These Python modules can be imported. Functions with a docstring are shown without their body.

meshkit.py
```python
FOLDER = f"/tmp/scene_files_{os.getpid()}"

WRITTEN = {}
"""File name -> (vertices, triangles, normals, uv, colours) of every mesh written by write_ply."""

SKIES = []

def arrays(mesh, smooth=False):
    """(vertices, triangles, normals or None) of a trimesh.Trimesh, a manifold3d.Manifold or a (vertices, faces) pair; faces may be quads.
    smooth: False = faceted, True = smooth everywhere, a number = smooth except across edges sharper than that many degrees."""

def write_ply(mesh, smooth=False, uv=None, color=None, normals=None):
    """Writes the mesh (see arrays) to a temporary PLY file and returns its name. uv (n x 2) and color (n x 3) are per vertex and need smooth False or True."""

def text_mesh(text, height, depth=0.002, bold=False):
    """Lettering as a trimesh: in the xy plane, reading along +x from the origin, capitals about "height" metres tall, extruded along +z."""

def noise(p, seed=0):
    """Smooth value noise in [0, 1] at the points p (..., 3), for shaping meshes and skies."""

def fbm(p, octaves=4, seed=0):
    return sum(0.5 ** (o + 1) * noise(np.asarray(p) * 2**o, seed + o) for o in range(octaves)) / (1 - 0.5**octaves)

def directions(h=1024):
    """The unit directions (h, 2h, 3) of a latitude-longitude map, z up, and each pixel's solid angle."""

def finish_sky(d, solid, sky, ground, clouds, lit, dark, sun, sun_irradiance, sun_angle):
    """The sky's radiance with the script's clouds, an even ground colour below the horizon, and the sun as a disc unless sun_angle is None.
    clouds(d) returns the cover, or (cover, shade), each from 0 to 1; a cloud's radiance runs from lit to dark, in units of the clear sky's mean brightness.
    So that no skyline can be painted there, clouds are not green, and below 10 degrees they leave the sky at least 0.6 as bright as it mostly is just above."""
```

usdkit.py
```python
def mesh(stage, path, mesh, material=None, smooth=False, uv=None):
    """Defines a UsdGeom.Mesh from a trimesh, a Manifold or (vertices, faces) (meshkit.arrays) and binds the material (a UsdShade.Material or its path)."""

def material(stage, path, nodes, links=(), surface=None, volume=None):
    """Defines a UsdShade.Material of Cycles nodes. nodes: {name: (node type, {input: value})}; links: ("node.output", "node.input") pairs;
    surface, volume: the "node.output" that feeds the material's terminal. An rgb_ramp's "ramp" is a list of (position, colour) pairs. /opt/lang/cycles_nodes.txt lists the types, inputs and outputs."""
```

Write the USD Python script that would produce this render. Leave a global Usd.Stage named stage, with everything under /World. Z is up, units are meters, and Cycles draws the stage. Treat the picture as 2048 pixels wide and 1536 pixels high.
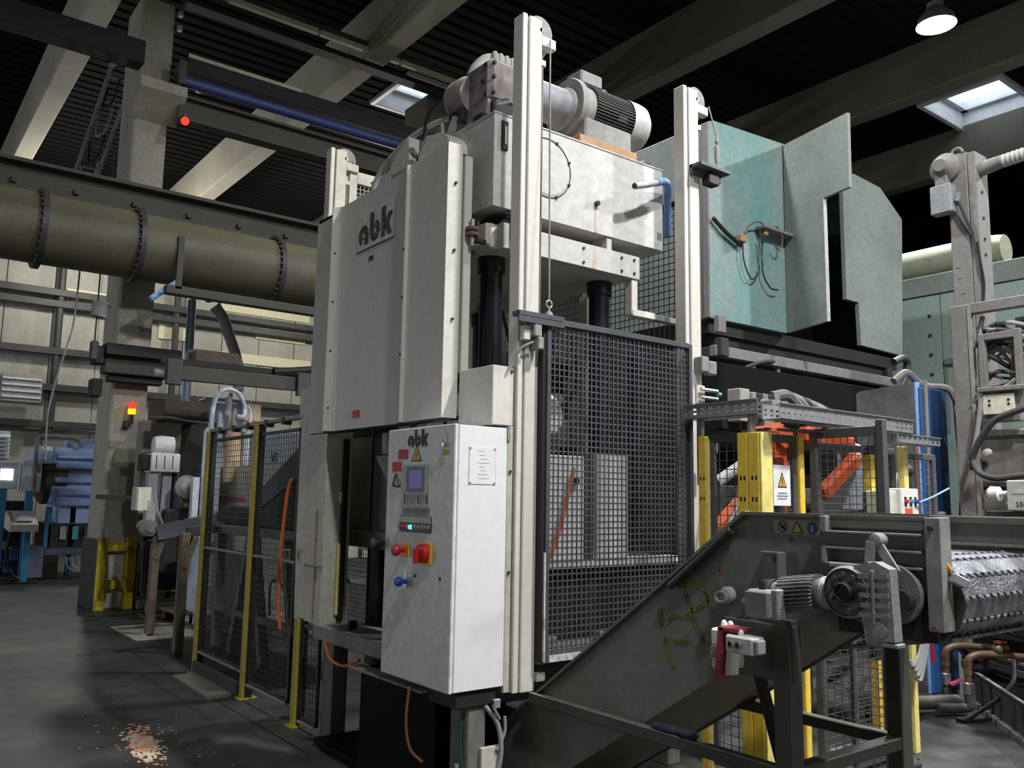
import math, random
import numpy as np
import trimesh
from shapely.geometry import Polygon, box as sbox
from shapely import affinity
from pxr import Usd, UsdGeom, UsdLux, UsdShade, Gf, Sdf, Vt
import usdkit, meshkit

stage = Usd.Stage.CreateInMemory()
UsdGeom.SetStageUpAxis(stage, UsdGeom.Tokens.z)
UsdGeom.SetStageMetersPerUnit(stage, 1.0)
stage.DefinePrim('/World', 'Xform')
random.seed(7)
RNG = np.random.default_rng(7)

# ------------------------------------------------------------------ camera
YAW, PITCH, ROLL = math.radians(52.5725), math.radians(7.6231), math.radians(0.9703)
fw = np.array([math.cos(PITCH) * math.cos(YAW), math.cos(PITCH) * math.sin(YAW), math.sin(PITCH)])
r0 = np.array([math.sin(YAW), -math.cos(YAW), 0.0])
u0 = np.cross(r0, fw)
rt = r0 * math.cos(ROLL) + u0 * math.sin(ROLL)
up = -r0 * math.sin(ROLL) + u0 * math.cos(ROLL)
cam = UsdGeom.Camera.Define(stage, '/World/camera')
cam.AddTransformOp().Set(Gf.Matrix4d(*rt, 0, *up, 0, *(-fw), 0, 0, 0, 1.6, 1))
cam.CreateHorizontalApertureAttr(36.0)
cam.CreateVerticalApertureAttr(27.0)
cam.CreateFocalLengthAttr(30.114)
cam.CreateClippingRangeAttr(Gf.Vec2f(0.05, 200))
cam.CreateExposureAttr(0.14)

# ------------------------------------------------------------------ light
# hi-bay lamps under the roof (x, y, strength, colour); the fixtures are built with hi_bay() below
COOL, WARM = (0.94, 0.98, 1.0), (1.0, 0.96, 0.88)
# (x, y, z, intensity, colour, radius, kind): "disk" shines down out of a reflector, "globe" shines all round
LAMPS = [(12.55, 5.85, 8.9, 1500, COOL, 0.22, 'disk'), (4.8, -0.6, 8.9, 1900, (1.0, 1.0, 1.0), 0.22, 'disk'), (1.3, -2.2, 8.9, 1000, COOL, 0.22, 'disk'), (13.0, -1.4, 8.9, 2200, COOL, 0.22, 'disk'),
         (4.3, 21.5, 7.4, 330, WARM, 0.18, 'globe'), (10.5, 20.0, 7.2, 420, WARM, 0.18, 'globe'), (5.6, 6.2, 8.9, 600, COOL, 0.22, 'disk')]

def disk_light(path, pos, radius, intensity, color):
    l = UsdLux.DiskLight.Define(stage, path)
    l.CreateRadiusAttr(radius)
    l.CreateIntensityAttr(intensity)
    l.CreateColorAttr(Gf.Vec3f(*color))
    l.AddTranslateOp().Set(Gf.Vec3d(*pos))
    return l

stage.DefinePrim('/World/lights', 'Xform')
for i, (lx, ly, lz, li, lc, lr, kind) in enumerate(LAMPS):
    if kind == 'disk':
        disk_light(f'/World/lights/hi_bay_light_{i:03d}', (lx, ly, lz - 0.02), lr, li, lc)
    else:
        l = UsdLux.SphereLight.Define(stage, f'/World/lights/globe_light_{i:03d}')
        l.CreateRadiusAttr(lr); l.CreateIntensityAttr(li); l.CreateColorAttr(Gf.Vec3f(*lc)); l.AddTranslateOp().Set(Gf.Vec3d(lx, ly, lz))
# overcast daylight outside: comes in through the roof lights and the open gateway of the left wall
dome = UsdLux.DomeLight.Define(stage, '/World/lights/overcast_sky')
dome.CreateIntensityAttr(0.9)
dome.CreateColorAttr(Gf.Vec3f(0.80, 0.88, 1.0))

# ------------------------------------------------------------------ mesh kit
def unit(v):
    v = np.asarray(v, float)
    return v / max(np.linalg.norm(v), 1e-12)

def frame_of(d):
    d = unit(d)
    a = np.array([0, 0, 1.0]) if abs(d[2]) < 0.9 else np.array([1.0, 0, 0])
    s = unit(np.cross(d, a))
    return s, np.cross(s, d), d

BOXF = np.array([[0, 2, 1], [1, 2, 3], [4, 5, 6], [5, 7, 6], [0, 1, 4], [1, 5, 4], [2, 6, 3], [3, 6, 7], [0, 4, 2], [2, 4, 6], [1, 3, 5], [3, 7, 5]])

def _chamfer():
    v = []
    for a in range(3):
        for s in np.ndindex(2, 2, 2):
            v.append((a, s))
    return v
_CH = _chamfer()
def chamfer_unit():
    pts = []
    for a, s in _CH:
        p = [(1 if k else -1) * 1.0 for k in s]
        q = [p[i] * (1.0 if i == a else 0.8) for i in range(3)]
        pts.append(q)
    h = trimesh.convex.convex_hull(np.array(pts))
    # map hull vertices back to (axis, sign)
    idx = [int(np.argmin(((np.array(pts) - p) ** 2).sum(1))) for p in h.vertices]
    return [( _CH[i]) for i in idx], np.array(h.faces)
CHV, CHF = chamfer_unit()

class M:
    def __init__(self):
        self.v, self.f, self.n = [], [], 0
    def add(self, v, f):
        v, f = np.asarray(v, float), np.asarray(f, int)
        self.v.append(v); self.f.append(f + self.n); self.n += len(v)
        return self
    def tm(self, t):
        return self.add(t.vertices, t.faces)
    def arrays(self):
        return np.vstack(self.v), np.vstack(self.f)
    def box(self, x0, x1, y0, y1, z0, z1, b=0.0):
        c = np.array([(x0 + x1) / 2, (y0 + y1) / 2, (z0 + z1) / 2])
        h = np.abs([x1 - x0, y1 - y0, z1 - z0]) / 2
        return self.obox(c, (1, 0, 0), (0, 1, 0), (0, 0, 1), h, b)
    def obox(self, c, ax, ay, az, h, b=0.0):
        A = np.array([ax, ay, az], float)
        if b <= 0:
            p = np.array([[(1 if k else -1) for k in s[::-1]] for s in np.ndindex(2, 2, 2)], float) * h
            return self.add(np.asarray(c) + p @ A, BOXF)
        b = min(b, 0.45 * min(h))
        p = np.array([[(1 if s[i] else -1) * (h[i] if i == a else h[i] - b) for i in range(3)] for a, s in CHV])
        return self.add(np.asarray(c) + p @ A, CHF)
    def bar(self, p, q, w, h, upv=(0, 0, 1), b=0.0):
        p, q = np.asarray(p, float), np.asarray(q, float)
        d = unit(q - p)
        s = np.cross(d, upv)
        if np.linalg.norm(s) < 1e-6:
            s = np.cross(d, (1, 0, 0))
        s = unit(s); t = np.cross(s, d)
        return self.obox((p + q) / 2, s, d, t, np.array([w / 2, np.linalg.norm(q - p) / 2, h / 2]), b)
    def cyl(self, p, q, r, r2=None, n=18, caps=True):
        p, q = np.asarray(p, float), np.asarray(q, float)
        r2 = r if r2 is None else r2
        s, t, d = frame_of(q - p)
        a = np.arange(n) * 2 * math.pi / n
        ring = np.outer(np.cos(a), s) + np.outer(np.sin(a), t)
        v = [p + ring * r, q + ring * r2]
        i = np.arange(n); j = (i + 1) % n
        f = [np.stack([i, j, j + n], 1), np.stack([i, j + n, i + n], 1)]
        v = np.vstack(v)
        if caps:
            v = np.vstack([v, p[None], q[None]])
            f += [np.stack([j, i, np.full(n, 2 * n)], 1), np.stack([i + n, j + n, np.full(n, 2 * n + 1)], 1)]
        return self.add(v, np.vstack(f))
    def lathe(self, p, d, prof, n=24):
        p = np.asarray(p, float); s, t, d = frame_of(d)
        a = np.arange(n) * 2 * math.pi / n
        ring = np.outer(np.cos(a), s) + np.outer(np.sin(a), t)
        v = np.vstack([p + d * h + ring * max(r, 1e-4) for r, h in prof])
        i = np.arange(n); j = (i + 1) % n; f = []
        for k in range(len(prof) - 1):
            o = k * n
            f += [np.stack([i + o, j + o, j + o + n], 1), np.stack([i + o, j + o + n, i + o + n], 1)]
        return self.add(v, np.vstack(f))
    def tube(self, pts, r, n=8, closed=False):
        P = np.asarray(pts, float)
        T = np.gradient(P, axis=0)
        s, t, _ = frame_of(T[0]); rings = []
        a = np.arange(n) * 2 * math.pi / n
        for k in range(len(P)):
            d = unit(T[k]); s = unit(s - d * (s @ d)); t = np.cross(s, d)
            rings.append(P[k] + r * (np.outer(np.cos(a), s) - np.outer(np.sin(a), t)))
        v = np.vstack(rings); i = np.arange(n); j = (i + 1) % n; f = []
        for k in range(len(P) - 1):
            o = k * n
            f += [np.stack([i + o, j + o, j + o + n], 1), np.stack([i + o, j + o + n, i + o + n], 1)]
        m = len(v)
        v = np.vstack([v, P[:1], P[-1:]])
        f += [np.stack([j, i, np.full(n, m)], 1), np.stack([i + m - n, j + m - n, np.full(n, m + 1)], 1)]
        return self.add(v, np.vstack(f))
    def hose(self, pts, r, n=8, res=10):
        return self.tube(smooth_path(pts, res), r, n)
    def prism(self, poly, axis, a, b):
        """extrude a polygon along an axis: axis 0 -> (y,z), 1 -> (x,z), 2 -> (x,y)"""
        g = poly if hasattr(poly, 'exterior') else Polygon(poly)
        if not g.is_valid: g = g.buffer(0)
        for q in getattr(g, 'geoms', [g]):
            t = trimesh.creation.extrude_polygon(q, b - a, engine='earcut')
            v = np.array(t.vertices); f = np.array(t.faces)
            o = np.empty_like(v); w = v[:, 2] + a
            if axis == 0: o[:, 1], o[:, 2], o[:, 0] = v[:, 0], v[:, 1], w
            elif axis == 1: o[:, 0], o[:, 2], o[:, 1] = v[:, 0], v[:, 1], w; f = f[:, ::-1]
            else: o[:, 0], o[:, 1], o[:, 2] = v[:, 0], v[:, 1], w
            self.add(o, f)
        return self
    def sphere(self, c, r, n=2, s=(1, 1, 1)):
        t = trimesh.creation.icosphere(n, 1.0)
        return self.add(np.asarray(c) + t.vertices * r * np.asarray(s), t.faces)
    def grid(self, o, u, v, lu, lv, pu, pv, w, th=None):
        """woven wire: strips of width w along u every pv and along v every pu"""
        o, u, v = np.asarray(o, float), unit(u), unit(v); n = np.cross(u, v); th = th or w
        for k in range(int(round(lv / pv)) + 1):
            c = o + u * lu / 2 + v * min(k * pv, lv)
            self.obox(c, u, v, n, np.array([lu / 2, w / 2, th / 2]))
        for k in range(int(round(lu / pu)) + 1):
            c = o + v * lv / 2 + u * min(k * pu, lu) + n * th * 0.9
            self.obox(c, u, v, n, np.array([w / 2, lv / 2, th / 2]))
        return self
    def move(self, d):
        self.v = [x + np.asarray(d) for x in self.v]; return self

def smooth_path(pts, res=10):
    P = np.asarray(pts, float)
    P = np.vstack([2 * P[0] - P[1], P, 2 * P[-1] - P[-2]]); out = []
    for k in range(1, len(P) - 2):
        for s in np.arange(res) / res:
            a, b, c, d = P[k - 1], P[k], P[k + 1], P[k + 2]
            out.append(0.5 * ((2 * b) + (c - a) * s + (2 * a - 5 * b + 4 * c - d) * s * s + (3 * b - a - 3 * c + d) * s ** 3))
    out.append(P[-2])
    return np.array(out)

def text(s, height, depth=0.001, bold=True):
    return meshkit.text_mesh(s, height, depth, bold)
def text_on_x(m, s, x, y, z, height, bold=True, sx=1.0):
    """lettering on a wall that faces -x: reads towards -y"""
    t = text(s, height, 0.0012, bold); v = np.array(t.vertices)
    o = np.stack([x - v[:, 2], y - v[:, 0] * sx, z + v[:, 1]], 1)
    return m.add(o, t.faces)
def text_on_y(m, s, x, y, z, height, bold=True, sx=1.0):
    t = text(s, height, 0.0012, bold); v = np.array(t.vertices)
    o = np.stack([x + v[:, 0] * sx, y - v[:, 2], z + v[:, 1]], 1)
    return m.add(o, t.faces)

# ------------------------------------------------------------------ naming and grouping
TAKEN = {}
def numbered(parent, name):
    k = (parent, name); n = TAKEN.get(k, 0); TAKEN[k] = n + 1
    return name if n == 0 else f'{name}_{n:03d}'
class P:
    def __init__(self, path, base): self.path, self.base = path, np.asarray(base, float)
    @property
    def prim(self): return stage.GetPrimAtPath(self.path)
    def key(self, k, v):
        self.prim.SetCustomDataByKey(k, v); return self
    def part(self, name, mesh, mat, label=None, smooth=30, kind=None):
        path = f'{self.path}/{numbered(self.path, name)}'
        v, f = mesh.arrays() if isinstance(mesh, M) else (mesh.vertices, mesh.faces)
        usdkit.mesh(stage, path, (np.asarray(v) - self.base, f), mat, smooth=smooth)
        p = P(path, self.base)
        if label: p.key('label', label)
        if kind: p.key('kind', kind)
        return p
def thing(name, label, cat, base=(0, 0, 0), group=None):
    path = f'/World/{numbered("/World", name)}'
    x = UsdGeom.Xform.Define(stage, path); x.AddTranslateOp().Set(Gf.Vec3d(*map(float, base)))
    p = P(path, base).key('label', label).key('category', cat)
    if group: p.key('group', group)
    return p
ROOT = P('/World', (0, 0, 0))
def solo(name, mesh, mat, label, cat, group=None, smooth=30, kind=None):
    """a thing that is one mesh; its points are stored about its own base"""
    v, f = mesh.arrays(); c = np.array([v[:, 0].mean(), v[:, 1].mean(), v[:, 2].min()])
    path = f'/World/{numbered("/World", name)}'
    g = usdkit.mesh(stage, path, (v - c, f), mat, smooth=smooth)
    UsdGeom.Xformable(g).AddTranslateOp().Set(Gf.Vec3d(*map(float, c)))
    p = P(path, c).key('label', label).key('category', cat)
    if group: p.key('group', group)
    if kind: p.key('kind', kind)
    return p
def struct(name, mesh, mat, smooth=30):
    v, f = mesh.arrays(); path = f'/World/{numbered("/World", name)}'
    usdkit.mesh(stage, path, (v, f), mat, smooth=smooth)
    return P(path, (0, 0, 0)).key('kind', 'structure')

# ------------------------------------------------------------------ materials
def lin(h):
    c = np.array([int(h[i:i + 2], 16) for i in (1, 3, 5)]) / 255
    return tuple(np.where(c < 0.04045, c / 12.92, ((c + 0.055) / 1.055) ** 2.4))
LOOKS = '/World/Looks'
def look(name, col, rough=0.5, metal=0.0, dirt=None, amt=0.6, ds=(3, 3, 3), lo=0.45, hi=0.75, dust=0.0, dustcol='#8a8780', bump=0.0, bscale=40, spec=0.5, fine=0.12):
    """painted or bare metal with blotches of dirt and wear, and dust that has settled on upward faces"""
    c = lin(col) if isinstance(col, str) else col
    d = lin(dirt) if dirt else tuple(np.array(c) * 0.55)
    N = {'g': ('geometry', {}), 'mp': ('mapping', {'scale': tuple(map(float, ds))}),
         'n1': ('noise_texture', {'scale': 1.0, 'detail': 6.0, 'roughness': 0.62}),
         'rp': ('map_range', {'from_min': lo, 'from_max': hi, 'to_min': 0.0, 'to_max': float(amt), 'clamp': True}),
         'n2': ('noise_texture', {'scale': 23.0, 'detail': 3.0}),
         'r2': ('map_range', {'from_min': 0.3, 'from_max': 0.7, 'to_min': 1.0 - fine, 'to_max': 1.0 + fine, 'clamp': True}),
         'mx': ('mix_color', {'a': c, 'b': d}),
         'mu': ('mix_color', {'blend_type': 'multiply', 'fac': 1.0}),
         'p': ('principled_bsdf', {'roughness': rough, 'metallic': metal, 'specular_ior_level': spec})}
    L = [('g.position', 'mp.vector'), ('mp.vector', 'n1.vector'), ('g.position', 'n2.vector'), ('n1.fac', 'rp.value'), ('rp.result', 'mx.fac'),
         ('n2.fac', 'r2.value'), ('mx.result', 'mu.a'), ('r2.result', 'mu.b')]
    out = 'mu.result'
    if dust > 0:
        N['sx'] = ('separate_xyz', {}); N['du'] = ('map_range', {'from_min': 0.35, 'from_max': 0.95, 'to_min': 0.0, 'to_max': dust, 'clamp': True})
        N['dm'] = ('mix_color', {'b': lin(dustcol)})
        L += [('g.normal', 'sx.vector'), ('sx.z', 'du.value'), ('du.result', 'dm.fac'), (out, 'dm.a')]; out = 'dm.result'
    L.append((out, 'p.base_color'))
    if bump > 0:
        N['nb'] = ('noise_texture', {'scale': float(bscale), 'detail': 4.0}); N['b'] = ('bump', {'strength': bump, 'distance': 0.01})
        L += [('g.position', 'nb.vector'), ('nb.fac', 'b.height'), ('b.normal', 'p.normal')]
    return usdkit.material(stage, f'{LOOKS}/{name}', N, L, surface='p.BSDF')
def flat(name, col, rough=0.5, metal=0.0):
    return usdkit.material(stage, f'{LOOKS}/{name}', {'p': ('principled_bsdf', {'base_color': lin(col), 'roughness': rough, 'metallic': metal})}, [], surface='p.BSDF')
def glow(name, col, strength):
    return usdkit.material(stage, f'{LOOKS}/{name}', {'e': ('emission', {'color': lin(col), 'strength': strength})}, [], surface='e.emission')

cream = look('cream_paint', '#d0ccc3', 0.42, dirt='#948d7a', amt=0.3, ds=(1.4, 1.4, 0.5), lo=0.52, hi=0.8, dust=0.55, dustcol='#9a928b', fine=0.05)
cream_worn = look('worn_cream_paint', '#cdc8ba', 0.45, dirt='#7c755e', amt=0.5, ds=(2, 2, 0.6), lo=0.46, hi=0.72, dust=0.5, dustcol='#96897f')
white_paint = look('white_cabinet_paint', '#dedede', 0.38, dirt='#c4c2ba', amt=0.2, ds=(1.2, 1.2, 0.5), lo=0.55, hi=0.85, fine=0.03)
tank_paint = look('white_tank_paint', '#bcb9b6', 0.4, dirt='#a5917e', amt=0.35, ds=(4, 4, 0.4), lo=0.6, hi=0.82, dust=0.4, dustcol='#9f968e')
rusty = look('rust_streak', '#b59c86', 0.7, dirt='#cdc7c0', amt=0.9, ds=(9, 9, 2), lo=0.4, hi=0.6)
rust_orange = look('rusty_plate', '#b08a68', 0.8, dirt='#8f7566', amt=0.8, ds=(8, 8, 8))
dusty_grey = look('dusty_grey_metal', '#8f8d8a', 0.7, dirt='#5c5a57', amt=0.6, ds=(6, 6, 6), dust=0.5)
pump_grey = look('dusty_pump_casting', '#7d7370', 0.75, dirt='#3c3634', amt=0.8, ds=(7, 7, 7), lo=0.42, hi=0.68, dust=0.8, dustcol='#a8a29a')
motor_grey = look('motor_grey', '#8b8d92', 0.5, dirt='#6c6a68', amt=0.5, ds=(6, 6, 6), dust=0.7, dustcol='#aaa59e')
motor_fin = look('motor_fin_grey', '#4c4e50', 0.55, dirt='#333436', amt=0.6, ds=(5, 5, 5), dust=0.8, dustcol='#8e8a85')
dark_steel = look('dark_steel', '#3a3a3b', 0.55, 0.2, dirt='#24221f', amt=0.6, ds=(4, 4, 4), dust=0.4, dustcol='#6c6862')
black_steel = look('black_steel', '#131313', 0.7, 0.0, dirt='#0a0a0a', amt=0.7, ds=(4, 4, 4), dust=0.1, dustcol='#45423d')
mesh_black = look('mesh_dark_paint', '#4b4b52', 0.55, 0.1, dirt='#2c2c30', amt=0.7, ds=(3, 3, 3))
mesh_thin = look('thin_mesh_black', '#2b2c2a', 0.55, 0.1, dirt='#4c4c46', amt=0.6, ds=(5, 5, 5))
mesh_grey = look('thin_mesh_grey', '#6a6a70', 0.5, 0.2, dirt='#3a3a3e', amt=0.6, ds=(4, 4, 4))
frame_grey = look('fence_frame_grey', '#55555c', 0.5, dirt='#3a3a3e', amt=0.6, ds=(4, 4, 4), dust=0.5)
rod_black = usdkit.material(stage, f'{LOOKS}/polished_dark_rod', {'p': ('principled_bsdf', {'base_color': lin('#3c3e48'), 'roughness': 0.22, 'metallic': 0.85})}, [], surface='p.BSDF')
chrome = flat('bright_steel', '#b8b8ba', 0.3, 0.9)
zinc = look('zinc_sheet', '#a7a8aa', 0.42, 0.5, dirt='#77787a', amt=0.5, ds=(8, 8, 8))
brown_rod = look('brown_guide_rod', '#6b4f48', 0.6, dirt='#8c7a74', amt=0.6, ds=(10, 10, 3))
chute_paint = look('olive_grey_chute_paint', '#6e6f66', 0.6, 0.0, dirt='#454540', amt=0.7, ds=(2.2, 2.2, 2.2), lo=0.42, hi=0.7, dust=0.35, dustcol='#77756c')
chute_under = look('brownish_pan_sheet', '#6a5f54', 0.65, 0.0, dirt='#4a3a30', amt=0.6, ds=(2, 2, 2))
alu_dust = look('dusty_aluminium_casting', '#8f8f90', 0.55, 0.3, dirt='#55524e', amt=0.6, ds=(9, 9, 9), dust=0.6, dustcol='#b0aeaa', bump=0.3, bscale=120)
gear_dark = look('dark_dusty_gear_casting', '#55534f', 0.65, 0.1, dirt='#33312e', amt=0.7, ds=(9, 9, 9), dust=0.5, dustcol='#918e88', bump=0.3, bscale=120)
belt_steel = look('worn_bright_belt_steel', '#8d8e94', 0.4, 0.75, dirt='#3f3f42', amt=0.8, ds=(14, 14, 14), lo=0.42, hi=0.66, bump=0.8, bscale=110)
yellow = look('yellow_post_paint', '#f6cf4c', 0.5, dirt='#7d7438', amt=0.5, ds=(5, 5, 1.5), lo=0.5, hi=0.8)
yellow_aisle = look('dull_yellow_post_paint', '#b8a440', 0.55, dirt='#6d6238', amt=0.5, ds=(5, 5, 1.5), lo=0.5, hi=0.8)
yellow_worn = look('worn_yellow_paint', '#c3ad1c', 0.55, dirt='#55491f', amt=0.85, ds=(7, 7, 4), lo=0.5, hi=0.66)
yellow_light = look('pale_yellow_cover', '#eedd8a', 0.45, dirt='#d0bd60', amt=0.4)
black_band = flat('black_band', '#26262a', 0.6)
booth_green = look('booth_pale_green', '#83918e', 0.55, dirt='#4f8f8c', amt=0.8, ds=(0.9, 0.9, 0.35), lo=0.42, hi=0.62, dust=0.6, dustcol='#8f9488')
booth_grey = look('booth_dusty_grey_green', '#7f8680', 0.6, dirt='#6a6f69', amt=0.7, ds=(1.4, 1.4, 1.0), lo=0.42, hi=0.65, dust=0.6, dustcol='#8b8d84')
cabin_green = look('far_cabin_green', '#8d9e97', 0.6, dirt='#7d9187', amt=0.6, ds=(0.8, 0.8, 0.5), lo=0.42, hi=0.65)
teal = look('teal_bench', '#3fa3a0', 0.5, dirt='#2c6f6e', amt=0.5)
orange = look('robot_orange', '#a8461f', 0.45, dirt='#8f3a18', amt=0.6, ds=(6, 6, 6), lo=0.5, hi=0.75)
orange_hose = flat('orange_hose', '#d9661a', 0.5)
blue_paint = look('blue_cabinet_paint', '#2c5590', 0.5, dirt='#33435f', amt=0.7, ds=(6, 6, 0.6), lo=0.45, hi=0.68)
blue_light = look('light_blue_edge', '#7fa6d8', 0.5, dirt='#5877a8', amt=0.5)
grey_dust_sheet = look('dusty_grey_sheet', '#5e5f63', 0.7, dirt='#46413d', amt=0.8, ds=(3, 3, 3), lo=0.42, hi=0.6)
right_grey = look('dusty_frame_grey', '#7c7875', 0.7, dirt='#5c5653', amt=0.6, ds=(5, 5, 2), dust=0.6, dustcol='#a29f9a')
tank_grey = look('stained_grey_housing', '#7a7773', 0.65, dirt='#5a5048', amt=0.75, ds=(4, 4, 1.2), lo=0.42, hi=0.66)
box_grey = look('grey_enclosure', '#b9b9b3', 0.5, dirt='#8d8c85', amt=0.4)
beige = look('beige_enclosure', '#d5d0be', 0.5, dirt='#a09a86', amt=0.4)
offwhite = flat('offwhite_plastic', '#e6e4de', 0.45)
dark_red = look('dark_red_bracket', '#8d2a38', 0.5, dirt='#5c1c26', amt=0.5)
frame_olive = look('dark_olive_frame_paint', '#46473f', 0.6, 0.0, dirt='#33332e', amt=0.6, ds=(3, 3, 3), dust=0.5, dustcol='#7a786f')
cable_grey = flat('grey_cable', '#8f9092', 0.55)
cable_black = flat('black_cable', '#161616', 0.5)
copper = look('brass_pipe', '#6f5643', 0.5, 0.35, dirt='#6f6a5c', amt=0.6, ds=(20, 20, 20))
red = flat('signal_red', '#c41c24', 0.45)
red_sticker = flat('red_sticker', '#c62a1c', 0.55)
pink_sticker = flat('crimson_sticker', '#b81f3a', 0.55)
paper = flat('white_paper', '#e9e9ec', 0.6)
ink = flat('black_ink', '#161b1d', 0.6)
ink_faded = look('faded_black_ink', '#22292b', 0.65, dirt='#7a7a70', amt=0.9, ds=(40, 40, 40), lo=0.5, hi=0.62)
ink_grey = flat('grey_print', '#8c8f96', 0.6)
sign_yellow = flat('warning_yellow', '#e6a81c', 0.5)
sign_green = flat('faded_warning_yellow', '#b3a82a', 0.6)
sign_grey = look('dusty_sign_plate', '#8e8e88', 0.6, dirt='#6c6c66', amt=0.5, ds=(20, 20, 20))
sign_blue = flat('mandatory_blue', '#34345f', 0.6)
sign_red = flat('prohibition_red', '#6e3a3e', 0.6)
graffiti = look('faded_yellow_spray', '#8a8320', 0.7, dirt='#4b4c46', amt=0.95, ds=(22, 22, 22), lo=0.42, hi=0.6)
switch_blue = flat('blue_button', '#1f3fae', 0.4)
black_plastic = flat('black_plastic', '#17181a', 0.45)
hmi_teal = flat('panel_teal_grey', '#5d7478', 0.5)
screen = glow('panel_screen', '#8d87c0', 0.28)
green_lamp = glow('green_indicator', '#57ffc4', 1.6)
red_glow = glow('red_signal_glow', '#ff3a28', 1.6)
amber_glow = glow('amber_signal_glow', '#ffd020', 1.3)
white_glow = glow('white_screen_glow', '#f2f4ff', 2.6)
lamp_glow = glow('hi_bay_lens', '#f4fbff', 14.0)
concrete = look('grey_concrete', '#a39d90', 0.85, dirt='#7b7568', amt=0.7, ds=(1.2, 1.2, 0.6), lo=0.42, hi=0.68, bump=0.15)
grimy_beam = look('grimy_beam_concrete', '#5f5c52', 0.85, dirt='#44423a', amt=0.6, ds=(0.7, 0.7, 0.7))
beam_concrete = look('beam_concrete', '#a7a294', 0.85, dirt='#86806f', amt=0.6, ds=(0.7, 0.7, 0.7))
roof_dark = look('dark_roof_deck', '#101011', 0.9, dirt='#0a0a0b', amt=0.6, ds=(0.8, 0.8, 0.8), spec=0.1)
crane_green = look('grimy_crane_steel', '#403e37', 0.7, dirt='#2b2924', amt=0.6, ds=(1.5, 1.5, 1.5), dust=0.5)
crane_blue = look('blue_crane_pipe', '#3a4680', 0.5, dirt='#20264a', amt=0.6, ds=(1, 1, 1))
rail_pale = look('pale_conductor_rail', '#b7b29c', 0.6, dirt='#8d876f', amt=0.5)
duct_olive = look('grimy_olive_duct', '#5f5947', 0.6, 0.1, dirt='#403b30', amt=0.65, ds=(0.9, 1.5, 1.5), lo=0.4, hi=0.7, dust=0.6, dustcol='#8e8669')
clad = look('grey_cladding', '#a3a298', 0.6, dirt='#7d7b6e', amt=0.6, ds=(0.9, 0.9, 0.35), lo=0.42, hi=0.68)
clad_light = look('pale_translucent_cladding', '#d8d2b0', 0.5, dirt='#b5af8e', amt=0.5, ds=(0.6, 0.6, 0.6))
window_white = look('pale_window_sheet', '#c9cdd0', 0.5, dirt='#a0a5a8', amt=0.4)
far_blue = look('pale_blue_machine', '#9db2dc', 0.5, dirt='#6c7ca0', amt=0.5, ds=(3, 3, 3))
far_teal = look('blue_machine_column', '#2f7ea8', 0.5, dirt='#22506c', amt=0.5)
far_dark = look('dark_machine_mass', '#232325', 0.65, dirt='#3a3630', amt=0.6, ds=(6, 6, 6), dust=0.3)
wood_post = look('weathered_timber', '#6d6350', 0.8, dirt='#443d30', amt=0.7, ds=(9, 9, 1.5))
brown_hood = look('brown_iron_hood', '#4d4438', 0.75, dirt='#33291f', amt=0.7, ds=(3, 3, 3))
tan_tank = look('tan_vessel', '#d0b494', 0.55, dirt='#a0826a', amt=0.5)
light_blue_gas = look('pale_grey_bottle', '#cfd4de', 0.5, dirt='#8a90a0', amt=0.4)
brick_red = look('red_brown_timber', '#5e3a30', 0.8, dirt='#3c2620', amt=0.6)
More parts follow.
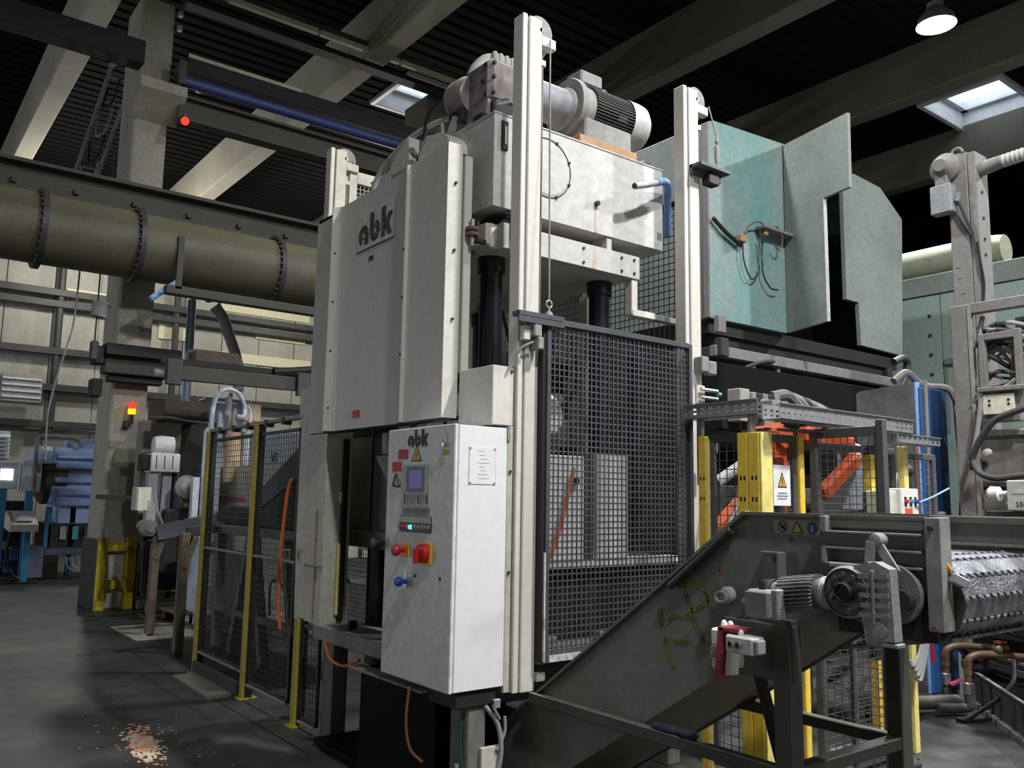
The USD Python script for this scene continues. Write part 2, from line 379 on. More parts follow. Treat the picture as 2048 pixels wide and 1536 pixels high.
sand = look('orange_white_sand', '#d8c2ae', 0.9, dirt='#c07a4a', amt=0.95, ds=(5, 5, 5), lo=0.42, hi=0.6, bump=0.4, bscale=90)
# ------------------------------------------------------------------ the hall: floor, walls, roof
floor_mat = usdkit.material(stage, f'{LOOKS}/grimy_concrete_floor', {
    'g': ('geometry', {}), 'n1': ('noise_texture', {'scale': 0.55, 'detail': 7.0, 'roughness': 0.65}), 'n2': ('noise_texture', {'scale': 6.0, 'detail': 5.0}),
    'r1': ('rgb_ramp', {'ramp': [(0.3, lin('#2a2a29')), (0.5, lin('#3d3e3d')), (0.68, lin('#605f5b'))]}),
    'r2': ('map_range', {'from_min': 0.3, 'from_max': 0.7, 'to_min': 0.72, 'to_max': 1.2, 'clamp': True}),
    'mu': ('mix_color', {'blend_type': 'multiply', 'fac': 1.0}),
    'nb': ('noise_texture', {'scale': 60.0, 'detail': 4.0}), 'b': ('bump', {'strength': 0.15, 'distance': 0.01}),
    'p': ('principled_bsdf', {'roughness': 0.55})},
    [('g.position', 'n1.vector'), ('g.position', 'n2.vector'), ('n1.fac', 'r1.fac'), ('n2.fac', 'r2.value'), ('r1.color', 'mu.a'), ('r2.result', 'mu.b'), ('mu.result', 'p.base_color'),
     ('g.position', 'nb.vector'), ('nb.fac', 'b.height'), ('b.normal', 'p.normal')], surface='p.BSDF')
X0, X1, Y0, Y1, ZR = -9.0, 30.0, -8.0, 25.0, 10.0
fl = struct('floor', M().box(X0, X1, Y0, Y1, -0.2, 0.0), floor_mat, smooth=False)
fl.part('floor_joint', M().box(1.9, 2.45, 9.46, 9.472, -0.002, 0.0015).box(2.42, 2.432, 5.2, 9.46, -0.002, 0.0015), black_steel)
fl.part('floor_slab', M().box(2.62, 3.9, 10.05, 11.2, 0.0, 0.012, 0.004), look('pale_floor_slab', '#9a968c', 0.85, dirt='#6f6b62', amt=0.6), 'paler slab of floor')
# far wall: a dark base wall with sheets hung on it, each its own piece
wb = struct('wall_back', M().box(X0, X1, Y1, Y1 + 0.2, 0, ZR), clad, smooth=False)
xs = np.arange(-4.0, 20.0, 1.12)
for i, x in enumerate(xs):
    wb.part('cladding_sheet', M().box(x, x + 1.1, Y1 - 0.05 - 0.012 * (i % 2), Y1 - 0.005, 0.15, 8.6, 0.008), clad)
for (x0, x1, z0, z1) in [(6.9, 11.0, 8.05, 8.55), (8.2, 11.0, 6.95, 7.35), (9.3, 10.9, 6.25, 6.6), (8.3, 11.1, 5.45, 5.75), (4.1, 5.6, 6.55, 6.95), (3.2, 4.6, 8.3, 8.6), (6.5, 7.3, 5.9, 6.5)]:
    wb.part('light_panel', M().box(x0, x1, Y1 - 0.12, Y1 - 0.066, z0, z1, 0.01), clad_light, 'pale yellow light band')
for z in (3.3, 4.25, 5.2, 6.45, 6.75, 7.6):
    wb.part('wall_rail', M().box(-2.0, 15.0, Y1 - 0.42, Y1 - 0.2, z - 0.1, z + 0.08, 0.01), dark_steel)
for x in (3.95, 6.9):
    wb.part('wall_downpipe', M().cyl((x, Y1 - 0.3, 3.0), (x, Y1 - 0.3, 7.6), 0.09, n=12), dark_steel)
lw = M()
lw.box(X0 - 0.2, X0, Y0, 13.0, 0, ZR).box(X0 - 0.2, X0, 20.5, Y1, 0, ZR).box(X0 - 0.2, X0, 13.0, 20.5, 5.2, ZR)
struct('wall_left', lw, clad, smooth=False)
struct('wall_right', M().box(X1, X1 + 0.2, Y0, Y1, 0, ZR), roof_dark, smooth=False)
struct('wall_front', M().box(X0, X1, Y0 - 0.2, Y0, 0, ZR), clad, smooth=False)

# roof: dark trapezoid deck carried by concrete beams along y, with roof lights cut through
HOLES = [(17.15, 18.95, 6.85, 8.35), (8.15, 9.5, 14.15, 15.6)]
def sheet_roof():
    g = sbox(X0, Y0, X1, Y1)
    for a, b, c, d in HOLES: g = g.difference(sbox(a - 0.1, c - 0.1, b + 0.1, d + 0.1))
    return M().prism(g, 2, ZR, ZR + 0.15)
ce = struct('ceiling', sheet_roof(), roof_dark, smooth=False)
ribs = M()
for y in np.arange(-1.0, Y1, 0.3):
    segs = [(X0, X1)]
    for a, b, c, d in HOLES:
        if c - 0.3 < y < d + 0.3:
            segs = [t for s in segs for t in ((s[0], a - 0.12), (b + 0.12, s[1])) if t[1] > t[0]]
    for a, b in segs: ribs.box(a, b, y - 0.08, y + 0.08, ZR - 0.025, ZR)
ce.part('deck_rib', ribs, roof_dark, kind='stuff')
for i, (a, b, c, d) in enumerate(HOLES):
    w = struct(f'window_{i + 1}', M().box(a - 0.1, a, c - 0.1, d + 0.1, ZR - 0.1, ZR + 0.6, 0.01).box(b, b + 0.1, c - 0.1, d + 0.1, ZR - 0.1, ZR + 0.6, 0.01)
               .box(a, b, c - 0.1, c, ZR - 0.1, ZR + 0.6, 0.01).box(a, b, d, d + 0.1, ZR - 0.1, ZR + 0.6, 0.01), window_white)
    w.part('inner_frame', M().box(a, a + 0.12, c, d, ZR + 0.3, ZR + 0.36).box(b - 0.12, b, c, d, ZR + 0.3, ZR + 0.36).box(a, b, c, c + 0.12, ZR + 0.3, ZR + 0.36).box(a, b, d - 0.12, d, ZR + 0.3, ZR + 0.36), window_white)
    if i == 1:
        for yy in (14.55, 15.0): w.part('glazing_bar', M().box(a, b, yy, yy + 0.1, ZR + 0.33, ZR + 0.5), window_white)
for x in (-1.8, 2.4, 6.5, 10.75, 14.9, 19.1):
    struct('ceiling_beam', M().box(x - 0.2, x + 0.2, Y0, Y1, 9.0, ZR, 0.03), beam_concrete if x < 8 else grimy_beam)
# concrete columns along y = 13
def column(x0, x1, name):
    s = struct(name, M().box(x0, x1, 12.9, 13.75, 0, 9.0, 0.03), concrete if x0 < 5 else grimy_beam)
    return s
c1 = column(2.8, 3.28, 'column')
c2 = column(7.8, 8.48, 'column')
c3 = column(13.2, 13.9, 'column')
# yellow ladder-shaped impact guard around the foot of the first column
g = thing('column_guard', 'worn yellow impact frame round the foot of the concrete column', 'guard', (3.05, 12.88, 0))
for x in (2.82, 3.19): g.part('upright', M().box(x - 0.06, x + 0.07, 12.8, 12.89, 0, 0.98, 0.008), yellow_worn)
for z in (0.35, 0.86): g.part('crossbar', M().box(2.89, 3.13, 12.8, 12.89, z - 0.07, z + 0.05, 0.008), yellow_worn)
g.part('side_plate', M().box(2.74, 2.795, 12.82, 13.7, 0, 0.95, 0.008), dark_steel)
# steel band clamp and clamp beam on the column
t = thing('column_clamp', 'grimy steel clamp frame bolted round the concrete column', 'clamp frame', (3.05, 12.7, 3.2))
t.part('clamp_beam', M().box(2.62, 3.5, 12.62, 12.89, 3.22, 3.46, 0.015), crane_green)
t.part('top_plate', M().box(2.6, 3.6, 12.5, 12.89, 3.46, 3.62, 0.01), black_steel)
t.part('bottom_plate', M().box(2.7, 3.42, 12.7, 12.89, 3.12, 3.22, 0.01), black_steel)
for z in (3.0, 3.45): t.part('end_block', M().box(2.47, 2.6, 12.55, 12.8, z - 0.12, z + 0.12, 0.01), black_steel)
# corbel carrying the crane girder
c1.part('corbel', M().prism([(12.4, 7.5), (12.895, 7.5), (12.895, 7.05), (12.4, 7.35)], 0, 2.75, 3.4), concrete, smooth=False)
# crane girders along x
t = thing('crane_girder', 'grimy steel crane girder on the column corbel', 'girder', (8, 12.5, 7.1))
t.part('web', M().box(3.32, 16, 12.52, 12.56, 7.06, 7.36), crane_green)
t.part('flange', M().box(3.32, 16, 12.42, 12.66, 7.02, 7.06), crane_green)
t.part('flange', M().box(3.32, 16, 12.42, 12.66, 7.36, 7.4), crane_green)
t = thing('blue_pipe', 'long dull blue pipe running under the crane rail', 'pipe', (8, 12.9, 7.7))
t.part('pipe_run', M().cyl((3.4, 12.62, 7.7), (7.7, 12.62, 7.7), 0.085, n=16), crane_blue)
t.part('cover_channel', M().box(3.4, 8.0, 12.5, 12.74, 7.8, 8.05, 0.01), black_steel)
t.part('pale_edge', M().box(3.4, 5.2, 12.47, 12.5, 8.02, 8.08, 0.005), rail_pale)
c1.part('girder', M().box(-3.0, 2.78, 12.4, 12.7, 7.68, 8.02, 0.01), black_steel)
t.part('pipe_support', M().box(3.29, 3.4, 12.5, 12.75, 7.6, 7.96), dark_steel)
t = thing('crane_rail', 'pale conductor rail high up crossing in front of the columns', 'rail', (8, 12.5, 9.1))
t.part('rail_top', M().box(3.3, 16, 12.45, 12.6, 9.16, 9.3, 0.01), crane_green)
for a in np.arange(3.9, 8.6, 1.52): t.part('rail_strip', M().box(a, a + 1.48, 12.36, 12.45, 9.06, 9.15, 0.008), rail_pale)
t.part('rail_bottom', M().box(3.3, 16, 12.45, 12.7, 8.86, 8.95, 0.01), black_steel)
# cable ladder leaning behind the column
t = thing('cable_ladder', 'steep ladder of loose cables behind the column', 'cable ladder', (2.7, 15, 6))
for dx in (0.0, 0.35): t.part('ladder_rail', M().bar((2.55 + dx, 16.5, 6.6), (2.75 + dx, 14.2, 8.6), 0.05, 0.05), dusty_grey)
t.part('wall_arm', M().bar((2.7, 14.3, 8.4), (2.9, 13.7, 8.4), 0.05, 0.05), dusty_grey)
for k in range(8):
    a = k / 7
    t.part('rung', M().cyl((2.55 + 0.2 * a, 16.5 - 2.3 * a, 6.6 + 2 * a), (2.9 + 0.2 * a, 16.5 - 2.3 * a, 6.6 + 2 * a), 0.02, n=8), dusty_grey)
for k in range(5):
    a = 0.1 + 0.17 * k
    t.part('cable', M().hose([(2.6 + 0.2 * a, 16.4 - 2.3 * a, 6.6 + 2 * a), (2.68, 16.3 - 2.3 * a, 6.2 + 2 * a), (2.8, 16.2 - 2.3 * a, 6.3 + 2 * a), (2.88, 16.2 - 2.3 * a, 6.7 + 2 * a)], 0.018, 6, 6), dusty_grey if k % 2 else black_steel)
# beam over the duct with cleats, duct with flanges
t = thing('pipe_bridge', 'dusty channel beam running just above the big duct', 'beam', (4, 12.6, 5.5))
t.part('web', M().box(-3, 6.2, 12.58, 12.64, 5.5, 5.86), crane_green)
for z in (5.47, 5.86): t.part('flange', M().box(-3, 6.2, 12.42, 12.8, z, z + 0.05), crane_green)
for x in np.arange(1.3, 6.1, 0.75): t.part('cleat', M().box(x, x + 0.07, 12.53, 12.58, 5.6, 5.67, 0.008), crane_green)
t = thing('blue_strip', 'pale blue sheet strip lying on the duct beside the press', 'strip', (5, 12.3, 5.3))
t.part('sheet', M().box(4.0, 6.3, 12.5, 12.57, 5.24, 5.44, 0.01), blue_light)
d = thing('duct', 'big olive grey extraction duct with bolted flanges crossing above the hall', 'duct', (2, 12.2, 4.9))
prev = -3.0
for k, x in enumerate((1.62, 2.78, 4.72, 7.5)):
    d.part('duct_section', M().lathe((prev, 12.15, 4.93), (1, 0, 0), [(0.455, 0.0), (0.455, x - prev)], 40), duct_olive, smooth=40)
    if x < 7: d.part('flange', M().lathe((x - 0.035, 12.15, 4.93), (1, 0, 0), [(0.45, 0), (0.52, 0), (0.52, 0.07), (0.45, 0.07)], 40), dark_steel)
    prev = x
bolts = M()
for x in (1.62, 2.78, 4.72):
    for a in np.arange(0, 2 * math.pi, math.pi / 16):
        c = np.array([x - 0.05, 12.15 + 0.495 * math.cos(a), 4.93 + 0.495 * math.sin(a)])
        bolts.cyl(c, c + (0.03, 0, 0), 0.013, n=6)
d.part('flange_bolt', bolts, dusty_grey, kind='stuff')
t = thing('duct_hanger', 'flat steel hanger strap under the duct beside the column', 'hanger', (3.4, 11.6, 4.3))
t.part('strap', M().box(3.22, 3.3, 11.66, 11.69, 4.32, 5.05), crane_green)
t.part('bearer', M().box(3.1, 6.1, 11.66, 11.8, 4.24, 4.36, 0.01), crane_green)
t = thing('strut', 'pale blue diagonal strut below the duct next to the column', 'strut', (3.2, 11.9, 4.3))
t.part('strut_bar', M().bar((3.0, 12.0, 4.2), (3.35, 12.0, 4.5), 0.08, 0.08), blue_light)

# hi-bay lamps: a spun reflector with a lens, or a bare globe (the light itself) under a small cap
def hi_bay(x, y, z, r, kind, seen):
    t = thing('hi_bay_lamp', seen, 'lamp', (x, y, z), group='lamps under the roof')
    if kind == 'disk':
        t.part('reflector', M().lathe((x, y, z), (0, 0, 1), [(0.29, 0.0), (0.26, 0.12), (0.12, 0.28), (0.12, 0.36), (0.02, 0.37)], 28), zinc)
        t.part('lens', M().cyl((x, y, z + 0.01), (x, y, z + 0.02), 0.25, n=28), lamp_glow)
    t.part('cap', M().lathe((x, y, z + (r + 0.01 if kind == 'globe' else 0.36)), (0, 0, 1), [(0.06, 0.0), (0.05, 0.08), (0.02, 0.1)], 16), dark_steel)
    t.part('stem', M().cyl((x, y, z + 0.2), (x, y, ZR - 0.08), 0.018, n=8), dark_steel)
SEEN = ['glaring white lamp hanging under the dark roof near the roof light', 'strong hi-bay lamp above the conveyor, out of the photo', 'hi-bay lamp above the camera aisle, out of the photo', 'hi-bay lamp over the far end of the front aisle, out of the photo',
        'warm globe lamp hidden by the big duct over the furnace area', 'warm globe lamp hidden by the press near the far wall', 'hi-bay lamp high over the press itself, out of the photo']
for (lx, ly, lz, li, lc, lr, kind), w_ in zip(LAMPS, SEEN): hi_bay(lx, ly, lz, lr, kind, w_)
# ------------------------------------------------------------------ the press
pf = thing('core_press', 'tall cream press frame with three slotted posts and black guide rods', 'press', (3.4, 4.8, 0))
# near corner casing and far corner casing
pf.part('corner_casing', M().box(2.65, 2.79, 3.63, 3.95, 1.985, 2.305, 0.004), cream, 'boxed casing above the control cabinet')
pf.part('casing_strip', M().box(2.757, 2.795, 3.632, 3.66, 0.61, 1.985, 0.003), cream_worn)
pf.part('corner_casing', M().prism([(5.58, 0.72), (6.0, 0.72), (6.08, 2.39), (5.58, 2.39)], 0, 2.64, 2.84), cream_worn, 'casing beside the yellow fence')
pf.part('seam_strip', M().box(2.634, 2.641, 5.665, 5.685, 0.74, 1.5), rust_orange, 'chipped seam')
hw = M()
for z in (1.742, 1.217, 2.28): hw.cyl((2.775, 3.632, z), (2.775, 3.622, z), 0.008, n=8)
pf.part('casing_screw', hw, dark_steel, kind='stuff')
pf.part('hinge', M().box(2.752, 2.768, 3.622, 3.632, 1.905, 1.985), dusty_grey)

def post(x, y, zb, mat, wheel=True):
    pf.part('post', M().box(x + 0.042, x + 0.135, y - 0.01, y + 0.09, zb, 4.352, 0.005).box(x, x + 0.036, y, y + 0.09, zb, 4.36, 0.004).box(x + 0.03, x + 0.05, y + 0.02, y + 0.09, zb, 4.34), mat)
    w = pf.part('pulley_bracket', M().box(x + 0.135, x + 0.245, y - 0.005, y + 0.05, 4.2, 4.265, 0.005).prism([(x + 0.135, 4.2), (x + 0.215, 4.2), (x + 0.165, 4.13), (x + 0.135, 4.13)], 1, y + 0.045, y + 0.06), mat)
    w.part('pulley', M().lathe((x + 0.13, y + 0.005, 4.29), (0, 1, 0), [(0.0, 0), (0.09, 0), (0.09, 0.012), (0.072, 0.018), (0.09, 0.026), (0.09, 0.036), (0, 0.036)], 26), dusty_grey)
    w.part('axle', M().cyl((x + 0.13, y - 0.01, 4.29), (x + 0.13, y + 0.05, 4.29), 0.014, n=10), chrome)
    pf.part('guide_rod', M().cyl((x + 0.152, y + 0.02, 0.82), (x + 0.152, y + 0.02, 4.1), 0.014, n=10), brown_rod)
    pf.part('rod_clip', M().box(x + 0.135, x + 0.175, y, y + 0.04, 4.08, 4.12, 0.004), mat)
post(2.8, 3.61, 0.605, cream)
post(4.16, 3.61, 0.605, cream)
post(2.8, 6.08, 0.605, cream_worn)
pf.part('foot_clip', M().box(2.945, 3.0, 3.58, 3.63, 0.74, 0.8, 0.004), dusty_grey)
pf.part('foot_clip', M().box(2.93, 2.99, 3.575, 3.62, 0.655, 0.7, 0.004), dusty_grey)
# press crown
pf.part('crown_plate', M().box(2.86, 3.99, 3.85, 3.9, 3.035, 3.19, 0.004), tank_paint, 'white crown front plate with rust run')
pf.part('crown_body', M().box(2.86, 3.985, 3.9, 5.75, 3.04, 3.17, 0.004), cream_worn)
bolts = M()
for (x, z) in [(3.08, 3.155), (3.08, 3.07), (3.49, 3.155), (3.49, 3.065), (3.82, 3.155), (3.82, 3.068), (3.935, 3.16), (3.935, 3.07)]:
    bolts.cyl((x, 3.851, z), (x, 3.842, z), 0.009, n=8)
pf.part('crown_bolt', bolts, dark_steel, kind='stuff')
pf.part('rust_run', M().prism([(3.575, 3.185), (3.592, 3.185), (3.602, 3.045), (3.565, 3.045)], 1, 3.8485, 3.851), rusty, 'rust streak')
pf.part('spacer', M().box(3.7, 3.745, 3.86, 4.0, 3.19, 3.275, 0.003), tank_paint)
pf.part('hanger_leg', M().box(3.925, 3.98, 3.86, 3.92, 2.8, 3.04, 0.004), cream)
pf.part('hanger_foot', M().box(3.93, 4.14, 3.852, 3.92, 2.79, 2.835, 0.004), cream)
pf.part('hanger_bar', M().box(4.14, 4.42, 3.87, 3.92, 2.795, 2.835, 0.004), dusty_grey)
pf.part('inner_post', M().box(4.02, 4.09, 4.4, 4.48, 0.7, 3.04, 0.004), cream_worn)
pf.part('inner_post', M().box(3.32, 3.4, 5.5, 5.6, 0.7, 3.04, 0.004), dusty_grey)
for (x, y) in [(2.965, 4.1), (3.86, 4.1), (3.0, 5.45), (3.86, 5.45)]:
    pf.part('guide_column', M().lathe((x, y, 0.7), (0, 0, 1), [(0.07, 0), (0.07, 2.25), (0.085, 2.25), (0.085, 2.34)], 26), rod_black, smooth=40)
pf.part('grease_rod', M().cyl((3.02, 4.6, 1.8), (3.02, 4.6, 3.04), 0.02, n=10), chrome)
# valve block under the tank with black hoses
vb = thing('hose_manifold', 'cream valve block with four black hoses under the white tank', 'manifold', (2.9, 4.0, 3.05))
vb.part('valve_block', M().box(2.82, 2.97, 3.93, 4.08, 3.05, 3.2, 0.006), cream_worn)
vb.part('block_flange', M().box(2.79, 2.825, 3.92, 4.09, 3.06, 3.19, 0.005), cream_worn)
for k in range(4):
    o = 0.02 * k
    vb.part('hose', M().hose([(2.82 + o, 4.06 - o, 3.17), (2.85 + o, 4.0 - o, 3.24), (2.9 + o, 3.9 - 0.6 * o, 3.245), (2.94 + o, 3.8, 3.17), (2.965 + o * 0.8, 3.73, 3.08), (2.98 + o * 0.7, 3.73, 2.98)], 0.0115, 8, 8), cable_black)
for k in range(5):
    vb.part('hose_fitting', M().cyl((2.8 + 0.025 * k, 4.07 - 0.02 * k, 3.19), (2.8 + 0.025 * k, 4.07 - 0.02 * k, 3.235), 0.012, n=8), chrome)
vb.part('nozzle', M().cyl((2.95, 3.83, 3.16), (3.01, 3.79, 3.16), 0.018, 0.012, 12), cream)
rl = thing('hood_roller', 'small pink-brown guide roller on a bolt at the hood edge', 'roller', (2.7, 3.96, 3.1))
rl.part('wheel', M().lathe((2.7, 3.93, 3.09), (0, 0, 1), [(0.0, 0), (0.038, 0), (0.038, 0.018), (0.026, 0.025), (0.038, 0.033), (0.038, 0.05), (0, 0.05)], 20), brown_rod)
rl.part('bolt', M().cyl((2.7, 3.93, 3.03), (2.7, 3.93, 3.19), 0.014, n=8), chrome)
rl.part('bracket', M().box(2.7, 2.8, 3.92, 3.95, 3.06, 3.085, 0.004), dark_steel)

# lower bed and inside of the press
bed = thing('press_bed', 'low grimy table bed between the press posts with a shelf edge', 'bed', (3.4, 4.8, 0))
bed.part('bed_block', M().box(2.95, 4.25, 4.02, 5.5, 0.45, 0.72, 0.01), dark_steel)
bed.part('front_shelf', M().box(2.64, 2.95, 4.35, 5.57, 0.66, 0.72, 0.006), chute_paint)
bed.part('shelf_rail', M().box(2.59, 2.64, 4.32, 5.57, 0.64, 0.735, 0.006), dusty_grey, 'dusty edge rail')
for y in (5.3, 4.75): bed.part('stop_pin', M().box(2.72, 2.78, y - 0.015, y + 0.015, 0.72, 0.775, 0.004), black_steel)
for (x, y) in [(2.66, 5.38), (2.56, 3.66), (4.12, 3.75), (4.12, 5.6)]:
    l = bed.part('leg', M().box(x, x + 0.11, y, y + 0.16, 0.0, 0.66, 0.006), chute_paint)
bed.part('leg_plate', M().box(2.63, 2.745, 3.635, 3.66, 0.1, 0.36, 0.004), cream_worn, 'cream plate on the leg')
bed.part('white_ledge', M().box(3.0, 4.4, 3.84, 3.86, 1.2, 1.245).box(3.0, 4.4, 3.86, 4.0, 1.225, 1.245), white_paint, 'white ledge')
bed.part('ledge_web', M().box(3.0, 4.4, 3.9, 3.95, 0.72, 1.2), black_steel)
bed.part('under_tray', M().box(3.0, 4.1, 3.72, 4.0, 0.72, 0.78, 0.005), dusty_grey)
for x in (3.1, 3.55, 3.75): bed.part('tray_block', M().box(x, x + 0.12, 3.75, 3.82, 0.78, 0.84, 0.005), dusty_grey)
cb = thing('core_box', 'white core box tool with a dark vertical slot behind the wire gate', 'tool', (3.5, 3.9, 1.24))
cb.part('half', M().box(3.0, 3.49, 3.83, 4.0, 1.247, 1.86, 0.006), white_paint)
cb.part('half', M().box(3.6, 3.86, 3.83, 4.0, 1.247, 1.885, 0.006), white_paint)
cb.part('slot_plate', M().box(3.49, 3.6, 3.87, 3.99, 1.247, 1.885, 0.004), dark_steel)
cb.part('knob', M().cyl((3.4, 3.83, 1.71), (3.4, 3.8, 1.71), 0.025, n=14), black_plastic)
cb.part('hood', M().box(3.0, 3.3, 3.85, 3.98, 1.87, 1.99, 0.01), dark_steel)
cb.part('round_end', M().lathe((3.21, 3.9, 2.09), (0, -1, 0), [(0, 0), (0.13, 0), (0.13, 0.04), (0.09, 0.055), (0.04, 0.05), (0, 0.06)], 26), white_paint)
solo('orange_hose', M().hose([(3.37, 3.79, 1.78), (3.31, 3.78, 1.6), (3.25, 3.78, 1.42), (3.2, 3.78, 1.3), (3.14, 3.79, 1.24)], 0.013, 10), orange_hose, 'orange hose hanging in front of the white core box', 'hose')
ra = thing('gassing_arm', 'dark cluster of cylinders and brackets inside the press behind the gate', 'mechanism', (3.9, 4.6, 1.3))
for k, (x, y, r) in enumerate([(3.45, 4.7, 0.07), (3.7, 4.6, 0.05), (4.12, 4.8, 0.08), (4.3, 4.2, 0.05), (3.6, 5.0, 0.06)]):
    ra.part('cylinder', M().lathe((x, y, 1.2), (0, 0, 1), [(0, 0), (r, 0), (r, 1.3), (r * 1.3, 1.3), (r * 1.3, 1.4), (0, 1.4)], 16), [dark_steel, dusty_grey, black_steel, rod_black, dark_steel][k])
ra.part('crosshead', M().box(3.3, 4.4, 4.55, 4.75, 1.95, 2.15, 0.01), dark_steel)
ra.part('carrier', M().box(3.95, 4.35, 4.1, 4.5, 1.0, 1.25, 0.01), black_steel)
for x in (3.62, 3.8): ra.part('white_knuckle', M().cyl((x, 4.5, 2.28), (x, 4.44, 2.28), 0.045, n=14), dusty_grey)
ra.part('lever', M().bar((3.72, 4.2, 1.65), (4.2, 4.2, 0.95), 0.02, 0.03), chrome)
ra.part('copper_coil', M().box(4.1, 4.2, 4.3, 4.4, 1.5, 1.68, 0.01), orange)
for k in range(6):
    x = 3.1 + 0.2 * k
    ra.part('air_hose', M().hose([(x, 4.7, 2.9), (x + 0.06, 4.65, 2.5), (x - 0.05, 4.7, 2.1), (x + 0.1, 4.7, 1.7)], 0.012, 6, 6), [cable_black, dark_steel, cable_black][k % 3])
# opening of the press seen beside the cabinet
ip = thing('core_plate', 'big dark olive plate standing in the open front of the press', 'plate', (3.0, 5.3, 1.3))
ip.part('plate_face', M().box(2.96, 3.0, 4.3, 5.95, 1.36, 2.03, 0.006), chute_paint)
ip.part('ledge', M().box(2.93, 3.0, 4.3, 5.9, 1.24, 1.36, 0.006), look('olive_ledge', '#66665c', 0.65))
ip.part('upper_block', M().box(2.96, 3.0, 5.2, 5.9, 2.03, 2.25, 0.006), black_steel)
bl = thing('blow_head', 'blue grey cylinder with a bright slanted chute plate in the press opening', 'blow head', (2.85, 4.9, 1.7))
bl.part('cylinder', M().cyl((2.88, 5.05, 1.88), (2.88, 5.05, 2.02), 0.085, n=20), motor_grey)
bl.part('chute_side', M().prism([(5.2, 1.87), (4.4, 1.87), (4.4, 1.65), (4.98, 1.65)], 0, 2.82, 2.84), dusty_grey)
bl.part('chute_face', M().prism([(4.96, 1.85), (4.4, 1.85), (4.4, 1.655), (4.96, 1.655)], 0, 2.812, 2.82), chrome)
bl.part('flap', M().prism([(4.93, 1.9), (4.83, 1.95), (4.80, 1.88)], 0, 2.8, 2.81), zinc)
lc = thing('light_curtain', 'thin yellow light curtain strip standing in the press opening', 'light curtain', (2.75, 5.6, 0.8))
lc.part('strip', M().box(2.745, 2.765, 5.555, 5.575, 0.78, 1.27, 0.003), yellow_light)
lc.part('strip', M().box(2.745, 2.765, 5.555, 5.575, 1.55, 1.63, 0.003), yellow_light)
lc.part('holder', M().box(2.765, 2.8, 5.54, 5.578, 0.74, 2.0, 0.003), black_steel)
for k, (x, y, z0, z1, m) in enumerate([(3.0, 5.05, 0.72, 1.24, dusty_grey), (3.05, 5.2, 0.72, 1.24, black_steel)]):
    bed.part('support_column', M().box(x, x + 0.07, y, y + 0.09, z0, z1, 0.005), m)
solo('green_hose', M().hose([(2.62, 4.42, 1.3), (2.66, 4.5, 1.12), (2.68, 4.62, 1.03), (2.7, 4.72, 1.08), (2.72, 4.75, 1.22)], 0.012, 8), flat('pale_green_hose', '#9cc58c', 0.5), 'pale green looped hose beside the cabinet edge', 'hose')
solo('orange_loop', M().hose([(2.6, 5.4, 0.66), (2.57, 5.25, 0.56), (2.57, 5.05, 0.54), (2.59, 4.88, 0.6)], 0.01, 8), orange_hose, 'sagging orange hose under the press shelf edge', 'hose')
solo('orange_drop_hose', M().hose([(2.42, 4.0, 0.62), (2.4, 3.99, 0.45), (2.41, 3.96, 0.32), (2.45, 3.9, 0.26)], 0.008, 8), flat('dull_orange_hose', '#8a4a20', 0.6), 'orange hose hanging below the cabinet corner', 'hose')

# ------------------------------------------------------------------ lifting hood with the maker's mark
hd = thing('lifting_hood', 'folded cream sheet hood with faded black lettering, raised on the press', 'hood', (2.6, 4.9, 2.03))
prof = [(2.62, 5.86), (2.62, 5.62), (2.556, 5.485), (2.551, 5.476), (2.553, 5.466), (2.59, 5.44), (2.6, 5.42), (2.604, 5.39), (2.604, 4.55), (2.559, 4.46), (2.556, 4.45), (2.558, 4.442), (2.574, 4.43), (2.578, 4.4), (2.56, 3.985), (2.655, 3.975),
        (2.655, 3.985), (2.572, 3.995), (2.59, 4.41), (2.586, 4.44), (2.57, 4.455), (2.616, 4.555), (2.616, 5.4), (2.6, 5.45), (2.563, 5.477), (2.632, 5.625), (2.632, 5.86)]
hd.part('sheet', M().prism(prof, 2, 2.04, 3.64), cream, smooth=40)
hd.part('lower_lip', M().box(2.63, 2.7, 4.0, 5.84, 2.035, 2.06, 0.003), dark_steel)
hd.part('top_flange', M().box(2.62, 2.66, 4.0, 5.84, 3.62, 3.64), cream_worn)
hd.part('edge_rail', M().box(2.663, 2.715, 3.955, 3.99, 2.3, 3.575, 0.004), cream)
sc = M()
for y, zs in ((5.44, (2.2, 2.6, 2.95, 3.3)), (4.44, (2.45, 2.8, 3.1))):
    for z in zs: sc.cyl((2.58, y + 0.02, z), (2.552 if y < 5 else 2.572, y + 0.01, z), 0.008, n=8)
for z in (2.6, 3.0, 3.4): sc.cyl((2.61, 3.98, z), (2.61, 3.966, z), 0.008, n=8)
hd.part('screw', sc, dark_steel, kind='stuff')
hd.part('name_plate', M().box(2.6, 2.604, 4.66, 5.17, 3.245, 3.5), look('name_plate_sheet', '#cfccc2', 0.5, dirt='#8d8672', amt=0.4), 'slightly paler rectangle behind the lettering')
hd.part('scratch_line', M().box(2.5985, 2.601, 4.66, 5.16, 3.236, 3.246), dark_steel)
def ring(cx, cy, ro, ri, sy=1.0):
    from shapely.geometry import Point
    a = affinity.scale(Point(cx, cy).buffer(ro, 24), 1, sy, origin=(cx, cy)); b = affinity.scale(Point(cx, cy).buffer(ri, 24), 0.75, sy * 0.9, origin=(cx, cy))
    return a.difference(b)
